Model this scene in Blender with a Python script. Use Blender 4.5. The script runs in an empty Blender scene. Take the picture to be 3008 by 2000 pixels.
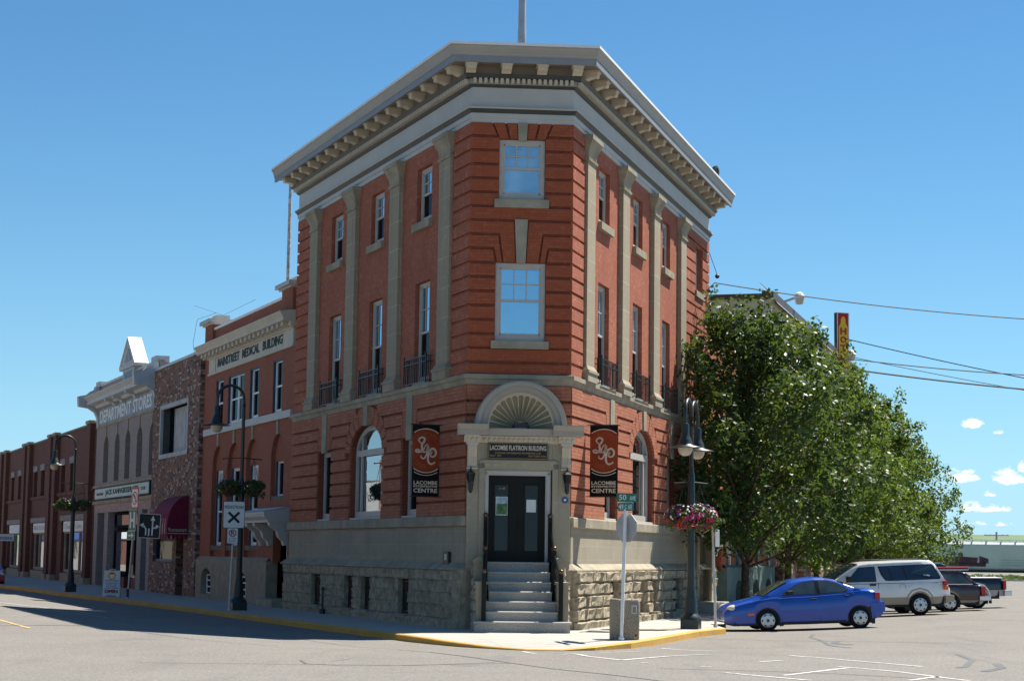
import bpy, bmesh, math, random
from mathutils import Matrix, Vector
random.seed(7)
R = math.radians
S = bpy.context.scene
COL = S.collection

# ------------------------------------------------------------------ camera
CF, CP, CR = 5568.74, 0.1122, -0.014
cam = bpy.data.cameras.new("camera")
camo = bpy.data.objects.new("camera", cam); COL.objects.link(camo)
cam.sensor_fit = 'HORIZONTAL'; cam.sensor_width = 36.0
cam.lens = CF / 3008.0 * 36.0
cam.clip_start = 0.5; cam.clip_end = 12000
_c, _s = math.cos(CP), math.sin(CP)
_fw = Vector((0, _c, _s)); _u0 = Vector((0, -_s, _c)); _x0 = Vector((1, 0, 0))
_rt = _x0 * math.cos(CR) - _u0 * math.sin(CR)
_up = _x0 * math.sin(CR) + _u0 * math.cos(CR)
M = Matrix.Identity(4)
for i in range(3):
    M[i][0] = _rt[i]; M[i][1] = _up[i]; M[i][2] = -_fw[i]
M.translation = (0, 0, 2.0)
camo.matrix_world = M
S.camera = camo

# ------------------------------------------------------------------ sun, sky, exposure
SUN_AZ, SUN_EL = 41.5, 57.5        # azimuth from +X towards +Y
sd = Vector((math.cos(R(SUN_AZ)) * math.cos(R(SUN_EL)), math.sin(R(SUN_AZ)) * math.cos(R(SUN_EL)), math.sin(R(SUN_EL))))
sun = bpy.data.lights.new("sun", 'SUN'); sun.energy = 5.0; sun.angle = R(0.53); sun.color = (1.0, 0.95, 0.86)
suno = bpy.data.objects.new("sun", sun); COL.objects.link(suno)
suno.rotation_euler = (-sd).to_track_quat('-Z', 'Y').to_euler()
suno.location = (30, 30, 60)
W = bpy.data.worlds.new("World"); S.world = W; W.use_nodes = True
nt = W.node_tree; nt.nodes.clear()
def N(t, **k):
    n = nt.nodes.new(t)
    for a, b in k.items(): setattr(n, a, b)
    return n
wo = N('ShaderNodeOutputWorld'); bg = N('ShaderNodeBackground')
sky = N('ShaderNodeTexSky', sky_type='NISHITA', sun_disc=False)
sky.sun_elevation = R(SUN_EL); sky.sun_rotation = R(90 - SUN_AZ)
sky.altitude = 850; sky.air_density = 1.0; sky.dust_density = 0.1; sky.ozone_density = 3.0
bg.inputs['Strength'].default_value = 0.054
hs = N('ShaderNodeHueSaturation'); hs.inputs['Saturation'].default_value = 1.12
nt.links.new(sky.outputs[0], hs.inputs['Color'])
tint = N('ShaderNodeMixRGB', blend_type='MULTIPLY'); tint.inputs[0].default_value = 1; tint.inputs[2].default_value = (.68, 1.03, 1.12, 1)
nt.links.new(hs.outputs[0], tint.inputs[1])
# small fair-weather clouds low in the sky, as soft noisy ellipses in direction space
tc = N('ShaderNodeTexCoord'); sep = N('ShaderNodeSeparateXYZ'); nt.links.new(tc.outputs['Generated'], sep.inputs[0])
def Mt(op, a, b=None, c=None):
    m = N('ShaderNodeMath', operation=op)
    for i, v in enumerate((a, b, c)):
        if v is None: continue
        if isinstance(v, (int, float)): m.inputs[i].default_value = v
        else: nt.links.new(v, m.inputs[i])
    return m.outputs[0]
azn = Mt('DIVIDE', sep.outputs[0], sep.outputs[1]); eln = Mt('DIVIDE', sep.outputs[2], sep.outputs[1])
cx = N('ShaderNodeCombineXYZ'); nt.links.new(azn, cx.inputs[0]); nt.links.new(Mt('MULTIPLY', eln, 1.6), cx.inputs[1])
nz = N('ShaderNodeTexNoise'); nz.inputs['Scale'].default_value = 170; nz.inputs['Detail'].default_value = 6; nz.inputs['Roughness'].default_value = 0.62
nt.links.new(cx.outputs[0], nz.inputs['Vector'])
# paler blue air towards the horizon
hz = N('ShaderNodeMixRGB'); nt.links.new(Mt('MULTIPLY', Mt('POWER', 2.718, Mt('MULTIPLY', Mt('ABSOLUTE', sep.outputs[2]), -11.0)), .85), hz.inputs[0])
nt.links.new(tint.outputs[0], hz.inputs[1]); hz.inputs[2].default_value = (4.6, 7.6, 10.3, 1); skyc = hz.outputs[0]
front = Mt('GREATER_THAN', sep.outputs[1], 0.05)
mask = None
# (tan azimuth, tan elevation of flat base, half width, height, strength)
for a, e, w, h, st in [(a_, e_, w_ * 1.15, h_ * 1.15, s_) for a_, e_, w_, h_, s_ in [(.2443, .0712, .0063, .0058, 1.0), (.2385, .0428, .0105, .0060, 1.0), (.2628, .0424, .0098, .0074, 1.05), (.2722, .0476, .006, .0064, .9),
                       (.2520, .0346, .0046, .0026, .7), (.2440, .0268, .0085, .0044, .9), (.2525, .0266, .0062, .0034, .9), (.2600, .0266, .0060, .0022, .7),
                       (.2420, .0192, .0090, .0020, .6), (.2590, .0188, .0080, .0018, .55), (.2575, .0670, .0060, .0030, .28), (.292, .040, .012, .007, 1), (.31, .06, .012, .007, 1),
                       (-.35, .05, .02, .008, 1), (.40, .08, .03, .012, 1), (.052, .119, .05, .010, .05), (-.17, .085, .06, .010, .05)]]:
    dx = Mt('DIVIDE', Mt('SUBTRACT', azn, a), w)
    dy0 = Mt('DIVIDE', Mt('SUBTRACT', eln, e), h)
    dy = Mt('MAXIMUM', dy0, Mt('MULTIPLY', dy0, -2.6))
    d = Mt('SQRT', Mt('ADD', Mt('MULTIPLY', dx, dx), Mt('MULTIPLY', dy, dy)))
    k = Mt('MULTIPLY', Mt('MAXIMUM', Mt('SUBTRACT', 1.0, d), 0.0), st)
    mask = k if mask is None else Mt('MAXIMUM', mask, k)
md = Mt('MULTIPLY', Mt('ADD', Mt('MULTIPLY', mask, 1.5), Mt('MULTIPLY', Mt('SUBTRACT', nz.outputs[0], .56), 3.2)), Mt('MINIMUM', Mt('MULTIPLY', mask, 6.0), 1.0))
mr = N('ShaderNodeMapRange'); mr.inputs['From Min'].default_value = 0.12; mr.inputs['From Max'].default_value = 0.75
nt.links.new(Mt('MULTIPLY', md, front), mr.inputs['Value'])
mixc = N('ShaderNodeMixRGB'); nt.links.new(mr.outputs[0], mixc.inputs[0]); nt.links.new(skyc, mixc.inputs[1])
mixc.inputs[2].default_value = (11.5, 11.5, 11.2, 1)
nt.links.new(mixc.outputs[0], bg.inputs['Color']); nt.links.new(bg.outputs[0], wo.inputs[0])
S.view_settings.view_transform = 'Standard'; S.view_settings.look = 'None'
S.view_settings.exposure = 0.97; S.view_settings.gamma = 1.0
try:
    S.cycles.max_bounces = 6; S.cycles.transparent_max_bounces = 8
except Exception: pass

# ------------------------------------------------------------------ materials
MATS = {}
def newmat(name):
    m = bpy.data.materials.new(name); m.use_nodes = True; t = m.node_tree
    b = t.nodes['Principled BSDF']; MATS[name] = m
    return m, t, b
def objvec(t, mode='obj'):
    c = t.nodes.new('ShaderNodeTexCoord'); return c.outputs['Object']
def brickvec(t):
    """(x+y, z) of the object frame, so jambs and fronts both carry level courses"""
    s = t.nodes.new('ShaderNodeSeparateXYZ'); t.links.new(objvec(t), s.inputs[0])
    a = t.nodes.new('ShaderNodeMath'); t.links.new(s.outputs[0], a.inputs[0]); t.links.new(s.outputs[1], a.inputs[1])
    c = t.nodes.new('ShaderNodeCombineXYZ'); t.links.new(a.outputs[0], c.inputs[0]); t.links.new(s.outputs[2], c.inputs[1])
    return c.outputs[0]
def noise(t, vec, scale, detail=4, rough=.55):
    n = t.nodes.new('ShaderNodeTexNoise'); n.inputs['Scale'].default_value = scale; n.inputs['Detail'].default_value = detail; n.inputs['Roughness'].default_value = rough
    t.links.new(vec, n.inputs['Vector']); return n.outputs[0]
def mixrgb(t, f, a, b, bt='MIX'):
    m = t.nodes.new('ShaderNodeMixRGB'); m.blend_type = bt
    for i, v in ((0, f), (1, a), (2, b)):
        if isinstance(v, (int, float)): m.inputs[i].default_value = v
        elif isinstance(v, tuple): m.inputs[i].default_value = (*v, 1) if len(v) == 3 else v
        else: t.links.new(v, m.inputs[i])
    return m.outputs[0]
def ramp(t, f, p0, p1):
    m = t.nodes.new('ShaderNodeMapRange'); m.inputs['From Min'].default_value = p0; m.inputs['From Max'].default_value = p1
    t.links.new(f, m.inputs['Value']); return m.outputs[0]
def bump(t, b, h, strength, dist=.02):
    n = t.nodes.new('ShaderNodeBump'); n.inputs['Strength'].default_value = strength; n.inputs['Distance'].default_value = dist
    t.links.new(h, n.inputs['Height']); t.links.new(n.outputs[0], b.inputs['Normal'])
def plain(name, col, rough=.7, spec=.3, metal=0, var=.12, nscale=3.0, bmp=0, bscale=40, stain=0.0):
    m, t, b = newmat(name); v = objvec(t)
    n1 = noise(t, v, nscale); dark = tuple(c * (1 - var * 2) for c in col); lite = tuple(min(1, c * (1 + var)) for c in col)
    c = mixrgb(t, ramp(t, n1, .3, .7), dark, lite)
    if stain:
        c = mixrgb(t, ramp(t, noise(t, v, .9, 6, .7), .52, .78), c, tuple(x * (1 - stain) for x in col))
    t.links.new(c, b.inputs['Base Color'])
    b.inputs['Roughness'].default_value = rough; b.inputs['Metallic'].default_value = metal
    b.inputs['Specular IOR Level'].default_value = spec
    if bmp: bump(t, b, noise(t, v, bscale, 3), bmp)
    return m
def brick(name, c1, c2, mortar, bw=.235, rh=.08, ms=.008, sq=.15, var=.3, rough=.85, bmp=.5, blotch=.25, offset=.5):
    m, t, b = newmat(name); v = brickvec(t)
    k = t.nodes.new('ShaderNodeTexBrick'); t.links.new(v, k.inputs['Vector'])
    k.inputs['Scale'].default_value = 1; k.inputs['Brick Width'].default_value = bw; k.inputs['Row Height'].default_value = rh
    k.inputs['Mortar Size'].default_value = ms; k.inputs['Mortar Smooth'].default_value = .2; k.inputs['Bias'].default_value = 0
    k.offset = offset
    k.inputs['Color1'].default_value = (*c1, 1); k.inputs['Color2'].default_value = (*c2, 1); k.inputs['Mortar'].default_value = (*mortar, 1)
    ov = objvec(t)
    c = mixrgb(t, ramp(t, noise(t, ov, .7, 6, .65), .35, .75), k.outputs[0], tuple(x * (1 - blotch) for x in c1))
    c = mixrgb(t, ramp(t, noise(t, ov, 6, 4, .6), .55, .8), c, tuple(min(1, x * 1.25 + .03) for x in c2))
    mp = t.nodes.new('ShaderNodeMapping'); t.links.new(ov, mp.inputs[0]); mp.inputs['Scale'].default_value = (2.2, 2.2, .16)
    c = mixrgb(t, ramp(t, noise(t, mp.outputs[0], 1.0, 5, .65), .52, .80), c, mixrgb(t, .34, c, tuple(x * .45 for x in c1)))
    t.links.new(c, b.inputs['Base Color']); b.inputs['Roughness'].default_value = rough; b.inputs['Specular IOR Level'].default_value = .2
    iv = t.nodes.new('ShaderNodeMath'); iv.operation = 'SUBTRACT'; iv.inputs[0].default_value = 1; t.links.new(k.outputs[1], iv.inputs[1])
    bump(t, b, iv.outputs[0], bmp, .012)
    return m
brick('brick_upper', (.39, .098, .042), (.305, .073, .034), (.22, .072, .040), ms=.010, bmp=.3, blotch=.16)
brick('brick_pressed', (.375, .114, .065), (.455, .154, .088), (.23, .095, .058), ms=.010, bmp=.4, blotch=.22)
brick('brick_ground', (.47, .180, .102), (.36, .110, .061), (.21, .105, .068), bw=.30, rh=.098, ms=.012, bmp=.6)
brick('brick_joint', (.28, .085, .052), (.22, .065, .042), (.15, .055, .04), bw=.30, rh=.098, ms=.012)
brick('brick_medical', (.34, .116, .068), (.285, .094, .057), (.26, .10, .07), bmp=.2, ms=.006)
brick('brick_speckle_base', (.14, .055, .042), (.24, .10, .078), (.12, .07, .06), bw=.28, rh=.11, ms=.012)
brick('brick_store', (.36, .31, .28), (.29, .25, .23), (.22, .18, .17), bw=.3, rh=.1, ms=.012, bmp=.4)
brick('brick_brown', (.17, .070, .050), (.13, .055, .042), (.09, .05, .04), bw=.3, rh=.1, ms=.01)
brick('stone_ashlar', (.37, .322, .235), (.31, .275, .21), (.45, .40, .315), bw=.95, rh=.375, ms=.007, bmp=.15, blotch=.18, rough=.9)
brick('stone_portal', (.375, .33, .235), (.35, .31, .225), (.43, .39, .30), bw=2.0, rh=.62, ms=.006, bmp=.1, blotch=.12, rough=.9)
brick('stone_pilaster', (.355, .298, .205), (.325, .278, .198), (.50, .46, .38), bw=4.0, rh=.86, ms=.011, bmp=.1, blotch=.12, rough=.9)
plain('stone_trim', (.35, .305, .222), .9, .2, var=.14, nscale=2, bmp=.2, bscale=60, stain=.22)
plain('stone_rough', (.40, .338, .24), .95, .1, var=.22, nscale=5, bmp=1.0, bscale=22, stain=.28)
plain('step_granite', (.42, .40, .36), .8, .3, var=.2, nscale=45, bmp=.3, bscale=90)
plain('paint_cream', (.54, .475, .37), .6, .3, var=.05, nscale=1.4, stain=.08)
plain('paint_cornice', (.36, .325, .275), .55, .3, var=.04, nscale=1.2, stain=.06)
plain('paint_frieze', (.47, .46, .425), .55, .3, var=.04, nscale=1.0)
plain('cornice_taupe', (.20, .172, .135), .6, .3, var=.06)  # bracket band and soffit, a darker tone than the brackets
plain('cornice_slate', (.24, .255, .265), .55, .3, var=.05)  # corona, greyer and bluer than the crown above it
plain('paint_dark_trim', (.035, .045, .043), .5, .4, var=.1)
plain('flashing_white', (.78, .78, .76), .5, .4, var=.03)
plain('window_paint', (.47, .44, .39), .5, .3, var=.04)
plain('window_blue_paint', (.03, .07, .13), .5, .3, var=.06)
plain('white_paint', (.74, .75, .74), .5, .4, var=.04, stain=.06)
plain('shell_flute', (.235, .205, .13), .8, .2, var=.1)
plain('black_paint', (.008, .010, .009), .5, .2, var=.1)
plain('black_iron', (.018, .020, .020), .45, .5, var=.15)
plain('bronze', (.16, .085, .04), .35, .5, metal=.7, var=.1)
plain('lamp_green', (.018, .028, .027), .38, .5, var=.1)
plain('galvanised', (.50, .50, .50), .5, .5, metal=.35, var=.06)
plain('weathered_pole', (.50, .47, .43), .8, .2, var=.3, nscale=6, bmp=.4)
plain('globe_glass', (.52, .44, .34), .3, .5, var=.04)
plain('sign_green', (.015, .16, .085), .5, .4, var=.05)
plain('sign_teal', (.02, .20, .19), .5, .4, var=.05)
plain('sign_white', (.68, .70, .68), .5, .3, var=.03)
plain('sign_black', (.012, .012, .013), .5, .3, var=.05)
plain('sign_orange', (.55, .10, .03), .55, .3, var=.06)
plain('sign_red', (.42, .02, .02), .5, .3, var=.05)
plain('sign_blue', (.03, .07, .30), .5, .3, var=.05)
plain('sign_yellow', (.80, .46, .03), .5, .3, var=.05)
plain('sign_back', (.40, .40, .40), .5, .4, metal=.3, var=.06)
plain('gold_letter', (.50, .33, .12), .5, .4, var=.06)
plain('letter_navy', (.02, .04, .05), .6, .2, var=.05)
plain('banner_red', (.27, .050, .022), .85, .1, var=.05)
plain('banner_black', (.012, .011, .011), .85, .1, var=.08)
plain('banner_cream', (.66, .58, .46), .85, .1, var=.04)
plain('banner_tan', (.33, .12, .04), .85, .1, var=.04)
plain('concrete_curb_end', (.46, .44, .40), .9, .1, var=.1, bmp=.3)
plain('aggregate', (.36, .31, .24), .9, .15, var=.32, nscale=38, bmp=.8, bscale=55)
plain('stucco_base', (.33, .28, .205), .95, .1, var=.1, bmp=.3)
plain('stucco_teal', (.13, .19, .18), .9, .15, var=.08, bmp=.2)
plain('stucco_cream', (.56, .48, .36), .9, .15, var=.06, bmp=.2, stain=.1)
plain('brown_metal', (.075, .05, .04), .5, .4, var=.1)
plain('grey_metal', (.36, .37, .38), .45, .5, metal=.3, var=.08)
plain('awning_cloth', (.17, .014, .040), .75, .2, var=.08)
plain('awning_pale', (.42, .30, .26), .8, .2, var=.2, nscale=5)  # paler tone for the awning front and the shop fascia
plain('roof_gravel', (.25, .24, .23), .95, .1, var=.15, nscale=12)
plain('bark', (.105, .078, .055), .95, .1, var=.3, nscale=7, bmp=.9, bscale=14)
plain('petal_magenta', (.48, .012, .10), .6, .2, var=.2, nscale=20)
plain('petal_red', (.50, .015, .03), .6, .2, var=.2, nscale=20)
plain('petal_white', (.75, .73, .70), .6, .2, var=.05, nscale=20)
plain('petal_purple', (.16, .03, .22), .6, .2, var=.2, nscale=20)
plain('rubber', (.012, .012, .012), .8, .2, var=.15, nscale=12)
plain('hubcap', (.55, .56, .57), .3, .5, metal=.75, var=.06)
plain('chrome', (.6, .6, .6), .18, .5, metal=.9, var=.03)
plain('trim_black', (.015, .015, .017), .55, .4, var=.1)
plain('tail_red', (.45, .012, .015), .2, .5, var=.05)
plain('lamp_amber', (.75, .16, .01), .25, .5, var=.05)
plain('lamp_clear', (.62, .60, .52), .12, .5, var=.04)
plain('rail_white', (.62, .63, .63), .6, .3, var=.05, nscale=.3, stain=.12)
plain('rail_dark', (.05, .045, .045), .7, .2, var=.2)
plain('graffiti_maroon', (.13, .06, .08), .7, .2, var=.2)
plain('graffiti_blue', (.10, .24, .45), .7, .2, var=.1)
plain('shed_blue', (.10, .33, .50), .6, .3, var=.1)
plain('grass_verge', (.15, .19, .055), .95, .1, var=.3, nscale=1.2, bmp=.6, bscale=8)
plain('board_panel', (.44, .44, .43), .8, .2, var=.12, nscale=2)
plain('store_band', (.30, .36, .41), .8, .2, var=.12, nscale=2)
plain('store_sign', (.50, .60, .52), .6, .3, var=.05)
plain('store_trim', (.46, .475, .47), .6, .3, var=.06, stain=.12)
plain('stone_block', (.30, .29, .27), .95, .1, var=.25, nscale=9, bmp=.8, bscale=12)
plain('maroon_post', (.16, .05, .04), .7, .2, var=.1)
plain('reveal_grey', (.10, .105, .11), .8, .2, var=.1)
plain('interior_dark', (.012, .012, .012), .9, .1, var=.2, nscale=.7)
plain('poster_green', (.10, .22, .08), .5, .3, var=.4, nscale=9)
plain('poster_sky', (.35, .50, .55), .5, .3, var=.2, nscale=9)
plain('curtain', (.50, .52, .50), .8, .2, var=.2, nscale=5)

def glass(name, base, refl, rough=.02, tint=(.92, .96, 1.0), grz=1.0):
    m = bpy.data.materials.new(name); m.use_nodes = True; t = m.node_tree; t.nodes.clear(); MATS[name] = m
    o = t.nodes.new('ShaderNodeOutputMaterial'); d = t.nodes.new('ShaderNodeBsdfDiffuse'); g = t.nodes.new('ShaderNodeBsdfGlossy'); x = t.nodes.new('ShaderNodeMixShader')
    c = t.nodes.new('ShaderNodeTexCoord')
    n = t.nodes.new('ShaderNodeTexNoise'); n.inputs['Scale'].default_value = 1.3; t.links.new(c.outputs['Object'], n.inputs['Vector'])
    mm = mixrgb(t, ramp(t, n.outputs[0], .3, .7), tuple(q * .5 for q in base), tuple(q * 1.4 for q in base)); t.links.new(mm, d.inputs['Color'])
    g.inputs['Color'].default_value = (*tint, 1); g.inputs['Roughness'].default_value = rough
    bm_ = t.nodes.new('ShaderNodeBump'); bm_.inputs['Strength'].default_value = .02; bm_.inputs['Distance'].default_value = .05
    t.links.new(n.outputs[0], bm_.inputs['Height']); t.links.new(bm_.outputs[0], g.inputs['Normal'])
    l = t.nodes.new('ShaderNodeLayerWeight'); l.inputs['Blend'].default_value = .5
    pw = t.nodes.new('ShaderNodeMath'); pw.operation = 'POWER'; t.links.new(l.outputs['Facing'], pw.inputs[0]); pw.inputs[1].default_value = 3.5
    a = t.nodes.new('ShaderNodeMath'); a.operation = 'MULTIPLY_ADD'; t.links.new(pw.outputs[0], a.inputs[0]); a.inputs[1].default_value = (1 - refl) * grz; a.inputs[2].default_value = refl; a.use_clamp = True
    t.links.new(a.outputs[0], x.inputs[0]); t.links.new(d.outputs[0], x.inputs[1]); t.links.new(g.outputs[0], x.inputs[2]); t.links.new(x.outputs[0], o.inputs[0])
    return m
glass('pane_mirror', (.05, .08, .11), .62, tint=(.55, .82, 1.0))
glass('pane_blind', (.22, .30, .35), .40, tint=(.6, .85, 1.0))
glass('pane_dark', (.006, .008, .009), .028, grz=.20)
glass('pane_shop', (.02, .03, .035), .30)
glass('car_glass', (.10, .118, .105), .10)
glass('car_glass_tint', (.012, .020, .038), .07)

def paint(name, col, rough=.28):
    m, t, b = newmat(name)
    b.inputs['Base Color'].default_value = (*col, 1); b.inputs['Roughness'].default_value = rough
    n = noise(t, objvec(t), 2.2, 5); c = mixrgb(t, ramp(t, n, .3, .8), col, tuple(x * .82 for x in col)); t.links.new(c, b.inputs['Base Color'])
    b.inputs['Coat Weight'].default_value = .7; b.inputs['Coat Roughness'].default_value = .06
    return m
paint('paint_blue', (.004, .070, .42)); paint('paint_white', (.84, .83, .80)); paint('paint_beige', (.36, .29, .215))
paint('paint_maroon', (.045, .020, .022)); paint('paint_navy', (.008, .012, .030)); paint('paint_silver', (.42, .42, .42)); paint('paint_red', (.42, .015, .02))

# speckled tapestry brick: random light and dark bricks
def speckle():
    m, t, b = newmat('brick_speckle'); v = brickvec(t)
    k = t.nodes.new('ShaderNodeTexBrick'); t.links.new(v, k.inputs['Vector']); k.inputs['Scale'].default_value = 1
    k.inputs['Brick Width'].default_value = .30; k.inputs['Row Height'].default_value = .115; k.inputs['Mortar Size'].default_value = .012
    k.inputs['Color1'].default_value = (0, 0, 0, 1); k.inputs['Color2'].default_value = (1, 1, 1, 1); k.inputs['Mortar'].default_value = (.5, .5, .5, 1)
    cr = t.nodes.new('ShaderNodeValToRGB'); cr.color_ramp.interpolation = 'CONSTANT'
    e = cr.color_ramp.elements; e[0].position = 0; e[0].color = (.075, .038, .028, 1); e[1].position = .18; e[1].color = (.20, .088, .052, 1)
    for p, c in ((.5, (.26, .118, .07)), (.70, (.17, .105, .08)), (.86, (.36, .30, .26))):
        x = e.new(p); x.color = (*c, 1)
    t.links.new(k.outputs[0], cr.inputs[0])
    c = mixrgb(t, k.outputs[1], cr.outputs[0], (.14, .095, .07)); t.links.new(c, b.inputs['Base Color']); b.inputs['Roughness'].default_value = .9
    iv = t.nodes.new('ShaderNodeMath'); iv.operation = 'SUBTRACT'; iv.inputs[0].default_value = 1; t.links.new(k.outputs[1], iv.inputs[1]); bump(t, b, iv.outputs[0], .5, .012)
speckle()

# asphalt: worn grey, fine grain, long cracks and tar lines
def asphalt():
    m, t, b = newmat('asphalt'); v = objvec(t)
    n = noise(t, v, .35, 6, .6); g = noise(t, v, 24, 3, .7); f = noise(t, v, 70, 2, .8)
    c = mixrgb(t, ramp(t, n, .3, .7), (.180, .166, .147), (.226, .209, .185))
    c = mixrgb(t, ramp(t, g, .42, .66), c, (.13, .12, .108)); c = mixrgb(t, ramp(t, noise(t, v, 17, 2, .6), .58, .74), c, (.33, .30, .262))
    c = mixrgb(t, ramp(t, f, .60, .80), c, (.42, .385, .34))
    d = noise(t, v, .9, 5, .7); mp = t.nodes.new('ShaderNodeMapping'); t.links.new(v, mp.inputs[0]); mp.inputs['Scale'].default_value = (.11, .55, 1)
    vv = mixrgb(t, .12, mp.outputs[0], noise_col(t, v, .55))
    vo = t.nodes.new('ShaderNodeTexVoronoi'); vo.feature = 'DISTANCE_TO_EDGE'; vo.inputs['Scale'].default_value = 1.1; t.links.new(vv, vo.inputs['Vector'])
    crk = t.nodes.new('ShaderNodeMath'); crk.operation = 'LESS_THAN'; t.links.new(vo.outputs['Distance'], crk.inputs[0]); crk.inputs[1].default_value = .0028
    ck = t.nodes.new('ShaderNodeMath'); ck.operation = 'MULTIPLY'; t.links.new(crk.outputs[0], ck.inputs[0]); t.links.new(ramp(t, noise(t, v, .22, 3), .46, .60), ck.inputs[1])
    c = mixrgb(t, ck.outputs[0], c, (.085, .083, .085))
    mp2 = t.nodes.new('ShaderNodeMapping'); t.links.new(v, mp2.inputs[0]); mp2.inputs['Scale'].default_value = (.9, .12, 1)
    st = noise(t, mp2.outputs[0], 1.2, 5, .7)
    c = mixrgb(t, ramp(t, st, .54, .84), c, (.135, .126, .115)); c = mixrgb(t, ramp(t, noise(t, v, .5, 7, .75), .60, .68), c, mixrgb(t, .5, c, (.12, .115, .108)))
    t.links.new(c, b.inputs['Base Color']); b.inputs['Roughness'].default_value = .88; b.inputs['Specular IOR Level'].default_value = .25
    bump(t, b, g, .5, .02)
def noise_col(t, vec, scale):
    n = t.nodes.new('ShaderNodeTexNoise'); n.inputs['Scale'].default_value = scale; n.inputs['Detail'].default_value = 5; t.links.new(vec, n.inputs['Vector']); return n.outputs['Color']
asphalt()
def pavement():
    m, t, b = newmat('pavement'); v = objvec(t)
    n = noise(t, v, .8, 6, .6); g = noise(t, v, 22, 3, .7)
    c = mixrgb(t, ramp(t, n, .3, .72), (.36, .34, .295), (.44, .42, .37)); c = mixrgb(t, ramp(t, g, .4, .75), c, (.33, .31, .27))
    mp = t.nodes.new('ShaderNodeMapping'); mp.inputs['Rotation'].default_value = (0, 0, R(-16)); t.links.new(v, mp.inputs[0])
    k = t.nodes.new('ShaderNodeTexBrick'); k.offset = 0; k.inputs['Scale'].default_value = 1; k.inputs['Brick Width'].default_value = 1.5; k.inputs['Row Height'].default_value = 1.5; k.inputs['Mortar Size'].default_value = .010
    t.links.new(mp.outputs[0], k.inputs['Vector'])
    c = mixrgb(t, k.outputs[1], c, (.22, .21, .19)); t.links.new(c, b.inputs['Base Color']); b.inputs['Roughness'].default_value = .9
    bump(t, b, g, .25, .01)
pavement()
def chipped(name, col, under, lo, hi, sc=5):
    m, t, b = newmat(name); v = objvec(t)
    n = noise(t, v, sc, 7, .75); n2 = noise(t, v, .8, 3)
    c = mixrgb(t, ramp(t, n2, .35, .7), col, tuple(x * .8 for x in col))
    c = mixrgb(t, ramp(t, n, lo, hi), c, under); t.links.new(c, b.inputs['Base Color']); b.inputs['Roughness'].default_value = .8
    bump(t, b, n, .3, .02)
chipped('curb_yellow', (.62, .33, .035), (.34, .27, .15), .50, .62, 7)
chipped('mark_white', (.60, .59, .56), (.27, .245, .215), .50, .60, 9)
chipped('mark_yellow', (.62, .38, .10), (.27, .245, .215), .48, .58, 7)
chipped('tar', (.10, .10, .105), (.16, .15, .14), .55, .7, 4)
def hill():
    m, t, b = newmat('hill_field'); v = objvec(t)
    mp = t.nodes.new('ShaderNodeMapping'); t.links.new(v, mp.inputs[0]); mp.inputs['Scale'].default_value = (.004, .004, .06)
    n = noise(t, mp.outputs[0], 1.2, 6, .6); c = mixrgb(t, ramp(t, n, .35, .65), (.085, .14, .075), (.19, .24, .11)); t.links.new(c, b.inputs['Base Color']); b.inputs['Roughness'].default_value = 1
hill()
def leafmat(name, c1, c2, rough=.38, tr=.35):
    m = bpy.data.materials.new(name); m.use_nodes = True; t = m.node_tree; MATS[name] = m
    b = t.nodes['Principled BSDF']; g = t.nodes.new('ShaderNodeNewGeometry')
    c = mixrgb(t, g.outputs['Random Per Island'], c1, c2)
    n = noise(t, objvec(t), .55, 3); c = mixrgb(t, ramp(t, n, .35, .7), c, tuple(x * .72 for x in c1))
    t.links.new(c, b.inputs['Base Color']); b.inputs['Roughness'].default_value = rough; b.inputs['Specular IOR Level'].default_value = .34
    tl = t.nodes.new('ShaderNodeBsdfTranslucent'); c3 = mixrgb(t, .45, c, (.20, .28, .02)); t.links.new(c3, tl.inputs['Color'])
    x = t.nodes.new('ShaderNodeMixShader'); x.inputs[0].default_value = tr
    o = t.nodes['Material Output']; t.links.new(b.outputs[0], x.inputs[1]); t.links.new(tl.outputs[0], x.inputs[2]); t.links.new(x.outputs[0], o.inputs[0])
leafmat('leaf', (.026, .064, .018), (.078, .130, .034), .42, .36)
leafmat('leaf_sunlit', (.062, .116, .020), (.155, .212, .036), .48, .46)  # sunlit look of the farther crowns put into a brighter leaf colour
leafmat('leaf_basket', (.05, .09, .03), (.12, .17, .06))

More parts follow.
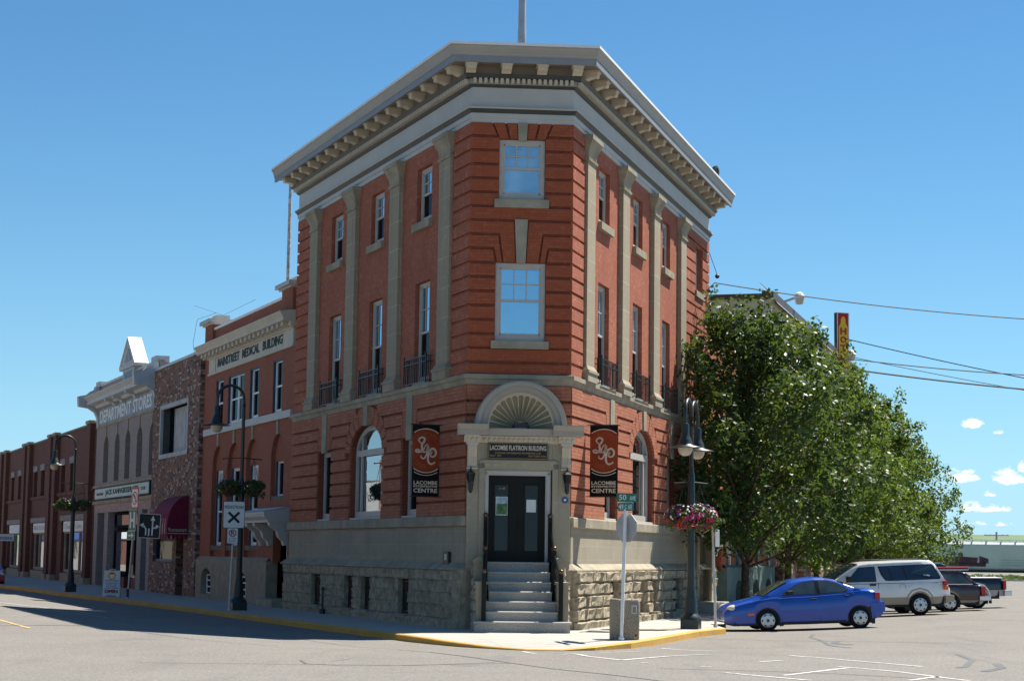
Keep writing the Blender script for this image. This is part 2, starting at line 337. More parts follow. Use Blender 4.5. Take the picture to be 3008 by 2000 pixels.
# ------------------------------------------------------------------ mesh helpers
WM = {}
class MB:
    """collects faces in a frame (s, o, z); sg flips o so that o is always outwards"""
    def __init__(self, sg=1): self.v = []; self.f = []; self.sg = sg; self.mi = []; self.cur = 0; self.sm = False
    def add(self, vs, fs):
        n = len(self.v); self.v += [tuple(p) for p in vs]
        for f in fs: self.f.append([n + i for i in f]); self.mi.append(self.cur)
    def box(self, a0, a1, b0, b1, c0, c1):
        self.add([(a0, b0, c0), (a1, b0, c0), (a1, b1, c0), (a0, b1, c0), (a0, b0, c1), (a1, b0, c1), (a1, b1, c1), (a0, b1, c1)],
                 [(0, 1, 2, 3), (4, 5, 6, 7), (0, 1, 5, 4), (1, 2, 6, 5), (2, 3, 7, 6), (3, 0, 4, 7)])
    def prism(self, pts, o0, o1):
        n = len(pts)
        self.add([(s, o0, z) for s, z in pts] + [(s, o1, z) for s, z in pts],
                 [tuple(range(n)), tuple(range(n, 2 * n))] + [(i, (i + 1) % n, n + (i + 1) % n, n + i) for i in range(n)])
    def extr(self, pts, s0, s1):
        """profile in (o, z) swept along s"""
        n = len(pts)
        self.add([(s0, o, z) for o, z in pts] + [(s1, o, z) for o, z in pts],
                 [tuple(range(n)), tuple(range(n, 2 * n))] + [(i, (i + 1) % n, n + (i + 1) % n, n + i) for i in range(n)])
    def quad(self, a, b, c, d): self.add([a, b, c, d], [(0, 1, 2, 3)])
    def lathe(self, prof, c=(0, 0, 0), n=12, caps=True):
        vs = []
        for r, z in prof:
            for i in range(n):
                a = 2 * math.pi * i / n; vs.append((c[0] + r * math.cos(a), c[1] + r * math.sin(a), c[2] + z))
        fs = []
        for j in range(len(prof) - 1):
            for i in range(n):
                fs.append((j * n + i, j * n + (i + 1) % n, (j + 1) * n + (i + 1) % n, (j + 1) * n + i))
        if caps: fs.append(tuple(range(n))); fs.append(tuple(range((len(prof) - 1) * n, len(prof) * n)))
        self.add(vs, fs)
    def tube(self, pts, r, n=6):
        pts = [Vector(p) for p in pts]; rs = r if isinstance(r, (list, tuple)) else [r] * len(pts)
        vs = []; up = None
        for i, p in enumerate(pts):
            d = (pts[min(i + 1, len(pts) - 1)] - pts[max(i - 1, 0)]).normalized()
            if up is None: up = Vector((0, 0, 1)) if abs(d.z) < .9 else Vector((1, 0, 0))
            x = d.cross(up).normalized(); y = x.cross(d).normalized(); up = y
            for k in range(n):
                a = 2 * math.pi * k / n; vs.append(tuple(p + (x * math.cos(a) + y * math.sin(a)) * rs[i]))
        fs = [(j * n + k, j * n + (k + 1) % n, (j + 1) * n + (k + 1) % n, (j + 1) * n + k) for j in range(len(pts) - 1) for k in range(n)]
        fs += [tuple(range(n)), tuple(range((len(pts) - 1) * n, len(pts) * n))]
        self.add(vs, fs)
    def ball(self, c, r, n=10, m=6, sz=1.0):
        self.lathe([(max(r * math.sin(math.pi * j / m), .0005), -r * sz * math.cos(math.pi * j / m)) for j in range(m + 1)], c, n, False)

def obj(name, mb, mats, parent=None, mat=None, smooth=None, bevel=0, recalc=True):
    """link the collected faces as ONE mesh; mat is the world matrix of the mesh frame"""
    me = bpy.data.meshes.new(name)
    me.from_pydata([(x, y * mb.sg, z) for x, y, z in mb.v], [], mb.f)
    for x in (mats if isinstance(mats, (list, tuple)) else [mats]): me.materials.append(MATS[x])
    if any(mb.mi): me.polygons.foreach_set('material_index', mb.mi)
    if recalc:
        b = bmesh.new(); b.from_mesh(me); bmesh.ops.recalc_face_normals(b, faces=b.faces)
        b.to_mesh(me); b.free()
    if smooth is not None:
        me.polygons.foreach_set('use_smooth', [True] * len(me.polygons))
        try: me.set_sharp_from_angle(angle=R(smooth))
        except Exception: pass
    o = bpy.data.objects.new(name, me); COL.objects.link(o)
    link(o, parent, mat)
    if bevel:
        m = o.modifiers.new('bevel', 'BEVEL'); m.width = bevel; m.segments = 2; m.limit_method = 'ANGLE'
    return o
def link(o, parent, mat=None):
    mat = mat if mat is not None else (WM[parent.name] if parent is not None else Matrix.Identity(4))
    WM[o.name] = mat
    if parent is not None:
        o.parent = parent; o.matrix_parent_inverse = Matrix.Identity(4); o.matrix_basis = WM[parent.name].inverted() @ mat
    else: o.matrix_basis = mat
def thing(name, label, cat, loc=(0, 0, 0), rz=0, group=None, mat=None):
    o = bpy.data.objects.new(name, None); COL.objects.link(o); o.empty_display_size = .3
    m = mat if mat is not None else Matrix.Translation(loc) @ Matrix.Rotation(rz, 4, 'Z')
    link(o, None, m); tag(o, label, cat, group); return o
def tag(o, label=None, cat=None, group=None, kind=None):
    for k, v in (('label', label), ('category', cat), ('group', group), ('kind', kind)):
        if v: o[k] = v
    return o
def dup(root, mat, label, group=None):
    r = root.copy(); COL.objects.link(r); r.matrix_basis = mat; r['label'] = label
    if group: r['group'] = group
    WM[r.name] = mat
    for ch in list(root.children):
        c = ch.copy(); COL.objects.link(c); c.parent = r
        for g in list(ch.children):
            d = g.copy(); COL.objects.link(d); d.parent = c
    return r
def text(name, s, mat_, parent, org, xd, up, w, h, depth=.01, fit=True, extra=None):
    """lettering as a mesh lying on the plane (xd, up) with its lower left corner at org (all in world space)"""
    cu = bpy.data.curves.new('t', 'FONT'); cu.body = s; cu.extrude = .02; cu.size = 1
    cu.resolution_u = 2
    if extra: cu.offset = extra
    to = bpy.data.objects.new('t', cu); COL.objects.link(to)
    me = bpy.data.meshes.new_from_object(to.evaluated_get(bpy.context.evaluated_depsgraph_get()))
    bpy.data.objects.remove(to); bpy.data.curves.remove(cu)
    xs = [v.co.x for v in me.vertices]; ys = [v.co.y for v in me.vertices]
    x0, x1, y0, y1 = min(xs), max(xs), min(ys), max(ys)
    for v in me.vertices:
        v.co = ((v.co.x - x0) / max(x1 - x0, 1e-6) * w, (v.co.y - y0) / max(y1 - y0, 1e-6) * h, v.co.z / .02 * depth * .5)
    me.materials.clear(); me.materials.append(MATS[mat_]); me.name = name
    xd = Vector(xd).normalized(); up = Vector(up).normalized(); n = xd.cross(up)
    m = Matrix.Identity(4)
    for i in range(3): m[i][0], m[i][1], m[i][2] = xd[i], up[i], n[i]
    m.translation = Vector(org)
    o = bpy.data.objects.new(name, me); COL.objects.link(o); link(o, parent, m); return o

# ------------------------------------------------------------------ street walls of the corner building
PT = [Vector(p) for p in ((-7.755, 68.009), (-1.163, 51.564), (1.587, 51.766), (7.424, 71.573))]
DIR = {'L': (PT[0] - PT[1]).normalized(), 'F': (PT[2] - PT[1]).normalized(), 'R': (PT[3] - PT[2]).normalized()}
ORG = {'L': PT[1], 'F': PT[1], 'R': PT[2]}
SG = {'L': 1, 'F': -1, 'R': -1}
LEN = {'L': (PT[0] - PT[1]).length, 'F': (PT[2] - PT[1]).length, 'R': (PT[3] - PT[2]).length}
FM, OUT = {}, {}
for k in 'LFR':
    d = DIR[k]; x = Vector((d.x, d.y, 0)); y = Vector((-d.y, d.x, 0)); m = Matrix.Identity(4)
    for i in range(3): m[i][0], m[i][1] = x[i], y[i]
    m.translation = (ORG[k].x, ORG[k].y, 0); FM[k] = m; OUT[k] = y * SG[k]
def wp(k, s, o, z):
    p = ORG[k] + DIR[k] * s; q = OUT[k] * o
    return Vector((p.x + q.x, p.y + q.y, z))
RD = {'L': -Vector((*DIR['L'], 0)), 'F': Vector((*DIR['F'], 0)), 'R': Vector((*DIR['R'], 0))}   # reading direction
UP = Vector((0, 0, 1))
def wtext(name, s, mat, parent, k, s0, s1, z0, z1, o, **kw):
    """s0 is the left end as one reads it"""
    return text(name, s, mat, parent, wp(k, s0, o, z0), RD[k], UP, abs(s1 - s0), z1 - z0, .012, **kw)
def mb(k): return MB(SG[k])
def offp(i, o):
    n = {0: OUT['L'], 1: None, 2: None, 3: OUT['R']}[i]
    if i == 0: return PT[0] + n.xy * o + DIR['L'] * o * .8
    if i == 3: return PT[3] + n.xy * o + DIR['R'] * o * .8
    a, b = (OUT['L'].xy, OUT['F'].xy) if i == 1 else (OUT['F'].xy, OUT['R'].xy)
    return PT[i] + (a + b) / (1 + a.dot(b)) * o
def sweep(name, prof, mat, parent, i0=0, i1=3, wrap=True, smooth=None, fl=None):
    m = MB(); n = len(prof); vs = []
    for i in range(i0, i1 + 1):
        for o, z in prof:
            if fl and i == fl[0]:
                p = wp('F', fl[1], o, 0); vs.append((p.x, p.y, z)); continue
            p = offp(i, o) if wrap or i in (1, 2) else (PT[i] + (OUT['L'] if i == 0 else OUT['R']).xy * o)
            vs.append((p.x, p.y, z))
    fs = []
    for j in range(i1 - i0):
        for q in range(n): fs.append((j * n + q, j * n + (q + 1) % n, (j + 1) * n + (q + 1) % n, (j + 1) * n + q))
    fs += [tuple(range(n)), tuple(range((i1 - i0) * n, (i1 - i0 + 1) * n))]
    m.add(vs, fs); return obj(name, m, mat, parent, Matrix.Identity(4), smooth=smooth)
def arch_pts(a, b, spring, rise, n=14):
    c, h = (a + b) / 2, (b - a) / 2
    return [(c - h * math.cos(math.pi * i / n), spring + rise * math.sin(math.pi * i / n)) for i in range(n + 1)]
def wall(m, s0, s1, z0, z1, holes=(), o=0, depth=.2):
    """a wall face with real openings and their reveals; hole = (s0, s1, z0, z1[, rise])"""
    ss = sorted({s0, s1} | {x for h in holes for x in h[:2]}); zs = sorted({z0, z1} | {x for h in holes for x in h[2:4]})
    for i in range(len(ss) - 1):
        for j in range(len(zs) - 1):
            cs, cz = (ss[i] + ss[i + 1]) / 2, (zs[j] + zs[j + 1]) / 2
            if any(h[0] < cs < h[1] and h[2] < cz < h[3] for h in holes): continue
            m.quad((ss[i], o, zs[j]), (ss[i + 1], o, zs[j]), (ss[i + 1], o, zs[j + 1]), (ss[i], o, zs[j + 1]))
    for h in holes:
        a, b, c, d = h[:4]; i_ = o - depth; t = d
        if len(h) > 4:
            t = d - h[4]; ap = arch_pts(a, b, t, h[4])
            for (p, q), (r_, u) in zip(ap, ap[1:]):
                m.quad((p, o, q), (r_, o, u), (r_, o, d), (p, o, d)); m.quad((p, o, q), (r_, o, u), (r_, i_, u), (p, i_, q))
        else: m.quad((a, o, d), (b, o, d), (b, i_, d), (a, i_, d))
        m.quad((a, o, c), (a, i_, c), (a, i_, t), (a, o, t)); m.quad((b, o, c), (b, i_, c), (b, i_, t), (b, o, t)); m.quad((a, o, c), (b, o, c), (b, i_, c), (a, i_, c))
def bands(m, s0, s1, courses, blocks=(), o0=0.0, o1=.06):
    """raised courses with recessed joints between; block(z) -> interval to leave free"""
    for z0, z1 in courses:
        iv = [(s0, s1)]
        for bl in blocks:
            r = bl(z0, z1) if callable(bl) else ((bl[0], bl[1]) if bl[2] < z1 - .02 and bl[3] > z0 + .02 else None)
            if not r: continue
            iv = [q for a, b in iv for q in ((a, min(b, r[0])), (max(a, r[1]), b)) if q[1] - q[0] > .03]
        for a, b in iv: m.box(a, b, o0, o1, z0, z1)
def flat_arch(m, c, hw, zt, cz, sa, sb, kb, kt, o0, o1, g=.055):
    """gauged brick flat arch: the courses of cz bend down to the window head on each side of the keystone"""
    n = len(cz); top = cz[-1][1]
    def edge(i):   # slanted joint i: 0 at the window corner .. n at the keystone
        f = i / n; return (hw + (kb - hw) * f, (hw + .20) + (kt + .02 - hw - .20) * f)
    for sgn, send in ((-1, sa), (1, sb)):
        for i, (z0, z1) in enumerate(cz):
            b0, t0 = edge(i); b1, t1 = edge(i + 1); ztop = cz[-1][1]
            def X(bb, tt, z): return bb + (tt - bb) * (z - zt) / (ztop - zt)
            if i == 0:
                p = [(send, z0), (c + sgn * (X(b0, t0, z0) + g / 2), z0), (c + sgn * (X(b0, t0, z1) + g / 2), z1), (send, z1)]
                m.prism(p, o0, o1)
                lo = [(c + sgn * (X(b0, t0, zt) - g / 2), zt + .01), (c + sgn * (X(b1, t1, zt) + g / 2), zt + .01)]
            if n == 1:
                m.prism([(c + sgn * (hw - .02), zt + .01), (c + sgn * (kb + (hw - kb) * .52), zt + .01), (c + sgn * (kt + (hw + .2 - kt) * .52), z1), (c + sgn * (X(b0, t0, z1) - g / 2), z1)], o0, o1)
                m.prism([(c + sgn * (kb + (hw - kb) * .42), zt + .01), (c + sgn * (kb + .02), zt + .01), (c + sgn * (kt + .02), z1), (c + sgn * (kt + (hw + .2 - kt) * .42), z1)], o0, o1)
            if i > 0:
                bp, tp = edge(i - 1); bq, tq = edge(i)
                if i == n - 1: bq, tq = kb, kt
                p = [(send, z0), (c + sgn * (X(bp, tp, z0) - g / 2 if i == 1 else X(*edge(i - 1), z0) - g / 2), z0),
                     (c + sgn * (X(*edge(i - 1), zt) - g / 2), zt + .01), (c + sgn * (X(bq, tq, zt) + g / 2), zt + .01), (c + sgn * (X(bq, tq, z1) + g / 2), z1), (send, z1)]
                m.prism(p, o0, o1)
def frust(m, a, b, o, z0, a2, b2, o2, z1):
    m.add([(a, 0, z0), (b, 0, z0), (b, o, z0), (a, o, z0), (a2, 0, z1), (b2, 0, z1), (b2, o2, z1), (a2, o2, z1)],
          [(0, 1, 2, 3), (4, 5, 6, 7), (0, 1, 5, 4), (1, 2, 6, 5), (2, 3, 7, 6), (3, 0, 4, 7)])
def sash(parent, k, s0, s1, z0, z1, o, paint='window_paint', panes=(3, 2), split=.52, glassm='pane_mirror', fw=.085, rise=0, name='window', sill=None, low=None):
    """a sash window: frame with meeting rail and glazing bars, glass set behind as a sub-part"""
    m = mb(k); d = .07; zr = z0 + (z1 - z0) * split
    if rise:
        ap = arch_pts(s0, s1, z1 - rise, rise); ai = arch_pts(s0 + fw, s1 - fw, z1 - rise, rise - fw)
        for i in range(len(ap) - 1):
            m.prism([ap[i], ap[i + 1], ai[i + 1], ai[i]], o - d, o)
        zt = z1 - rise; m.box(s0, s0 + fw, o - d, o, z0, zt); m.box(s1 - fw, s1, o - d, o, z0, zt); m.box(s0 + fw, s1 - fw, o - d, o, z0, z0 + fw * 1.3)
        m.box(s0 + fw, s1 - fw, o - d, o + .02, zt - .1, zt + .1)
        c = (s0 + s1) / 2
        for q in (-.32, .32): m.box(c + q * (s1 - s0) - .05, c + q * (s1 - s0) + .05, o - d, o - .005, z0 + fw * 1.3, zt - .1)
        for q in (-.32, .32): m.box(c + q * (s1 - s0) - .04, c + q * (s1 - s0) + .04, o - d, o - .01, zt + .1, z1 - rise * .28)
    else:
        m.box(s0, s0 + fw, o - d, o, z0, z1); m.box(s1 - fw, s1, o - d, o, z0, z1); m.box(s0 + fw, s1 - fw, o - d, o, z1 - fw, z1); m.box(s0 + fw, s1 - fw, o - d, o, z0, z0 + fw * 1.25)
        a, b = s0 + fw, s1 - fw
        if split:
            m.box(a, b, o - d, o - .015, zr - .035, zr + .035)
            iw = .045
            for (p, q) in ((a, a + iw), (b - iw, b)): m.box(p, q, o - d, o - .02, z0 + fw * 1.25, z1 - fw)
            m.box(a, b, o - d, o - .02, z1 - fw - .05, z1 - fw); m.box(a, b, o - d, o - .02, z0 + fw * 1.25, z0 + fw * 1.25 + .06)
            if panes:
                for i in range(1, panes[0]): x = a + iw + (b - a - 2 * iw) * i / panes[0]; m.box(x - .014, x + .014, o - d, o - .03, zr, z1 - fw)
                for i in range(1, panes[1]): y = zr + (z1 - fw - zr) * i / panes[1]; m.box(a, b, o - d, o - .032, y - .014, y + .014)
    w = obj(name, m, paint, parent, FM[k])
    g = mb(k)
    if rise:
        pts = [(s0 + .03, z0 + .03)] + [(p * .98 + (s0 + s1) / 2 * .02, q - .03) for p, q in arch_pts(s0, s1, z1 - rise, rise)] + [(s1 - .03, z0 + .03)]
        g.add([(p, o - d - .01, q) for p, q in pts], [tuple(range(len(pts)))])
    else:
        zl = z0 + .02
        if low:
            zl = zr; h_ = mb(k); h_.quad((s0 + .02, o - d + .012, z0 + .02), (s1 - .02, o - d + .012, z0 + .02), (s1 - .02, o - d + .012, zr), (s0 + .02, o - d + .012, zr)); obj('pane', h_, low, w, FM[k])
        g.quad((s0 + .02, o - d + .012, zl), (s1 - .02, o - d + .012, zl), (s1 - .02, o - d + .012, z1 - .02), (s0 + .02, o - d + .012, z1 - .02))
    obj('pane', g, glassm, w, FM[k])
    if sill:
        q = mb(k); a, b, c, d2, so, smat = sill; q.box(a, b, -.02, so, c, d2); obj('sill', q, smat, w, FM[k], bevel=.012)
    return w

# ================================================================== THE CORNER BUILDING
B = thing('flatiron_building', 'three storey red brick wedge shaped corner building with cream cornice and arched doorway', 'building', (.2, 51.66, 0))
CO = [(7.24 + .393 * i, 7.24 + .393 * i + .313) for i in range(17)]
CO[0] = (7.245, 7.56)
CO = [(6.9, 7.16)] + CO[:16] + [(13.53, 13.87)]
CO = [(a, min(b, 13.87)) for a, b in CO if a < 13.5] + [(13.53, 13.87)] if True else CO
CO = [c for i, c in enumerate(CO) if i == len(CO) - 1 or c[1] < 13.5]
CG = [(3.03, 3.39)] + [(3.47 + .387 * i, 3.47 + .387 * i + .31) for i in range(8)]
CG[-1] = (CG[-1][0], 6.58)
WIN = {'L': [(3.34, 4.66), (7.83, 9.15), (12.28, 13.62)], 'R': [(3.22, 4.58), (7.80, 9.15), (12.29, 13.58)]}
PIL = {'L': [1.40, 5.94, 10.45, 14.90], 'R': [1.34, 5.80, 10.36, 14.88]}
NAR = {'L': [(3.90, 5.41), (12.75, 14.35)], 'R': [(3.82, 5.48), (12.75, 14.3)]}
ARC = {'L': (7.27, 10.62), 'R': (7.5, 10.72)}
BAS = [(3.98, 4.95), (7.6, 8.6), (9.42, 10.38), (13.05, 14.2)]
DOOR_S = (17.35, 19.75)
for k in 'LR':
    Ln = LEN[k]
    # upper storeys
    h = [(a, b, 11.72, 13.38) for a, b in WIN[k]] + [(a, b, 6.9, 9.94) for a, b in WIN[k]]
    if k == 'R': h += [(17.95, 19.3, 11.72, 13.4), (17.95, 19.3, 7.7, 9.95)]
    m = mb(k); wall(m, 0, Ln, 6.86, 13.9, h, 0, .24); obj('brick_wall', m, 'brick_pressed', B, FM[k], recalc=False)
    m = mb(k); bands(m, -.045, PIL[k][0], CO, (), .001, .065); obj('quoin_courses', m, 'brick_pressed', B, FM[k]); m = mb(k)
    q0 = PIL[k][3] + .94
    bl = [(17.95, 19.3, 11.5, 13.42), (17.95, 19.3, 7.5, 9.97)] if k == 'R' else []
    bands(m, q0 + .03, Ln + .03, CO, bl, .001, .065); obj('quoin_courses', m, 'brick_pressed', B, FM[k])
    # ground storey
    a0, a1 = ARC[k]
    hg = [(a, b, 3.03, 5.37) for a, b in NAR[k]] + [(a0, a1, 3.03, 6.02, .86)]
    if k == 'R': hg += [(*DOOR_S, 3.03, 4.6)]
    m = mb(k); wall(m, 0, Ln, 3.0, 6.62, hg, .03, .26); obj('ground_floor_wall', m, 'brick_joint', B, FM[k], recalc=False)
    m = mb(k); cs = (a0 + a1) / 2; ha = (a1 - a0) / 2
    def ablk(z0, z1, cs=cs, ha=ha):
        zz = (z0 + z1) / 2 - 5.16
        if zz < 0: return (cs - ha, cs + ha)
        e = 1 - (zz / (.86 + .56)) ** 2
        return (cs - (ha + .5) * math.sqrt(e), cs + (ha + .5) * math.sqrt(e)) if e > 0 else None
    blk = [ablk] + [(a, b, 3.0, 5.38) for a, b in NAR[k]]
    edges = [-.045] + [(NAR[k][0][1] + a0) / 2 + .1, (a1 + NAR[k][1][0]) / 2 - .1, Ln + .03]
    arch_zone = [(NAR[k][0][0] - .75, NAR[k][0][1] + .75, 5.4, 6.6), (NAR[k][1][0] - .75, NAR[k][1][1] + .75, 5.4, 6.6)]
    if k == 'R': blk.append((DOOR_S[0] - .15, DOOR_S[1] + .15, 3.0, 5.0))
    m2 = mb(k); bands(m, -.045, cs, CG, blk + arch_zone, .031, .10); bands(m2, cs, Ln + .03, CG, blk + arch_zone, .031, .10)
    for q_, (a, b) in enumerate(NAR[k]): flat_arch((m, m2)[q_], (a + b) / 2, (b - a) / 2, 5.37, CG[-3:], a - .76, b + .76, .25, .27, .031, .10)
    # voussoirs round the arched window
    n = 11
    for i in range(n):
        if i == n // 2: continue
        t0, t1 = math.pi * (i + .06) / n, math.pi * (i + .94) / n
        def ep(t, e): return (cs - (ha + e) * math.cos(t), min(5.16 + (.86 + e * 1.12) * math.sin(t), 6.57))
        (m if i < n // 2 else m2).prism([ep(t0, 0), ep((t0 + t1) / 2, 0), ep(t1, 0), ep(t1, .5), ep((t0 + t1) / 2, .5), ep(t0, .5)], .031, .10)
    obj('raised_courses', m, 'brick_ground', B, FM[k]); obj('raised_courses', m2, 'brick_ground', B, FM[k])
    for a, b in NAR[k]:
        c = (a + b) / 2; m = mb(k); m.prism([(c - .24, 5.30), (c + .24, 5.30), (c + .26, 6.59), (c - .26, 6.59)], .02, .13); obj('keystone', m, 'stone_trim', B, FM[k])
    m = mb(k); m.prism([(cs - .17, 5.97), (cs + .17, 5.97), (cs + .21, 6.59), (cs - .21, 6.59)], .02, .14); obj('keystone', m, 'stone_trim', B, FM[k])
    # windows
    for a, b in WIN[k]:
        sash(B, k, a + .02, b - .02, 11.74, 13.36, -.13, low='pane_dark', sill=(a - .12, b + .12, 11.48, 11.715, .13, 'stone_trim'))
        sash(B, k, a + .02, b - .02, 6.98, 9.92, -.13, split=.5, low='pane_dark', sill=(a - .02, b + .02, 6.885, 6.975, .04, 'paint_frieze'))
    if k == 'R':
        sash(B, k, 17.97, 19.28, 11.74, 13.38, -.15, sill=(17.8, 19.45, 11.48, 11.715, .13, 'stone_trim'))
        sash(B, k, 17.97, 19.28, 7.72, 9.93, -.15, sill=(17.8, 19.45, 7.48, 7.70, .13, 'stone_trim'))
    for a, b in NAR[k]: sash(B, k, a + .02, b - .02, 3.08, 5.35, -.14, split=0, fw=.16, glassm='pane_dark', sill=(a + .02, b - .02, 3.0, 3.09, .06, 'paint_frieze'))
    sash(B, k, a0 + .02, a1 - .02, 3.08, 6.0, -.12, fw=.16, rise=.86, glassm='pane_shop', sill=(a0 + .02, a1 - .02, 3.0, 3.09, .06, 'paint_frieze'))
    # pilasters with plinth and flared capital
    for p in PIL[k]:
        m = mb(k); m.box(p, p + .93, -.01, .14, 7.25, 13.28); pl = obj('pilaster', m, 'stone_pilaster', B, FM[k])
        m = mb(k); m.box(p - .10, p + 1.03, -.01, .22, 6.86, 7.10); frust(m, p - .13, p + 1.06, .25, 7.10, p - .13, p + 1.06, .25, 7.17); frust(m, p - .10, p + 1.03, .22, 7.17, p - .005, p + .935, .145, 7.32); obj('plinth', m, 'stone_trim', pl, FM[k])
        m = mb(k); frust(m, p - .05, p + .98, .18, 13.16, p - .06, p + .99, .19, 13.24); frust(m, p - .005, p + .935, .145, 13.26, p - .03, p + .96, .17, 13.46); frust(m, p - .03, p + .96, .17, 13.46, p - .15, p + 1.08, .30, 13.74); m.box(p - .17, p + 1.10, -.01, .32, 13.74, 13.87); obj('capital', m, 'stone_trim', pl, FM[k])
    # window balconies of black iron
    for a, b in WIN[k]:
        m = mb(k); c = (a + b) / 2; w = .98; y = .20
        for zz in (6.92, 7.50, 7.66): m.box(c - w, c + w, y - .012, y + .012, zz - .013, zz + .013)
        for sx in (-w, w):
            for zz in (6.94, 7.50, 7.66): m.box(c + sx - .012, c + sx + .012, 0, y, zz - .012, zz + .012)
            m.box(c + sx - .022, c + sx + .022, y - .022, y + .022, 6.88, 7.76)
        nb = 12
        for i in range(1, nb): x = c - w + 2 * w * i / nb; m.box(x - .011, x + .011, y - .011, y + .011, 6.92, 7.66)
        for i in (.33, .66):
            for sx in (-w, w): m.box(c + sx - .01, c + sx + .01, y * i - .01, y * i + .01, 6.94, 7.66)
        obj('window_balcony', m, 'black_iron', B, FM[k])
    # smooth stone storey base and rough plinth with barred cellar windows
    m = mb(k); wall(m, -.06, Ln, 1.72, 2.76, [(*DOOR_S, 1.72, 2.76)] if k == 'R' else [], .10, .3); obj('smooth_stone_base', m, 'stone_ashlar', B, FM[k], recalc=False)
    m = mb(k); wall(m, -.2, Ln, -.2, 1.6, [(a, b, .24, 1.27) for a, b in BAS] + ([(*DOOR_S, .4, 1.6)] if k == 'R' else []), .26, .34); obj('plinth_wall', m, 'stone_rough', B, FM[k], recalc=False)
    rr = random.Random(3 if k == 'L' else 5); m = mb(k)
    def blockrow(z0, z1, extra, holes):
        s = -.26
        while s < Ln - .1:
            wd = rr.uniform(.55, 1.25); e = min(s + wd, Ln)
            cut = [hh for hh in holes if hh[0] < e and hh[1] > s and hh[2] < z1 - .02 and hh[3] > z0 + .02]
            if cut:
                hh = cut[0]
                if hh[0] - s > .1: e = hh[0]
                else: s = hh[1]; continue
            yield s, e
            s = e
    rows = [(-.15, .22, .06), (.22, .57, 0), (.57, .91, 0), (.91, 1.25, 0), (1.25, 1.57, .02)]
    hol = [(a, b, .24, 1.25) for a, b in BAS] + ([(*DOOR_S, .3, 1.7)] if k == 'R' else [])
    for z0, z1, ex in rows:
        for s, e in blockrow(z0, z1, ex, hol):
            base = .262 + ex; bul = rr.uniform(.06, .125) * (.35 if k == 'L' else 1); wd_ = e - s
            cu = [0, .05 / wd_, rr.uniform(.25, .42), rr.uniform(.55, .75), 1 - .05 / wd_, 1]; cv = [0, .12, rr.uniform(.4, .65), .88, 1]
            nx, nz = len(cu) - 1, len(cv) - 1; vs = []; tilt = rr.uniform(-.03, .03)
            for j, v in enumerate(cv):
                for i, u in enumerate(cu):
                    edge = i in (0, nx) or j in (0, nz)
                    hgt = (-.015 if k == 'L' else -.045) if edge else bul + tilt * (u - .5) * 2 + rr.uniform(-.03, .03) * (.5 if k == 'L' else 1) + (.02 if j == nz - 1 else 0)
                    vs.append((s + .006 + (wd_ - .012) * min(max(u + (0 if edge else rr.uniform(-.02, .02)), 0), 1), base + hgt, z0 + .006 + (z1 - z0 - .012) * min(max(v + (0 if edge else rr.uniform(-.05, .05)), 0), 1)))
            m.add(vs, [(j * (nx + 1) + i, j * (nx + 1) + i + 1, (j + 1) * (nx + 1) + i + 1, (j + 1) * (nx + 1) + i) for j in range(nz) for i in range(nx)])
    obj('rough_stone_blocks', m, 'stone_rough', B, FM[k], recalc=False)
    for a, b in BAS:
        m = mb(k); m.quad((a, -.02, .24), (b, -.02, .24), (b, -.02, 1.27), (a, -.02, 1.27)); w = obj('cellar_window', m, 'interior_dark', B, FM[k])
        m = mb(k); n = 8
        for i in range(n): x = a + .07 + (b - a - .14) * i / (n - 1); m.box(x - .014, x + .014, .10, .125, .24, 1.27)
        m.box(a, b, .10, .13, .3, .33); m.box(a, b, .10, .13, 1.16, 1.19); obj('window_bars', m, 'black_iron', w, FM[k])
        m = mb(k); m.box(a - .05, b + .05, .1, .40, .15, .25); obj('sill', m, 'stone_trim', w, FM[k])
# street door at the far end of the right hand wall
k = 'R'
m = mb(k); a, b = DOOR_S
m.box(a - .45, a, .0, .36, -.1, 4.75); m.box(b, b + .45, 0, .36, -.1, 4.75); m.box(a - .45, b + .45, 0, .36, 4.35, 4.75); m.box(a - .55, b + .55, 0, .5, 4.75, 4.95); m.box(a, b, -.3, .1, 3.95, 4.35)
sp = obj('side_portal', m, 'stone_portal', B, FM[k], bevel=.02)
m = mb(k); m.box(a, a + .14, -.22, -.1, .4, 3.95); m.box(b - .14, b, -.22, -.1, .4, 3.95); m.box(a, b, -.22, -.1, 3.8, 3.95); m.box(a, b, -.22, -.1, 2.75, 2.87); obj('door_frame', m, 'window_paint', sp, FM[k])
m = mb(k); m.box(a + .14, b - .14, -.22, -.17, .4, 2.75); m.quad((a, -.2, 2.85), (b, -.2, 2.85), (b, -.2, 3.85), (a, -.2, 3.85)); obj('door', m, 'pane_dark', sp, FM[k])
m = mb(k); m.box(a - .3, b + .3, .1, .95, -.1, .38); obj('doorstep', m, 'step_granite', B, FM[k], bevel=.02)

# ---------------------------------------------------------------- chamfered front
k = 'F'; Ln = LEN[k]
h = [(.74, 2.02, 11.73, 13.42), (.68, 2.07, 7.80, 9.97)]
m = mb(k); wall(m, 0, Ln, 6.86, 13.9, h, 0, .2); obj('front_wall', m, 'brick_joint', B, FM[k], recalc=False)
m = mb(k); c1, c2 = 1.38, 1.375
zone = [(-1, 4, 13.44, 13.9), (-1, 4, 9.98, 11.12)]
bands(m, -.045, Ln + .045, CO, [(.74, 2.02, 11.5, 13.43), (.68, 2.07, 7.6, 9.98)] + zone, .001, .065)
fc = [c for c in CO if 9.98 < c[0] < 11.0]
flat_arch(m, c2, .69, 9.97, fc, -.045, Ln + .045, .125, .175, .001, .065)
flat_arch(m, c1, .64, 13.42, [CO[-1]], -.045, Ln + .045, .115, .14, .001, .065)
obj('front_courses', m, 'brick_upper', B, FM[k])
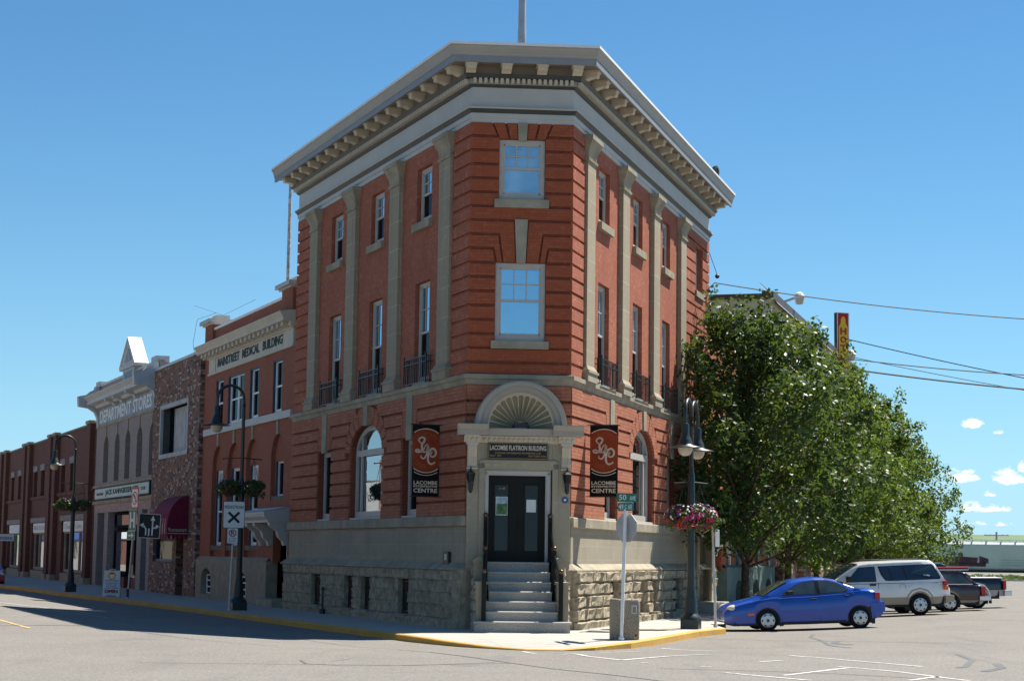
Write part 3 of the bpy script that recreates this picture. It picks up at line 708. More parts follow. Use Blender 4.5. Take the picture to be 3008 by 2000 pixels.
m = mb(k); m.prism([(c2 - .125, 9.95), (c2 + .125, 9.95), (c2 + .18, 11.17), (c2 - .18, 11.17)], 0, .10); obj('keystone', m, 'stone_trim', B, FM[k])
m = mb(k); m.prism([(c1 - .115, 13.38), (c1 + .115, 13.38), (c1 + .14, 13.87), (c1 - .14, 13.87)], 0, .10); obj('keystone', m, 'stone_trim', B, FM[k])
sash(B, k, .75, 2.01, 11.74, 13.41, -.03, fw=.11, glassm='pane_blind', sill=(.62, 2.13, 11.49, 11.73, .14, 'stone_trim'))
sash(B, k, .69, 2.06, 7.81, 9.96, -.03, fw=.12, sill=(.575, 2.165, 7.58, 7.80, .14, 'stone_trim'))
m = mb(k); wall(m, 0, Ln, -.2, 6.62, [(.35, 2.35, 1.7, 4.3)], .03, .5); obj('front_ground_wall', m, 'brick_joint', B, FM[k], recalc=False)
m = mb(k); bands(m, -.045, Ln + .045, [c for c in CG if c[0] > 5.2], [lambda z0, z1: (1.4 - 1.2, 1.4 + 1.2) if z0 < 5.7 else (.45, 2.35) if z0 < 6.1 else None], .031, .10); obj('front_ground_courses', m, 'brick_ground', B, FM[k])

# ---------------------------------------------------------------- string courses and cornice, mitred round the corners
for q_ in (dict(i1=2, fl=(2, .25)), dict(i0=1, fl=(1, 2.5))): sweep('sill_course', [(0, 2.73), (.17, 2.74), (.2, 2.76), (.2, 2.99), (.185, 3.02), (.0, 3.045)], 'stone_trim', B, **q_)
for q_ in (dict(i1=2, fl=(2, .25)), dict(i0=1, fl=(1, 2.5))): sweep('plinth_slope', [(.0, 1.55), (.33, 1.56), (.33, 1.60), (.115, 1.76), (0, 1.76)], 'stone_trim', B, **q_)
sweep('belt_course', [(0, 6.57), (.08, 6.59), (.10, 6.66), (.12, 6.72), (.17, 6.75), (.17, 6.865), (0, 6.90)], 'stone_trim', B)
sweep('architrave', [(0, 13.86), (.05, 13.86), (.05, 13.985), (.085, 13.995), (.085, 14.13), (0, 14.13)], 'paint_frieze', B)
sweep('architrave_moulding', [(0, 14.132), (.10, 14.132), (.12, 14.17), (.17, 14.24), (0, 14.24)], 'paint_dark_trim', B)
sweep('architrave_fillet', [(0, 14.242), (.185, 14.242), (.185, 14.285), (.055, 14.31), (0, 14.31)], 'paint_cream', B)
sweep('frieze', [(0, 14.312), (.05, 14.312), (.05, 14.86), (0, 14.86)], 'paint_frieze', B)
sweep('frieze_moulding', [(0, 14.862), (.08, 14.862), (.15, 14.93), (0, 14.93)], 'paint_dark_trim', B)
db = sweep('dentil_course', [(0, 14.932), (.15, 14.932), (.15, 15.08), (0, 15.08)], 'paint_cornice', B)
for k in 'LFR':
    m = mb(k); s = -.02
    while s < LEN[k] + .05: m.box(s, s + .085, .16, .275, 14.945, 15.078); s += .15
    obj('dentils', m, 'paint_cream', db, FM[k])
sweep('bed_moulding', [(0, 15.082), (.285, 15.082), (.30, 15.11), (.34, 15.17), (0, 15.17)], 'paint_dark_trim', B)
sweep('bracket_band', [(0, 15.172), (.26, 15.172), (.26, 15.44), (0, 15.44)], 'cornice_taupe', B)
sweep('soffit', [(0, 15.442), (.79, 15.442), (.79, 15.47), (0, 15.47)], 'cornice_taupe', B)
sweep('corona', [(.76, 15.38), (.83, 15.38), (.83, 15.55), (0, 15.55), (0, 15.472), (.792, 15.472), (.792, 15.43), (.76, 15.43)], 'cornice_slate', B)
sweep('cornice_crown', [(0, 15.552), (.845, 15.552), (.845, 15.59), (.86, 15.61), (.868, 15.67), (.89, 15.75), (.925, 15.80), (.925, 15.838), (0, 15.838)], 'paint_cornice', B)
sweep('cornice_flashing', [(0, 15.84), (.945, 15.84), (.945, 15.915), (.0, 15.98)], 'flashing_white', B)
for k, ss in (('L', [.22 + i * 1.085 for i in range(17)]), ('F', [-.10, .88, 1.87, 2.85]), ('R', [.26 + i * 1.128 for i in range(19)])):
    for s in ss:
        m = mb(k); wd = .135
        m.extr([(.25, 15.19), (.36, 15.19), (.44, 15.225), (.54, 15.25), (.64, 15.24), (.68, 15.265), (.69, 15.37), (.25, 15.37)], s - wd, s + wd)
        m.extr([(.25, 15.37), (.70, 15.37), (.75, 15.42), (.75, 15.44), (.25, 15.44)], s - wd - .03, s + wd + .03)
        obj('bracket', m, 'paint_cream', B, FM[k])
m = MB(); vs = [(p.x, p.y, 15.7) for p in PT]; m.add(vs, [(0, 1, 2, 3)]); obj('roof', m, 'roof_gravel', B, Matrix.Identity(4), recalc=False)
m = MB(); a, b = PT[0], PT[3]; m.quad((a.x, a.y, -.2), (b.x, b.y, -.2), (b.x, b.y, 15.7), (a.x, a.y, 15.7)); obj('rear_wall', m, 'brick_brown', B, Matrix.Identity(4), recalc=False)

for i, (ka, sa, kb_, sb_) in ((1, ('L', .3, 'F', .3)), (2, ('R', .3, 'F', LEN['F'] - .3))):
    for nm, o, z0, z1, mt in (('corner_stone', .30, -.2, 1.58, 'stone_rough'), ('corner_stone', .105, 1.58, 2.74, 'stone_ashlar')):
        P_ = [wp(ka, sa, o, 0).xy, offp(i, o), wp(kb_, sb_, o, 0).xy, wp(kb_, sb_, -.1, 0).xy, PT[i], wp(ka, sa, -.1, 0).xy]; n = 6
        m = MB(); m.add([(p.x, p.y, z0) for p in P_] + [(p.x, p.y, z1) for p in P_], [tuple(range(6)), tuple(range(6, 12))] + [(j, (j + 1) % 6, 6 + (j + 1) % 6, 6 + j) for j in range(6)]); obj(nm, m, mt, B, Matrix.Identity(4))
# ---------------------------------------------------------------- portal: pilasters, consoles, shell hood
k = 'F'
m = mb(k)
m.box(-.02, .46, .02, .30, -.1, 5.0); m.box(2.29, 2.78, .02, .30, -.1, 5.0); m.box(.46, 2.29, .02, .30, 4.27, 5.0)
m.box(.30, .46, .28, .34, 1.8, 4.45); m.box(2.29, 2.45, .28, .34, 1.8, 4.45); m.box(.30, 2.45, .28, .34, 4.29, 4.50); m.box(.34, 2.41, .30, .36, 4.46, 4.53)
m.box(-.02, 2.78, .02, .34, 4.98, 5.01)
po = obj('portal', m, 'stone_portal', B, FM[k], bevel=.012)
for a, b in ((-.06, .27), (2.49, 2.82)):
    m = mb(k); m.extr([(.3, 4.30), (.36, 4.32), (.40, 4.42), (.40, 4.60), (.47, 4.72), (.52, 4.86), (.52, 5.0), (.3, 5.0)], a + .04, b - .04)
    for q in (.30, .5, .70): m.extr([(.38, 4.40), (.425, 4.42), (.425, 4.60), (.49, 4.72), (.535, 4.86), (.535, 4.97), (.38, 4.97)], a + (b - a) * q - .025, a + (b - a) * q + .025)
    m.box(a + .02, b - .02, .3, .45, 4.27, 4.31); m.box(a, b, .3, .54, 4.93, 4.99)
    obj('console', m, 'paint_cream', po, FM[k])
m = mb(k)
prof = [(.28, 4.99), (.40, 4.99), (.40, 5.17), (.28, 5.17)]
m.extr([(.28, 4.99), (.36, 4.99), (.42, 5.17), (.28, 5.17)], .25, 2.51)
for a, b in ((-.12, .32), (2.44, 2.88)): m.extr([(.28, 4.99), (.52, 4.99), (.60, 5.17), (.28, 5.17)], a, b)
for i in range(15): x = .44 + i * .1341; m.ball((x, .405, 5.075), .042, 8, 5, 1.25)
for x in (-.04, .10, .24, 2.52, 2.66, 2.80): m.ball((x, .575, 5.075), .042, 8, 5, 1.25)
m.box(-.10, .30, .28, .62, 5.165, 5.185); obj('egg_moulding', m, 'paint_cream', po, FM[k])
m = mb(k)
for a, b in ((-.30, .52), (2.27, 3.10)):
    m.extr([(.05, 5.18), (.66, 5.18), (.68, 5.20), (.68, 5.31), (.72, 5.33), (.80, 5.45), (.80, 5.47), (.05, 5.49)], a, b)
m.extr([(.05, 5.18), (.55, 5.18), (.57, 5.31), (.60, 5.34), (.60, 5.37), (.05, 5.38)], .5, 2.29)
obj('portal_cornice', m, 'paint_cornice', po, FM[k])
C0, Z0 = 1.405, 5.42
def ring(m, r0, r1, o0, o1, n=30):
    for i in range(n):
        t0, t1 = math.pi * i / n, math.pi * (i + 1) / n
        m.prism([(C0 - r0 * math.cos(t0), Z0 + r0 * math.sin(t0)), (C0 - r1 * math.cos(t0), Z0 + r1 * math.sin(t0)), (C0 - r1 * math.cos(t1), Z0 + r1 * math.sin(t1)), (C0 - r0 * math.cos(t1), Z0 + r0 * math.sin(t1))], o0, o1)
m = mb(k); ring(m, 1.10, 1.215, .02, .64); ring(m, 1.205, 1.25, .02, .60); ring(m, .97, 1.105, .02, .56); ring(m, .93, .975, .02, .50); ho = obj('arched_hood', m, 'paint_cornice', po, FM[k])
# the shell: concave half dome with scooped flutes
m = mb(k); nr, na = 8, 30
def dome(r, t): return (C0 - r * math.cos(t), .46 - .30 * (1 - (r / .95) ** 2), Z0 - .02 + r * math.sin(t))
vs = [dome(.95 * j / nr + .001, math.pi * i / na) for j in range(nr + 1) for i in range(na + 1)]
m.add(vs, [(j * (na + 1) + i, j * (na + 1) + i + 1, (j + 1) * (na + 1) + i + 1, (j + 1) * (na + 1) + i) for j in range(nr) for i in range(na)])
obj('shell_niche', m, 'paint_cream', ho, FM[k], smooth=60, recalc=False)
m = mb(k); nf = 15
for f in range(nf):
    t = math.pi * (f + .5) / nf; hw = math.pi / nf * .40
    left, right = [], []
    for j in range(9):
        r = .20 + .60 * j / 8
        left.append((r, t - hw)); right.append((r, t + hw))
    cap = [(.80 + .085 * math.sin(math.pi * q / 6), t - hw * math.cos(math.pi * q / 6)) for q in range(1, 6)]
    ol = left + cap + right[::-1]
    pts = []
    for r, tt in ol:
        x, y, z = dome(r, tt); pts.append((x, y + .022, z))
    cen = []
    for r, tt in ol:
        u = (tt - t) * .35 + t; x, y, z = dome(.2 + (r - .2) * .96 + .01, u); cen.append((x, y + .006, z))
    n_ = len(ol)
    m.add(pts + cen, [(i, (i + 1) % n_, n_ + (i + 1) % n_, n_ + i) for i in range(n_)] + [tuple(range(n_, 2 * n_))])
obj('shell_flutes', m, 'shell_flute', ho, FM[k], recalc=False)
m = mb(k)
ring(m, .862, .90, .38, .455)
for f in range(nf + 1):
    t = math.pi * f / nf
    if 0 < f < nf: m.tube([dome(.2, t), dome(.5, t), dome(.84, t)], [.012, .017, .022], 5)
obj('shell_ribs', m, 'paint_cream', ho, FM[k])
m = mb(k)
for i in range(9): m.tube([(C0 - .2 + i * .05, .46, Z0 + .02), (C0 - .17 + i * .0425, .50, Z0 + .12)], .018, 5)
m.box(C0 - .19, C0 + .19, .42, .50, Z0 - .01, Z0 + .06); m.ball((C0 - .2, .5, Z0 - .0), .04, 6, 4); m.ball((C0 + .2, .5, Z0), .04, 6, 4)
obj('shell_boss', m, 'black_iron', ho, FM[k])
# door
m = mb(k); m.box(.44, .57, .02, .22, 1.8, 4.12); m.box(2.12, 2.26, .02, .22, 1.8, 4.12); m.box(.44, 2.26, .02, .22, 4.12, 4.28); m.box(.47, .54, .2, .25, 1.8, 4.2); m.box(2.16, 2.23, .2, .25, 1.8, 4.2); m.box(.47, 2.23, .2, .25, 4.15, 4.24)
obj('door_frame', m, 'paint_frieze', po, FM[k])
for a, b, g0, g1 in ((.57, 1.343, .76, 1.12), (1.347, 2.12, 1.58, 1.93)):
    m = mb(k); wall(m, a, b, 1.8, 4.12, [(g0, g1, 2.10, 3.86)], .06, .05); m.box(a, b, .0, .012, 1.8, 4.12)
    for x in (g0 - .045, g1 + .015): m.box(x, x + .03, .06, .075, 2.06, 3.9)
    m.box(g0 - .045, g1 + .045, .06, .075, 2.06, 2.09); m.box(g0 - .045, g1 + .045, .06, .075, 3.87, 3.9)
    if a > 1: m.box(1.40, 1.43, .06, .10, 2.65, 2.95)
    dd = obj('door', m, 'black_paint', po, FM[k], recalc=False)
    m = mb(k); m.quad((g0, .02, 2.1), (g1, .02, 2.1), (g1, .02, 3.86), (g0, .02, 3.86)); obj('pane', m, 'pane_dark', dd, FM[k])
# steps: landing and seven risers, with cheek blocks
ys = [.02, .62, .92, 1.22, 1.52, 1.82, 2.12, 2.42]; zs = [1.80, 1.545, 1.29, 1.04, .785, .535, .285]
m = mb(k)
for i in range(7):
    a, b = (.54, 2.20) if i < 4 else (.42, 2.30) if i < 6 else (.13, 2.60)
    m.box(a, b, ys[0], ys[i + 1] - .05, -.15 if i == 6 else zs[i] - .26, zs[i] - .07)
    pr_ = [(ys[0] if i == 0 else ys[i] - .1, zs[i] - .07), (ys[i + 1] - .01, zs[i] - .07), (ys[i + 1] + .012, zs[i] - .05), (ys[i + 1] + .012, zs[i] - .02), (ys[i + 1] - .015, zs[i]), (ys[0] if i == 0 else ys[i] - .1, zs[i])]
    m.extr(pr_, a - (.03 if i == 6 else 0), b + (.03 if i == 6 else 0))
obj('front_steps', m, 'step_granite', B, FM[k])
CK = []
for a, b in ((.17, .44), (2.31, 2.58)):
    m = mb(k); m.box(a, b, .3, 1.0, -.1, 1.78); m.box(a, b, 1.0, 2.05, -.1, 1.22)
    m.box(a - .03, b + .03, .3, 1.04, 1.78, 1.85); m.prism([(a - .03, 1.85), (b + .03, 1.85), ((a + b) / 2 + .02, 1.92), ((a + b) / 2 - .02, 1.92)], .3, 1.04)
    m.box(a - .03, b + .03, 1.04, 2.09, 1.22, 1.29); CK.append(obj('stair_cheek', m, 'stone_trim', B, FM[k]))
rr = random.Random(9)
for side, a in ((-1, .17), (1, 2.58)):
    m = mb(k)
    for o0, o1, zt in ((.3, 1.0, 1.78), (1.0, 2.05, 1.22)):
        z = -.12; 
        while z < zt - .1:
            z1 = min(z + .30, zt); nx, nzz = 5, 4; vs = []
            for j in range(nzz + 1):
                for i in range(nx + 1):
                    ed = min(i, nx - i, j, nzz - j); hgt = 0 if ed == 0 else rr.uniform(.035, .075)
                    vs.append((a + side * hgt, o0 + (o1 - o0) * i / nx, z + (z1 - z) * j / nzz))
            m.add(vs, [(j * (nx + 1) + i, j * (nx + 1) + i + 1, (j + 1) * (nx + 1) + i + 1, (j + 1) * (nx + 1) + i) for j in range(nzz) for i in range(nx)]); z = z1
    obj('cheek_rough_stone', m, 'stone_rough', CK[0 if side < 0 else 1], FM[k], recalc=False)
for x, xo in ((.50, .37), (2.24, 2.37)):
    m = mb(k)
    P3 = [(x, .36, 1.8, 2.98), (x + (xo - x) * .35, 1.15, 1.04, 2.10), (xo, 2.15, .285, 1.50)]
    for (a, o, z0, z1) in P3: m.box(a - .055, a + .055, o - .055, o + .055, z0, z1)
    for (a, o, z0, z1), (a2, o2, y0, y1) in zip(P3, P3[1:]):
        for f0 in (.93, .62, .34):
            m.tube([(a, o, z0 + (z1 - z0) * f0), (a2, o2, y0 + (y1 - y0) * f0)], .022, 5)
        for i in range(1, 6):
            f = i / 6; m.tube([(a + (a2 - a) * f, o + (o2 - o) * f, z0 + .33 * (z1 - z0) + (y0 + .33 * (y1 - y0) - z0 - .33 * (z1 - z0)) * f), (a + (a2 - a) * f, o + (o2 - o) * f, z0 + .93 * (z1 - z0) + (y0 + .93 * (y1 - y0) - z0 - .93 * (z1 - z0)) * f)], .011, 4)
    rl = obj('stair_railing', m, 'black_paint', B, FM[k])
    for (a, o, z0, z1) in P3: m = mb(k); m.ball((a, o, z1 + .06), .07, 10, 6); m.lathe([(.05, z1), (.035, z1 + .02)], (a, o, 0), 8); obj('ball_finial', m, 'bronze', rl, FM[k], smooth=50)

# ---------------------------------------------------------------- things fixed to the corner building
def wall_thing(name, label, cat, k, s, o, z, group=None): return thing(name, label, cat, mat=Matrix.Translation(wp(k, s, o, z)), group=group)
t = wall_thing('name_sign', 'black sign with gold lettering over the corner doorway', 'sign', 'F', 1.33, .3, 4.55)
m = mb('F'); m.box(.53, 2.16, .33, .385, 4.55, 5.0); obj('board', m, 'sign_black', t, FM['F'], bevel=.01)
m = mb('F')
for a, b, c, d in ((.545, 2.145, 4.565, 4.575), (.545, 2.145, 4.975, 4.985), (.545, .555, 4.565, 4.985), (2.135, 2.145, 4.565, 4.985)): m.box(a, b, .38, .389, c, d)
obj('border', m, 'gold_letter', t, FM['F'])
wtext('lettering', 'LACOMBE FLATIRON BUILDING', 'banner_cream', t, 'F', .58, 2.11, 4.79, 4.925, .387, extra=.018)
wtext('lettering', 'CALKINS HARGREAVES PROPERTIES LTD.', 'gold_letter', t, 'F', .72, 1.97, 4.695, 4.74, .387)
wtext('lettering', 'BUILT 1904', 'gold_letter', t, 'F', .585, .885, 4.62, 4.665, .387)
wtext('lettering', 'RESTORED 2002', 'gold_letter', t, 'F', 1.63, 2.10, 4.62, 4.665, .387)
for i, s in enumerate((.07, 2.68)):
    t = wall_thing('wall_lantern', 'black wall lantern left of the corner doorway' if i == 0 else 'black wall lantern right of the corner doorway above the blue plaque', 'lantern', 'F', s, .3, 3.62, 'lanterns flanking the corner doorway')
    m = mb('F'); m.lathe([(.01, 3.62), (.045, 3.66), (.06, 3.72), (.075, 3.90), (.085, 3.93)], (s, .45, 0), 8); m.lathe([(.12, 4.14), (.125, 4.16), (.05, 4.22), (.035, 4.25), (.02, 4.28), (.012, 4.34)], (s, .45, 0), 6)
    m.box(s - .05, s + .05, .30, .34, 3.70, 3.98); m.box(s - .015, s + .015, .33, .45, 3.86, 3.90)
    for i_ in range(6):
        a = math.pi * 2 * i_ / 6; m.tube([(s + .08 * math.cos(a), .45 + .08 * math.sin(a), 3.93), (s + .115 * math.cos(a), .45 + .115 * math.sin(a), 4.15)], .008, 4)
    obj('housing', m, 'black_iron', t, FM['F'])
    m = mb('F'); m.lathe([(.07, 3.93), (.105, 4.145)], (s, .45, 0), 6); obj('lantern_glass', m, 'pane_dark', t, FM['F'])
t = wall_thing('round_plaque', 'small round blue heritage plaque under the right wall lantern', 'plaque', 'F', 2.64, .3, 3.48)
m = mb('F'); m.prism([(2.64 + .085 * math.cos(i * math.pi / 10), 3.48 + .085 * math.sin(i * math.pi / 10)) for i in range(20)], .30, .325); obj('disc', m, 'sign_blue', t, FM['F'])
m = mb('F'); m.prism([(2.64 + .035 * math.cos(i * math.pi / 6), 3.48 + .035 * math.sin(i * math.pi / 6)) for i in range(12)], .32, .33); obj('emblem', m, 'sign_white', t, FM['F'])
t = wall_thing('door_poster', 'green landscape poster in the left door pane', 'poster', 'F', .93, .07, 3.25)
m = mb('F'); m.box(.785, 1.105, .022, .028, 3.05, 3.55); obj('paper', m, 'sign_white', t, FM['F'])
m = mb('F'); m.box(.80, 1.09, .028, .031, 3.07, 3.36); obj('picture', m, 'poster_green', t, FM['F'])
m = mb('F'); m.box(.80, 1.09, .028, .031, 3.36, 3.535); obj('picture_sky', m, 'poster_sky', t, FM['F'])
wtext('door_number', '# 100', 'gold_letter', None, 'F', .87, 1.03, 3.74, 3.80, .03); o = bpy.data.objects['door_number']; tag(o, 'small gold door number above the green poster', 'lettering')
t = wall_thing('door_notice', 'white paper notice taped inside the right door pane', 'notice', 'F', 1.75, .07, 3.3)
m = mb('F'); m.box(1.62, 1.88, .024, .03, 3.14, 3.48); obj('paper', m, 'sign_white', t, FM['F'])
t = wall_thing('entry_panel', 'small dark intercom box on the smooth stone left of the steps', 'intercom', 'L', 1.1, .1, 1.7)
m = mb('L'); m.box(.90, 1.36, .10, .19, 1.70, 2.05); obj('case', m, 'black_iron', t, FM['L'], bevel=.02)
m = mb('L'); m.box(1.0, 1.16, .19, .20, 1.82, 1.99); obj('display', m, 'galvanised', t, FM['L'])
t = wall_thing('standpipe', 'thin dark standpipe at the foot of the left wall', 'pipe', 'L', 11.75, .5, 0)
m = mb('L'); m.lathe([(.10, 0), (.10, .14), (.035, .17), (.03, .74), (.06, .76), (.06, .84), (.02, .87)], (11.75, .55, 0), 8); obj('pipe', m, 'black_iron', t, FM['L'])

# hanging banners, square to their walls
def stroke(m, pts, wd, y0, y1, n=7):
    """a pen stroke through control points (Catmull-Rom), swelling in the middle"""
    P = [pts[0]] + list(pts) + [pts[-1]]; ou = []
    for i in range(1, len(P) - 2):
        for j in range(n):
            t = j / n; q = []
            for a in (0, 1):
                p0, p1, p2, p3 = (P[i - 1][a], P[i][a], P[i + 1][a], P[i + 2][a])
                q.append(.5 * ((2 * p1) + (-p0 + p2) * t + (2 * p0 - 5 * p1 + 4 * p2 - p3) * t * t + (-p0 + 3 * p1 - 3 * p2 + p3) * t ** 3))
            ou.append(q)
    ou.append(pts[-1]); L = len(ou)
    for i in range(L - 1):
        a, b = Vector(ou[i]), Vector(ou[i + 1]); d = b - a
        if d.length < 1e-6: continue
        nn = Vector((-d.y, d.x)).normalized(); d = d.normalized() * .003
        w0 = wd * (.45 + .55 * math.sin(math.pi * i / L)); w1 = wd * (.45 + .55 * math.sin(math.pi * (i + 1) / L))
        m.prism([tuple(a + nn * w0 - d), tuple(a - nn * w0 - d), tuple(b - nn * w1 + d), tuple(b + nn * w1 + d)], y0, y1)
def banner(k, s, z0, z1, label):
    # frame: x runs along the outward normal so that it reads left to right for the viewer
    rev = k == 'L'
    xd = OUT[k] * (-1 if rev else 1); org = wp(k, s, 1.0 if rev else .2, z0); yd = UP.cross(xd)
    m4 = Matrix.Identity(4)
    for i in range(3): m4[i][0], m4[i][1], m4[i][2] = xd[i], yd[i], UP[i]
    m4.translation = org; Wd, H = .80, z1 - z0
    t = thing('hanging_banner', label, 'banner', mat=m4, group='banners flanking the corner doorway')
    m = MB(); m.box(0, Wd, -.006, .006, 0, H); obj('cloth', m, 'banner_black', t, m4)
    cx_, cz_, rx, rz = Wd / 2, H * .635, Wd / 2, H * .315
    def disc(r, y, a0=0, wd=None, n=36):
        o_ = []
        for i in range(n):
            a = 2 * math.pi * i / n; o_.append((min(max(cx_ + r * math.cos(a), 0.002), Wd - .002), cz_ + r * math.sin(a)))
        return o_
    r0 = .60
    m = MB(); m.prism(disc(r0, 0), -.011, -.006); obj('red_disc', m, 'banner_red', t, m4)
    for rad, th, up_ in ((r0 + .012, .011, 1), (r0 + .012, .011, -1), (r0 + .085, .009, -1)):
        n = 60; m = MB()
        for i in range(n):
            a0, a1 = 2 * math.pi * i / n, 2 * math.pi * (i + 1) / n
            if math.sin((a0 + a1) / 2) * up_ < .3: continue
            p = [(cx_ + q * math.cos(a), cz_ + q * math.sin(a)) for q, a in ((rad - th, a0), (rad + th, a0), (rad + th, a1), (rad - th, a1))]
            if all(0 <= x <= Wd for x, z in p): m.prism(p, -.013, -.006)
        obj('white_ring', m, 'banner_cream', t, m4)
    for rad in (.50, .385):
        m = MB(); n = 60
        for i in range(n):
            a0, a1 = 2 * math.pi * i / n, 2 * math.pi * (i + 1) / n
            p = [(cx_ + q * math.cos(a), cz_ + q * math.sin(a)) for q, a in ((rad - .004, a0), (rad + .004, a0), (rad + .004, a1), (rad - .004, a1))]
            if all(0 <= x <= Wd for x, z in p): m.prism(p, -.013, -.006)
        obj('tan_ring', m, 'banner_tan', t, m4)
    # curved lettering round the disc, letter by letter in one mesh
    for word, ac, flip in (('LACOMBE INTER', math.pi / 2, 1), ('LACOMBE INTER', -math.pi / 2, -1)):
        g = MB(); L = len(word)
        for i, ch in enumerate(word):
            if ch == ' ': continue
            a = ac - flip * (i - (L - 1) / 2) * .115
            x, z = cx_ + .445 * math.cos(a), cz_ + .445 * math.sin(a)
            if not .03 < x < Wd - .03: continue
            ta = Vector((math.sin(a), -math.cos(a))) * flip; rd = Vector((math.cos(a), math.sin(a))) * flip
            for u0, u1, v0, v1 in GLY.get(ch, [(-.5, -.25, -1, 1), (.25, .5, -1, 1), (-.5, .5, .7, 1), (-.5, .5, -.15, .15)]):
                p = [(x + ta.x * u * .034 + rd.x * v * .03, z + ta.y * u * .034 + rd.y * v * .03) for u, v in ((u0, v0), (u1, v0), (u1, v1), (u0, v1))]
                g.prism(p, -.013, -.006)
        obj('ring_lettering', g, 'banner_tan', t, m4)
    # monogram
    m = MB(); f = lambda L: [(cx_ + x * .30, cz_ + z * .30) for x, z in L]
    stroke(m, f([(-.42, .62), (-.62, .78), (-.72, 1.02), (-.45, 1.22), (-.15, 1.10), (-.22, .82), (-.42, .55), (-.40, .10), (-.62, -.12), (-.95, -.10), (-.98, .05), (-.75, .08), (-.45, -.10), (-.15, -.12)]), .030, -.015, -.006)
    stroke(m, f([(.18, .60), (-.02, .52), (-.20, .20), (-.22, -.08), (-.02, -.10), (.12, .15), (.16, .50), (.16, .10), (.20, -.10), (.30, -.02), (.30, .20), (.12, .24)]), .022, -.015, -.006)
    stroke(m, f([(.60, -.10), (.45, -.38), (.62, -.55), (.92, -.40), (.95, -.02), (.70, .20), (.40, .05), (.22, -.45), (.24, -1.0), (.50, -1.22), (.82, -1.10), (.88, -1.0)]), .032, -.015, -.006)
    stroke(m, f([(.30, .45), (.14, .10), (.04, -.40), (-.20, -.72), (-.48, -.62), (-.46, -.42)]), .022, -.015, -.006)
    obj('monogram', m, 'banner_cream', t, m4)
    for s_, c_, h_ in (('LACOMBE', .345, .105), ('INTERPRETIVE', .27, .055), ('CENTRE', .12, .12)):
        text('lettering', s_, 'banner_cream', t, m4 @ Vector((.05, -.009, c_)), xd, UP, Wd - .1, h_, .008, extra=.02)
    m = MB()
    for zz in (.02, H - .02): m.tube([(1.0 if rev else -.2, 0, zz), (-.06 if rev else Wd + .06, 0, zz)], .014, 6)
    for zz in (-.1, H - .12): m.box(.96 if rev else -.2, 1.0 if rev else -.16, -.04, .04, zz, zz + .24)
    obj('arm', m, 'black_iron', t, m4)
GLY = {'L': [(-.5, -.25, -1, 1), (-.5, .5, -1, -.7)], 'I': [(-.12, .12, -1, 1)], 'T': [(-.12, .12, -1, 1), (-.5, .5, .7, 1)], 'E': [(-.5, -.25, -1, 1), (-.5, .5, -1, -.7), (-.5, .4, -.15, .15), (-.5, .5, .7, 1)],
       'C': [(-.5, -.25, -1, 1), (-.5, .5, -1, -.7), (-.5, .5, .7, 1)], 'N': [(-.5, -.25, -1, 1), (.25, .5, -1, 1), (-.2, .2, -.3, .3)], 'M': [(-.6, -.35, -1, 1), (.35, .6, -1, 1), (-.2, .2, 0, .6)],
       'O': [(-.5, -.25, -1, 1), (.25, .5, -1, 1), (-.5, .5, .7, 1), (-.5, .5, -1, -.7)], 'B': [(-.5, -.25, -1, 1), (.25, .5, -1, 1), (-.5, .5, .7, 1), (-.5, .5, -1, -.7), (-.5, .5, -.15, .15)]}
banner('L', 1.72, 3.55, 5.58, 'red and black hanging banner on the wall left of the corner doorway')
banner('R', 1.62, 3.62, 5.65, 'red and black hanging banner on the sunlit wall right of the doorway')
# roof furniture
t = thing('flagpole', 'tall grey flagpole standing on the roof behind the front cornice', 'flagpole', (.17, 55.5, 15.7))
m = MB(); m.lathe([(.13, 15.7), (.125, 17.6), (.115, 17.65), (.10, 22.0), (.07, 27)], (.17, 55.5, 0), 12); obj('pole', m, 'grey_metal', t, Matrix.Identity(4), smooth=40)
m = MB(); m.box(.06, .26, 55.34, 55.40, 16.9, 17.3); m.tube([(.25, 55.36, 16.9), (.34, 55.36, 17.2)], .015); obj('cleat', m, 'grey_metal', t, Matrix.Identity(4))
t = thing('roof_ventilator', 'round dark disc ventilator on the roof edge at the right', 'ventilator', (6.9, 69.0, 15.7))
m = MB(); c_ = wp('R', 18.9, .55, 16.15)
m.lathe([(.02, -.06), (.36, -.06), (.40, 0), (.36, .06), (.02, .06)], (0, 0, 0), 20)
obj('disc', m, 'paint_dark_trim', t, Matrix.Translation(c_) @ Matrix.Rotation(R(-72), 4, 'Z') @ Matrix.Rotation(R(80), 4, 'X'))
m = MB(); m.tube([(c_.x, c_.y, 15.75), (c_.x, c_.y, 16.0)], .05); obj('post', m, 'black_iron', t, Matrix.Identity(4))

# ================================================================== GROUND: road, pavement, kerb, markings
CURB = [(-62, 180), (-44, 137.5), (-34.5, 117), (-27.0, 101.5), (-23.4, 94.0), (-20.4, 86.9), (-18.1, 81.9), (-15.9, 77.3), (-13.57, 72.3), (-11.4, 67.4), (-9.6, 63.3), (-7.9, 59.35), (-6.55, 56.2), (-4.9, 52.4), (-3.35, 48.96), (-2.4, 46.9),
        (-1.45, 45.15), (-.5, 44.0), (.4, 43.45), (1.2, 43.45), (2.0, 43.95), (2.9, 45.1), (3.6, 46.9), (4.3, 49.2), (5.2, 52.2), (6.2, 54.5), (6.15, 56.4), (9.0, 66.1), (12.0, 76.3), (16.6, 91.9), (25, 120.4), (34, 151), (34, 180)]
CH = [.15] * len(CURB)
for i, h in ((15, .14), (16, .10), (17, .05), (18, .02), (19, .02), (20, .07), (21, .13)): CH[i] = h
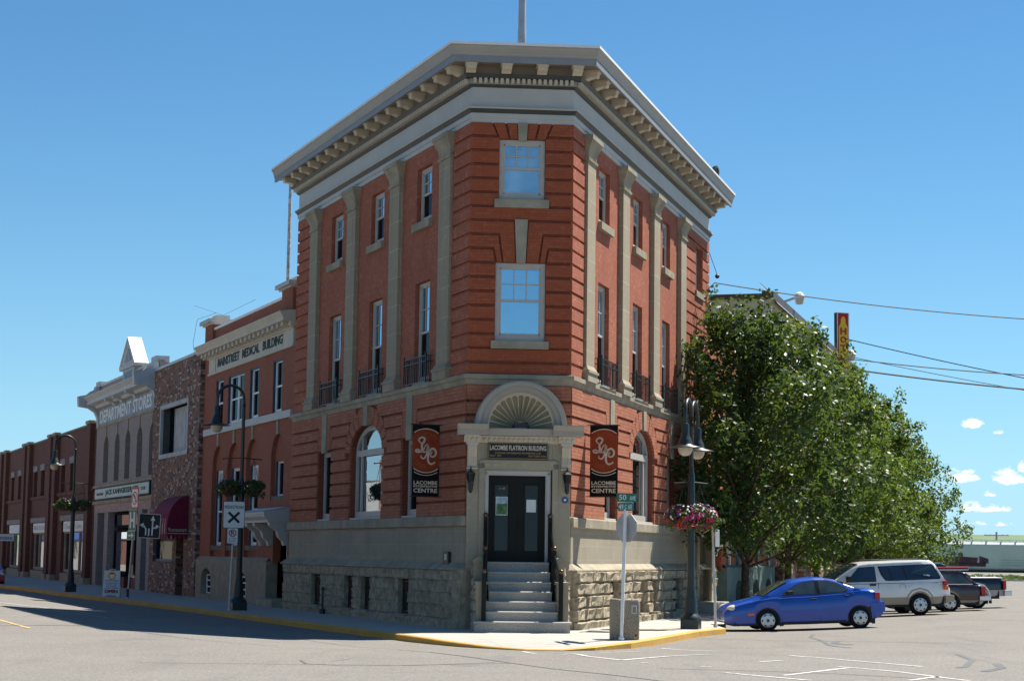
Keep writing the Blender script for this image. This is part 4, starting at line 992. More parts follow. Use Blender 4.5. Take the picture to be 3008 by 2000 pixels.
def cdist(x, y):
    best = 1e9
    for (ax, ay), (bx, by) in zip(CURB, CURB[1:]):
        dx, dy = bx - ax, by - ay; t = max(0, min(1, ((x - ax) * dx + (y - ay) * dy) / (dx * dx + dy * dy)))
        q = (ax + dx * t - x) ** 2 + (ay + dy * t - y) ** 2
        if q < best: best = q
    return math.sqrt(best)
def inside(x, y):
    c = False; n = len(CURB)
    for i in range(n):
        (x1, y1), (x2, y2) = CURB[i], CURB[i - 1]
        if (y1 > y) != (y2 > y) and x < (x2 - x1) * (y - y1) / (y2 - y1) + x1: c = not c
    return c
def zroad(x, y):
    if inside(x, y): return -.16
    u = min(cdist(x, y) / 9, 1); return -.16 + .34 * u * u * (3 - 2 * u)
xs = [-4000, -1200, -400, -160] + [-70 + 1.25 * i for i in range(105)] + [75, 100, 160, 400, 1200, 4000]
yy = [-600, -60, 0] + [12 + 1.25 * i for i in range(120)] + [175, 200, 260, 400, 900, 2500, 6500]
vs = [(x, y, zroad(x, y) if -75 < x < 75 and 5 < y < 178 else .18) for y in yy for x in xs]; nx = len(xs)
m = MB(); m.add(vs, [(j * nx + i, j * nx + i + 1, (j + 1) * nx + i + 1, (j + 1) * nx + i) for j in range(len(yy) - 1) for i in range(nx - 1)])
tag(obj('road', m, 'asphalt', smooth=60, recalc=False), kind='structure')
def inset(pts, d):
    out = []
    for i, p in enumerate(pts):
        a = Vector(pts[max(i - 1, 0)]); b = Vector(pts[min(i + 1, len(pts) - 1)]); t = (b - a).normalized(); out.append(Vector(p) + Vector((-t.y, t.x)) * d)
    return out
i1, i2 = inset(CURB, .17), inset(CURB, 1.25)
m = MB(); n = len(CURB)
vs = [(p.x, p.y, -.15 + h) for p, h in zip(i1, CH)] + [(p.x, p.y, 0) for p in i2]
fs = [(i, i + 1, n + i + 1, n + i) for i in range(n - 1)] + [tuple(range(n, 2 * n))]
m.add(vs, fs); tag(obj('pavement', m, 'pavement', recalc=False), kind='structure')
def kerbrun(a, b, mat, name, gap=()):
    m = MB(); k = []
    for i in range(a, b + 1):
        h = CH[i]; p, q = Vector(CURB[i]), i1[i]; zt = -.15 + h + .004
        k.append([(p.x, p.y, -.4), (p.x, p.y, zt - .02), (p.x + (q.x - p.x) * .15, p.y + (q.y - p.y) * .15, zt), (q.x + (q.x - p.x) * .05, q.y + (q.y - p.y) * .05, zt)])
    vs = [v for r in k for v in r]
    fs = [(i * 4 + j, i * 4 + j + 1, i * 4 + j + 5, i * 4 + j + 4) for i in range(b - a) for j in range(3) if (a + i) not in gap]
    m.add(vs, fs); tag(obj(name, m, mat, recalc=False), kind='structure')
kerbrun(0, 25, 'curb_yellow', 'kerb')
kerbrun(25, 32, 'concrete_curb_end', 'parking_kerb')
def strip(m, pts, w, lift=.006):
    P = [Vector(p) for p in pts]; fine = []
    for a, b in zip(P, P[1:]):
        k = max(1, int((b - a).length / .8)); fine += [a + (b - a) * (i / k) for i in range(k)]
    fine.append(P[-1]); L = inset([tuple(p) for p in fine], w / 2); Rr = inset([tuple(p) for p in fine], -w / 2)
    vs = [(p.x, p.y, zroad(p.x, p.y) + lift) for p in L] + [(p.x, p.y, zroad(p.x, p.y) + lift) for p in Rr]; n = len(fine)
    m.add(vs, [(i, i + 1, n + i + 1, n + i) for i in range(n - 1)])
m = MB()
for p in ([(.34, 43.0), (1.0, 38.6), (1.45, 34.92), (2.01, 33.72)], [(2.01, 33.72), (3.87, 36.94)], [(3.62, 45.3), (4.68, 42.8)], [(2.07, 42.81), (3.0, 43.5)], [(5.33, 36.23), (7.13, 33.01)], [(4.43, 33.82), (4.9, 34.32)],
          [(5.61, 32.71), (6.39, 31.4), (7.04, 29.29)], [(4.31, 29.99), (5.72, 32.31)], [(3.44, 30.5), (4.55, 28.89)], [(6.1, 29.19), (6.8, 30.29)], [(2.3, 33.0), (2.42, 32.9)], [(3.24, 32.1), (3.4, 32.0)]): strip(m, p, .10)
tag(obj('road_markings', m, 'mark_white', recalc=False), kind='structure')
m = MB(); strip(m, [(-26, 80), (-16, 56), (-10.84, 43.48)], .11); tag(obj('centre_line', m, 'mark_yellow', recalc=False), kind='structure')
m = MB(); strip(m, [(-25, 82), (-17.64, 66.43), (-12.5, 58)], .12); strip(m, [(-24.5, 80), (-16.49, 62.1), (-11.5, 55)], .12); tag(obj('lane_lines', m, 'mark_white', recalc=False), kind='structure')
m = MB()
for p, w in (([(-5.7, 48.6), (-5.1, 46.2), (-3.68, 42.6), (-2.62, 40.3), (-1.97, 37.1), (-1.24, 35.3), (-.51, 33.7), (.05, 32.4), (.73, 30.9), (1.58, 29.6), (2.3, 28.2)], .055), ([(-3.5, 32.4), (-3.3, 31.4), (-2.66, 30.95), (-1.75, 31.2), (-.49, 32.0), (.05, 32.3)], .045),
             ([(-6, 31.0), (-1.61, 31.3), (-.2, 32.5)], .035), ([(11, 66), (13.8, 63.5), (16.2, 58.5)], .06), ([(8.44, 53), (7.98, 50.6), (7.8, 47.4), (7.45, 44.5), (7.5, 42)], .10), ([(8.1, 47.2), (7.75, 45.5), (7.9, 44.2)], .2), ([(8.8, 37.5), (8.6, 35.5), (7.92, 33.2), (7.7, 32.8)], .12),
             ([(8.75, 34.3), (8.5, 33.0), (7.9, 31.8)], .16), ([(2.5, 31.4), (4.1, 31.1), (5.3, 30.6), (6.6, 29.6)], .05), ([(-9, 45), (-6.5, 40), (-4.5, 37.5)], .04), ([(4.5, 52.4), (7.5, 48), (10.5, 42)], .045)): strip(m, p, w, .005)
tag(obj('tar_seams', m, 'tar', recalc=False), kind='structure')
# joints of the pavement ramp
m = MB()
for x0, y0, x1, y1 in ((.95, 47.3, 1.1, 43.75), (.35, 44.3, .5, 43.75), (.70, 44.5, .82, 43.75), (1.22, 44.3, 1.4, 43.75), (1.55, 44.2, 1.72, 43.95)):
    P = [Vector((x0 + (x1 - x0) * t / 6, y0 + (y1 - y0) * t / 6)) for t in range(7)]
    for a, b in zip(P, P[1:]):
        pass
# ================================================================== LEFT-HAND STREET
def body(name, k, s0, s1, o, ztop, parent, depth=6.5, mat='brick_brown'):
    """side and back walls and the roof behind a street front"""
    m = mb(k); a, b = o, o - depth
    m.quad((s0, a, -.2), (s0, b, -.2), (s0, b, ztop), (s0, a, ztop)); m.quad((s1, a, -.2), (s1, b, -.2), (s1, b, ztop), (s1, a, ztop)); m.quad((s0, b, -.2), (s1, b, -.2), (s1, b, ztop), (s0, b, ztop))
    obj('side_walls', m, mat, parent, FM[k], recalc=False)
    m = mb(k); m.quad((s0, a - .3, ztop - .35), (s1, a - .3, ztop - .35), (s1, b + .01, ztop - .35), (s0, b + .01, ztop - .35)); obj('roof', m, 'roof_gravel', parent, FM[k], recalc=False)
    m = mb(k); m.quad((s0 + .02, a - .01, ztop - .01), (s1 - .02, a - .01, ztop - .01), (s1 - .02, a - .3, ztop - .01), (s0 + .02, a - .3, ztop - .01)); m.quad((s0 + .02, a - .3, ztop - .01), (s1 - .02, a - .3, ztop - .01), (s1 - .02, a - .3, ztop - .4), (s0 + .02, a - .3, ztop - .4)); obj('parapet_back', m, mat, parent, FM[k], recalc=False)
k = 'L'
# ---- medical building
MBd = thing('medical_building', 'two storey orange brick building with a lettered cream cornice beside the corner building', 'building', mat=Matrix.Translation(wp(k, 25, 0, 0)))
s0, s1 = 17.74, 32.55
up = [(19.62, 20.96, 7.12, 9.11), (23.05, 24.5, 7.12, 9.11), (25.42, 28.13, 7.12, 9.11), (29.0, 30.32, 7.12, 9.11)]
lo = [(19.25, 20.78, 4.02, 5.31), (22.92, 24.62, 2.2, 5.31), (25.9, 27.75, 2.2, 5.31), (28.75, 30.46, 2.2, 5.31)]
m = mb(k); wall(m, s0, s1, 1.6, 10.2, up + [(a - .14, b + .14, 1.7 if i else 3.85, 6.32, (b - a) / 2 + .1) for i, (a, b, c, d) in enumerate(lo)] + [(18.35, 20.3, 1.6, 2.72)], 0, .16); wall(m, s0, s1, 10.2, 11.3, [], -.02, .1); obj('brick_wall', m, 'brick_medical', MBd, FM[k], recalc=False)
m = mb(k)
wall(m, s0 + .02, s1 - .02, 1.6, 6.5, lo + [(18.35, 20.3, 1.6, 2.72)], -.155, .14); obj('recessed_wall', m, 'brick_medical', MBd, FM[k], recalc=False)
body('b', k, s0, s1, -.02, 11.3, MBd, mat='brick_medical')
for i, (a, b, c, d) in enumerate(up):
    if i == 2:
        c_ = (a + b) / 2; w = sash(MBd, k, a + .02, c_, c, d, -.1, 'white_paint', None, .5, 'pane_dark', .06); sash(MBd, k, c_, b - .02, c, d, -.1, 'white_paint', None, .5, 'pane_dark', .06)
    else: sash(MBd, k, a + .02, b - .02, c, d, -.1, 'white_paint', None, .5, 'pane_dark', .06)
    m = mb(k); m.box(b - .02, b + .0, -.155, -.02, c, d); m.box(a, b, -.155, -.03, d - .06, d); obj('blue_reveal', m, 'window_blue_paint', MBd, FM[k])
for i, (a, b, c, d) in enumerate(lo):
    w = sash(MBd, k, a + .02, b - .02, c, d, -.24, 'white_paint', None, 0 if i == 0 else .45, 'pane_dark', .06, sill=(a - .08, b + .08, c - .19, c, -.02, 'stone_trim'))
    m = mb(k); m.box(b - .03, b + .0, -.29, -.18, c, d); obj('blue_reveal', m, 'window_blue_paint', MBd, FM[k])
    if i in (1, 3):
        m = mb(k); m.quad((a + .12, -.29, d - .95), (b - .12, -.29, d - .95), (b - .12, -.29, d - .1), (a + .12, -.29, d - .1)); obj('blind', m, 'curtain', w, FM[k], recalc=False)
    cc = (a + b) / 2
    m = mb(k); m.box(cc - .13, cc + .13, 0, .05, 6.3, 6.83); obj('keystone', m, 'stone_trim', MBd, FM[k])
m = mb(k); m.box(17.96, s1 - .5, 0, .12, 6.82, 7.09); obj('string_course', m, 'paint_frieze', MBd, FM[k])
m = mb(k)
m.box(18.0, 31.6, 0, .10, 9.38, 9.46); m.box(19.45, 30.25, 0, .06, 9.46, 10.1)
for a, b in ((18.0, 19.35), (30.3, 31.5)): m.box(a, b, 0, .075, 9.46, 10.1)
m.box(18.0, 31.6, 0, .12, 10.05, 10.12); obj('name_band', m, 'paint_cream', MBd, FM[k])
m = mb(k)
m.extr([(0, 10.12), (.2, 10.12), (.2, 10.28), (.48, 10.30), (.48, 10.42), (.60, 10.60), (.60, 10.64), (0, 10.72)], 17.95, 32.2); nz_ = 20
for i in range(nz_): a = 18.3 + i * .69; m.box(a, a + .26, .2, .40, 10.13, 10.29)
obj('cornice', m, 'paint_cream', MBd, FM[k])
m = mb(k); m.box(19.6, 30.95, -.3, .04, 11.3, 11.40); obj('coping', m, 'flashing_white', MBd, FM[k])
for a, b in ((18.1, 19.62), (30.9, 32.3)):
    m = mb(k); m.box(a, b, -.9, .10, 10.6, 11.55); pr = obj('parapet_pier', m, 'brick_medical', MBd, FM[k])
    m = mb(k); m.box(a - .1, b + .1, -1.0, .2, 11.55, 11.62); m.box(a - .22, b + .22, -1.1, .32, 11.62, 11.78); m.box(a + .3, b - .3, -.7, -.1, 11.78, 12.0); obj('pier_cap', m, 'paint_frieze', pr, FM[k])
wtext('name_lettering', 'MAINSTREET', 'letter_navy', MBd, k, 29.9, 26.14, 9.61, 9.98, .07, extra=.03)
wtext('name_lettering', 'MEDICAL', 'letter_navy', MBd, k, 25.66, 22.92, 9.61, 9.98, .07, extra=.03)
wtext('name_lettering', 'BUILDING', 'letter_navy', MBd, k, 22.4, 19.5, 9.61, 9.98, .07, extra=.03)
m = mb(k); wall(m, 20.7, s1, -.2, 1.62, [(29.68, 31.5, .18, 1.25, .5), (23.68, 25.46, .18, 1.2, .5)], .14, .5); m.quad((20.7, .14, 1.62), (s1, .14, 1.62), (s1, 0, 1.75), (20.7, 0, 1.75)); m.quad((20.7, .14, -.2), (20.7, -.3, -.2), (20.7, -.3, 1.62), (20.7, .14, 1.62)); m.box(17.75, 18.35, -.2, .10, -.2, 1.7)
obj('rendered_base', m, 'stucco_base', MBd, FM[k], recalc=False)
for a, b in ((29.68, 31.5), (23.68, 25.46)):
    m = mb(k); m.quad((a, -.14, .2), (b, -.14, .2), (b, -.14, 1.3), (a, -.14, 1.3)); w = obj('cellar_window', m, 'pane_dark', MBd, FM[k], recalc=False)
    m = mb(k)
    for q in (0, .5, 1): m.box(a + .1 + (b - a - .28) * q, a + .18 + (b - a - .28) * q, -.13, -.08, .2, 1.0)
    for z in (.2, .46, .72, .95): m.box(a + .1, b - .1, -.13, -.085, z, z + .06)
    obj('window_frame', m, 'white_paint', w, FM[k])
m = mb(k)
m.extr([(.0, 3.02), (.80, 3.02), (.80, 3.10), (.92, 3.22), (.95, 3.34), (.95, 3.40), (0, 3.58)], 18.1, 22.2); hd = obj('door_hood', m, 'paint_frieze', MBd, FM[k])
m = mb(k); m.quad((18.1, .96, 3.41), (22.2, .96, 3.41), (22.2, .0, 3.60), (18.1, .0, 3.60)); obj('hood_flashing', m, 'flashing_white', hd, FM[k], recalc=False)
for a in (18.15, 20.35, 21.5):
    m = mb(k); m.extr([(0, 2.2), (.16, 2.2), (.2, 2.35), (.36, 2.5), (.42, 2.7), (.55, 2.8), (.7, 2.9), (.72, 3.02), (0, 3.02)], a, a + .32); obj('bracket', m, 'paint_frieze', hd, FM[k])
m = mb(k); m.box(18.4, 20.25, -1.0, -.9, .28, 2.7); dr = obj('door', m, 'interior_dark', MBd, FM[k])
m = mb(k); m.box(18.36, 18.46, -.9, -.02, .28, 2.62); m.box(18.46, 18.5, -.5, -.3, .3, 2.5); m.box(18.36, 18.46, -.9, -.02, 2.62, 2.7); obj('door_frame', m, 'white_paint', dr, FM[k])
m = mb(k); m.box(18.2, 20.9, -.9, .55, -.1, .28); obj('doorstep', m, 'stone_trim', MBd, FM[k], bevel=.03)
t = thing('roof_aerial', 'thin wire aerial on the left chimney pier of the lettered building', 'aerial', mat=Matrix.Translation(wp(k, 31.2, -.4, 12)))
m = MB(); b0 = wp(k, 31.2, -.4, 12.0)
for d in ((1.35, .3, .75), (-1.25, 0, .40)): m.tube([b0, b0 + Vector(d)], .006, 4)
m.tube([b0 + Vector((-.3, 0, .1)), b0 + Vector((-1.1, 0, -.2)), b0 + Vector((-1.25, 0, -1.2)), b0 + Vector((-1.1, 0, -2.2))], .008, 4)
obj('wires', m, 'black_iron', t, Matrix.Identity(4))
# ---- speckled brick restaurant
RS = thing('restaurant_building', 'speckled brick two storey front with one boarded square window and maroon awning', 'building', mat=Matrix.Translation(wp(k, 37.5, 0, 0)))
s0, s1, o = 32.6, 42.6, .18
m = mb(k); wall(m, s0, s1, -.2, 10.5, [(34.75, 40.95, 6.2, 8.72), (37.3, 41.7, 1.42, 2.6), (34.95, 36.5, 0, 2.6)], o, .5); obj('brick_wall', m, 'brick_speckle', RS, FM[k], recalc=False)
body('b', k, s0, s1, o, 10.5, RS, mat='brick_speckle')
m = mb(k); z = 0
while z < 10.3: m.box(s0 - .02, s0 + .05, o - .35, o - .02, z, z + .11); z += .46
obj('toothing', m, 'brick_store', RS, FM[k])
m = mb(k); m.box(s0, s1, o - .35, o + .05, 10.5, 10.62); obj('coping', m, 'galvanised', RS, FM[k])
m = mb(k); a, b, c, d = 34.75, 40.95, 6.2, 8.72
m.box(a, a + .22, o - .1, o + .03, c, d); m.box(b - .22, b, o - .1, o + .03, c, d); m.box(a, b, o - .1, o + .035, d - .2, d); m.box(a, b, o - .1, o + .04, c, c + .2)
w = obj('window', m, 'board_panel', RS, FM[k])
m = mb(k); m.quad((a, o - .42, c), (b, o - .42, c), (b, o - .42, d), (a, o - .42, d)); obj('pane', m, 'pane_dark', w, FM[k], recalc=False)
m = mb(k); m.box(b - .2, b, o - .42, o - .1, c, d); m.box(a, b, o - .42, o - .1, c, c + .1); obj('reveal', m, 'reveal_grey', w, FM[k])
m = mb(k); m.box(35.0, 39.2, o - .41, o - .36, 6.3, 8.5); m.box(39.2, 39.3, o - .41, o - .33, 6.3, 8.5); m.box(36.9, 37.0, o - .41, o - .35, 6.3, 8.5); obj('board', m, 'board_panel', w, FM[k])
w = sash(RS, k, 37.32, 41.68, 1.44, 2.6, o - .12, 'window_blue_paint', None, 0, 'pane_dark', .1)
m = mb(k); m.quad((37.45, o - .18, 1.55), (39.3, o - .18, 1.55), (39.3, o - .18, 2.5), (37.45, o - .18, 2.5)); obj('drape', m, 'curtain', w, FM[k], recalc=False)
m = mb(k); m.box(34.97, 36.48, o - .45, o - .4, 0, 2.6); obj('door', m, 'interior_dark', RS, FM[k])
aw = thing('awning', 'maroon quarter barrel awning over the restaurant window', 'awning', mat=Matrix.Translation(wp(k, 35.8, .2, 3.3)))
prof = [(o, 4.35)] + [(o + .92 * math.sin(i * math.pi / 2 / 10), 3.05 + 1.3 * math.cos(i * math.pi / 2 / 10)) for i in range(1, 11)] + [(o + .92, 2.65)]
m = mb(k); n = len(prof); NS = 14; vs = []
for j in range(NS + 1):
    s = 34.1 + 3.45 * j / NS
    for (y, z) in prof: vs.append((s, y + (.035 if j % 2 else 0) * (y - o), z))
m.add(vs, [(j * n + i, j * n + i + 1, (j + 1) * n + i + 1, (j + 1) * n + i) for j in range(NS) for i in range(n - 1)])
obj('canopy', m, 'awning_cloth', aw, FM[k], recalc=False)
m = mb(k); m.add([(34.09, y, z) for y, z in prof] + [(34.09, o, 2.65)], [tuple(range(n + 1))]); obj('end_panel', m, 'awning_cloth', aw, FM[k], recalc=False); m = mb(k); m.add([(37.56, y, z) for y, z in prof] + [(37.56, o, 2.65)], [tuple(range(n + 1))]); obj('end_panel', m, 'awning_cloth', aw, FM[k], recalc=False)
m = mb(k); m.quad((34.2, o + .932, 2.68), (37.5, o + .932, 2.68), (37.5, o + .932, 3.05), (34.2, o + .932, 3.05)); m.quad((34.2, o + .932, 3.05), (37.5, o + .932, 3.05), (37.5, o + .905, 3.35), (34.2, o + .905, 3.35)); obj('pale_panel', m, 'awning_pale', aw, FM[k], recalc=False)  # paler panel laid over the lower front of the barrel
m = mb(k)
for i in range(28): a = 34.1 + i * .1232; m.prism([(a, 2.65), (a + .1232, 2.65), (a + .1, 2.47), (a + .06, 2.45), (a + .02, 2.47)], o + .91, o + .93)
for i in range(5): a = o + i * .184; m.add([(34.09, a, 2.65), (34.09, a + .184, 2.65), (34.09, a + .14, 2.46), (34.09, a + .05, 2.46)], [(0, 1, 2, 3)])
obj('valance', m, 'awning_cloth', aw, FM[k], recalc=False)
text('lettering', 'Restaurant', 'banner_cream', aw, wp(k, 34.07, o + .86, 2.78), -OUT['L'], UP, .80, .17, .01)
m = mb(k); m.box(34.06, 34.085, o + .03, o + .9, 2.69, 2.715); obj('stripe', m, 'banner_cream', aw, FM[k])
# ---- department store
DS = thing('department_store', 'pale brick store front with a bracketed cornice and a small white gablet on its parapet', 'building', mat=Matrix.Translation(wp(k, 51, 0, 0)))
s0, s1 = 42.65, 59.6
slots = [(42.95, 44.4), (46.2, 47.6), (49.4, 50.8), (52.4, 53.8), (55.7, 57.2)]
m = mb(k); wall(m, s0, s1, 5.45, 8.75, [(a, b, 5.6, 8.1, .6) for a, b in slots], 0, .45); wall(m, s0, s1, 8.7, 11.0, [], -.03, .1)
for a in (43.0, 45.5, 54.9, 58.2): m.box(a, a + 1.15, -.5, .02, -.2, 4.0)
obj('brick_wall', m, 'brick_store', DS, FM[k], recalc=False); body('b', k, s0, s1, -.03, 11.0, DS, mat='brick_store')
m = mb(k)
for a, b in slots:
    c = (a + b) / 2; m.box(c - .12, c + .12, .0, .05, 8.1, 8.72)
m.box(s0, s1, 0, .12, 5.33, 5.47); m.box(s0, s1, 0, .12, 4.42, 4.60); m.box(s0, s1, 0, .06, 8.68, 8.8); obj('stone_trims', m, 'stone_trim', DS, FM[k])
for a, b in slots: sash(DS, k, a + .02, b - .02, 5.62, 8.08, -.36, 'brown_metal', None, .5, 'pane_dark', .09, rise=.58)
m = mb(k); m.box(s0 + .3, s1 - .5, 0, .03, 8.82, 9.72); obj('painted_band', m, 'store_band', DS, FM[k])
wtext('painted_lettering', 'DEPARTMENT', 'sign_white', DS, k, 58.5, 49.3, 8.92, 9.6, .04, extra=.02); wtext('painted_lettering', 'STORES', 'sign_white', DS, k, 48.8, 43.9, 8.92, 9.6, .04, extra=.02)
m = mb(k); m.extr([(0, 9.75), (.25, 9.78), (.35, 9.9), (.75, 9.95), (.75, 10.15), (.95, 10.32), (.95, 10.38), (0, 10.5)], s0 + .9, s1 - .9); cn = obj('cornice', m, 'store_trim', DS, FM[k])
for a, b in ((s0 + .02, s0 + .42), (s1 - .6, s1 - .05)):
    m = mb(k); m.extr([(0, 8.75), (.04, 8.8), (.10, 9.3), (.25, 9.6), (.6, 9.82), (1.15, 9.9), (1.2, 10.45), (.75, 10.55), (.55, 10.75), (.3, 10.85), (.25, 11.05), (0, 11.1)], a, b); obj('end_bracket', m, 'store_trim', DS, FM[k])
for s in (47.3, 50.9, 53.2):
    m = mb(k); m.extr([(0, 9.55), (.2, 9.6), (.3, 9.75), (.7, 9.85), (.7, 9.96), (0, 9.96)], s, s + .5); obj('bracket', m, 'store_trim', DS, FM[k])
m = mb(k); m.box(s0, s1, -.3, .06, 11.0, 11.12); m.box(s0, s0 + 1.2, -.5, .15, 11.0, 11.3); m.box(s1 - 1.0, s1, -.5, .15, 11.0, 11.3); obj('coping', m, 'store_trim', DS, FM[k])
m = mb(k); m.box(48.1, 51.1, -.35, .2, 10.35, 11.3); m.box(47.6, 51.6, -.4, .3, 11.25, 11.42); m.prism([(47.7, 11.42), (51.5, 11.42), (49.6, 12.75)], -.35, .22); gb = obj('gablet', m, 'store_trim', DS, FM[k])
m = mb(k); m.quad((47.4, .3, 11.38), (49.6, .3, 12.9), (49.6, -.42, 12.9), (47.4, -.42, 11.38)); m.quad((51.8, .3, 11.38), (49.6, .3, 12.9), (49.6, -.42, 12.9), (51.8, -.42, 11.38)); obj('gablet_roof', m, 'flashing_white', gb, FM[k], recalc=False)
m = mb(k); m.prism([(48.6, 11.62), (50.6, 11.62), (49.6, 12.3)], .22, .25); m.box(48.6, 50.6, .2, .23, 10.55, 11.12); obj('gablet_panel', m, 'store_band', gb, FM[k])
# shop front below
m = mb(k); m.box(s0, s1, -1.2, -1.1, -.1, 4.05); obj('shop_recess', m, 'interior_dark', DS, FM[k])
m = mb(k); m.box(s0 + .1, s1 - .1, -.35, .0, 3.95, 4.42); obj('shop_fascia', m, 'awning_pale', DS, FM[k])
for a, b, c, d in ((46.7, 49.0, .7, 3.0), (50.9, 54.7, .7, 3.0), (46.7, 54.7, 3.1, 3.9)): sash(DS, k, a, b, c, d, -.3, 'interior_dark', None, 0, 'pane_shop', .12, name='shop_window')
m = mb(k); m.box(46.7, 49.0, -.4, -.2, 0, .55); m.box(50.9, 54.7, -.4, -.2, 0, .55); obj('stall_riser', m, 'maroon_post', DS, FM[k])
m = mb(k); m.box(49.05, 50.85, -.5, -.42, 0, 3.0); obj('shop_door', m, 'pane_dark', DS, FM[k])
t = thing('shop_sign', 'long pale green shop sign board with dark lettering below the narrow windows', 'sign', mat=Matrix.Translation(wp(k, 50.6, .1, 4.95)))
m = mb(k); m.box(42.95, 58.35, .12, .2, 4.64, 5.29); obj('frame', m, 'letter_navy', t, FM[k]); m = mb(k); m.box(43.05, 58.25, .19, .215, 4.70, 5.23); obj('board', m, 'store_sign', t, FM[k])
wtext('lettering', 'JACK KANNGIESSER LTD', 'letter_navy', t, k, 54.9, 45.6, 4.78, 5.14, .22, extra=.035)
wtext('lettering', 'HARDWARE', 'letter_navy', t, k, 57.6, 55.5, 4.88, 5.02, .22); wtext('lettering', 'STORE', 'letter_navy', t, k, 45.0, 43.8, 4.88, 5.04, .22)
# ---- the other side of the street, mirrored in the arched window
OB = thing('opposite_shops', 'pale shop block across the left street, seen only mirrored in the arched window', 'building', mat=Matrix.Translation(wp(k, 25, 23, 0)))
m = MB(-1); m4 = FM['L']
for i, (a, b, h, mt) in enumerate(((-8, 8, 8.5, 'brick_store'), (8, 22, 7.0, 'stucco_teal'), (22, 40, 9.0, 'brick_brown'), (40, 62, 7.5, 'stucco_cream'), (62, 80, 8.5, 'brick_pressed'), (80, 104, 7.0, 'board_panel'), (104, 130, 8.0, 'brick_store'), (130, 160, 7.5, 'stucco_cream'), (160, 205, 8.5, 'brick_brown'), (205, 260, 8.0, 'brick_store'))):
    m = mb(k); m.box(a, b, 23, 33, .1, h); obj('front_wall', m, mt, OB, FM[k])
    for q in range(3):
        c = a + (b - a) * (q + .5) / 3; m = mb(k); m.box(c - 1.7, c + 1.7, 22.93, 23.05, .7, 3.0); obj('shop_window', m, 'pane_dark', OB, FM[k]); m = mb(k); m.box(c - .6, c + .6, 22.93, 23.05, 4.8, 6.4); obj('window', m, 'pane_dark', OB, FM[k])
    m = mb(k); m.box(a + 1, b - 1, 22.8, 23.02, 3.2, 4.0); obj('fascia', m, ('sign_white', 'sign_blue', 'sign_white', 'sign_red')[i % 4], OB, FM[k])
# ---- long brown brick block
BB = thing('brown_brick_block', 'long dark brown brick block of shops with piers and paired narrow windows', 'building', mat=Matrix.Translation(wp(k, 80, 0, 0)))
s0, s1 = 59.65, 102.3
upw = [(67.6, 69.7), (72.0, 73.7), (74.3, 76.0 - .4), (78.9, 80.7), (82.2, 83.9), (90.6, 92.1), (94.2, 95.7)]
upw = [(66.9, 68.6), (70.6, 72.2), (76.6, 77.8), (79.2, 80.9), (82.6, 84.2), (90.6, 92.2), (94.4, 96.0)]
shops = [(62.6, 71.2, .55, 3.66), (77.2, 84.3, .55, 3.66), (89.0, 96.9, .55, 3.66)]
m = mb(k); wall(m, s0, s1, -.2, 9.05, [(a, b, 5.42, 7.1) for a, b in upw] + shops, 0, .35); obj('brick_wall', m, 'brick_brown', BB, FM[k], recalc=False); body('b', k, s0, s1, 0, 9.0, BB)
for a in (60.2, 73.0, 75.2, 85.0, 87.3, 97.6, 100.4):
    m = mb(k); m.box(a, a + 1.2, 0, .28, .25, 9.05); p_ = obj('pier', m, 'brick_brown', BB, FM[k]); m = mb(k); m.box(a - .05, a + 1.25, 0, .36, 9.05, 9.22); obj('pier_cap', m, 'stone_trim', p_, FM[k]); m = mb(k); m.box(a - .1, a + 1.3, 0, .38, -.1, .35); obj('pier_base', m, 'stone_trim', p_, FM[k])
m = mb(k); m.box(s0, s1, 0, .12, 5.2, 5.40)
obj('string_course', m, 'brick_brown', BB, FM[k])
m = mb(k); m.box(s0, s1, -.25, .07, 9.03, 9.12); obj('coping', m, 'stone_block', BB, FM[k])
for a, b in upw:
    sash(BB, k, a + .02, b - .02, 5.44, 7.08, -.25, 'brown_metal', None, .5, 'pane_dark', .09); m = mb(k); m.box(a - .1, b + .1, 0, .06, 7.1, 7.5); obj('lintel', m, 'stone_block', BB, FM[k])
for a, b, c, d in shops:
    w = sash(BB, k, a + .02, b - .02, c, d, -.2, 'stone_trim', None, 0, 'pane_shop', .14, name='shop_window')
    m = mb(k); q = (b - a) / 3
    for i in (1, 2): m.box(a + q * i - .07, a + q * i + .07, -.26, -.18, c, 2.95)
    m.box(a, b, -.26, -.17, 2.9, 3.02); obj('mullions', m, 'stone_trim', w, FM[k])
    m = mb(k); m.box(a - .15, b + .15, 0, .1, 3.66, 3.98); obj('stone_lintel', m, 'stone_block', BB, FM[k])
    m = mb(k); m.box(a + .1, b - .1, -.1, .02, -.1, .5); obj('stall_riser', m, 'stucco_base', BB, FM[k])
for (a, b, s, lab) in ((70.6, 63.2, 'Desert Line', 'white transom sign over the nearest brown shop window'), (83.8, 77.8, 'REAL ESTATE', 'white transom sign over the middle brown shop window'), (96.3, 89.6, '', 'plain white transom sign over the farthest brown shop window')):
    t = thing('transom_sign', lab, 'sign', mat=Matrix.Translation(wp(k, (a + b) / 2, 0, 3.3)), group='transom signs on the brown brick block')
    m = mb(k); m.box(b, a, -.15, -.02, 3.0, 3.62); obj('board', m, 'sign_white', t, FM[k])
    if s: wtext('lettering', s, 'sign_back', t, k, a - .6, b + .6, 3.16, 3.46, -.01)
t = thing('hanging_sign', 'white projecting sign reading Real Estate at the far end of the brown block', 'sign', mat=Matrix.Translation(wp(k, 95, .8, 2.8)))
yx = OUT['L']; m4 = Matrix.Translation(wp(k, 92.5, .1, 2.45)); 
m = mb(k); m.box(92.4, 92.6, .12, 2.3, 2.45, 2.95); obj('board', m, 'sign_white', t, FM[k]); text('lettering', 'Real Estate', 'sign_blue', t, wp(k, 92.38, 2.25, 2.56), -OUT['L'], UP, 2.0, .27, .01)
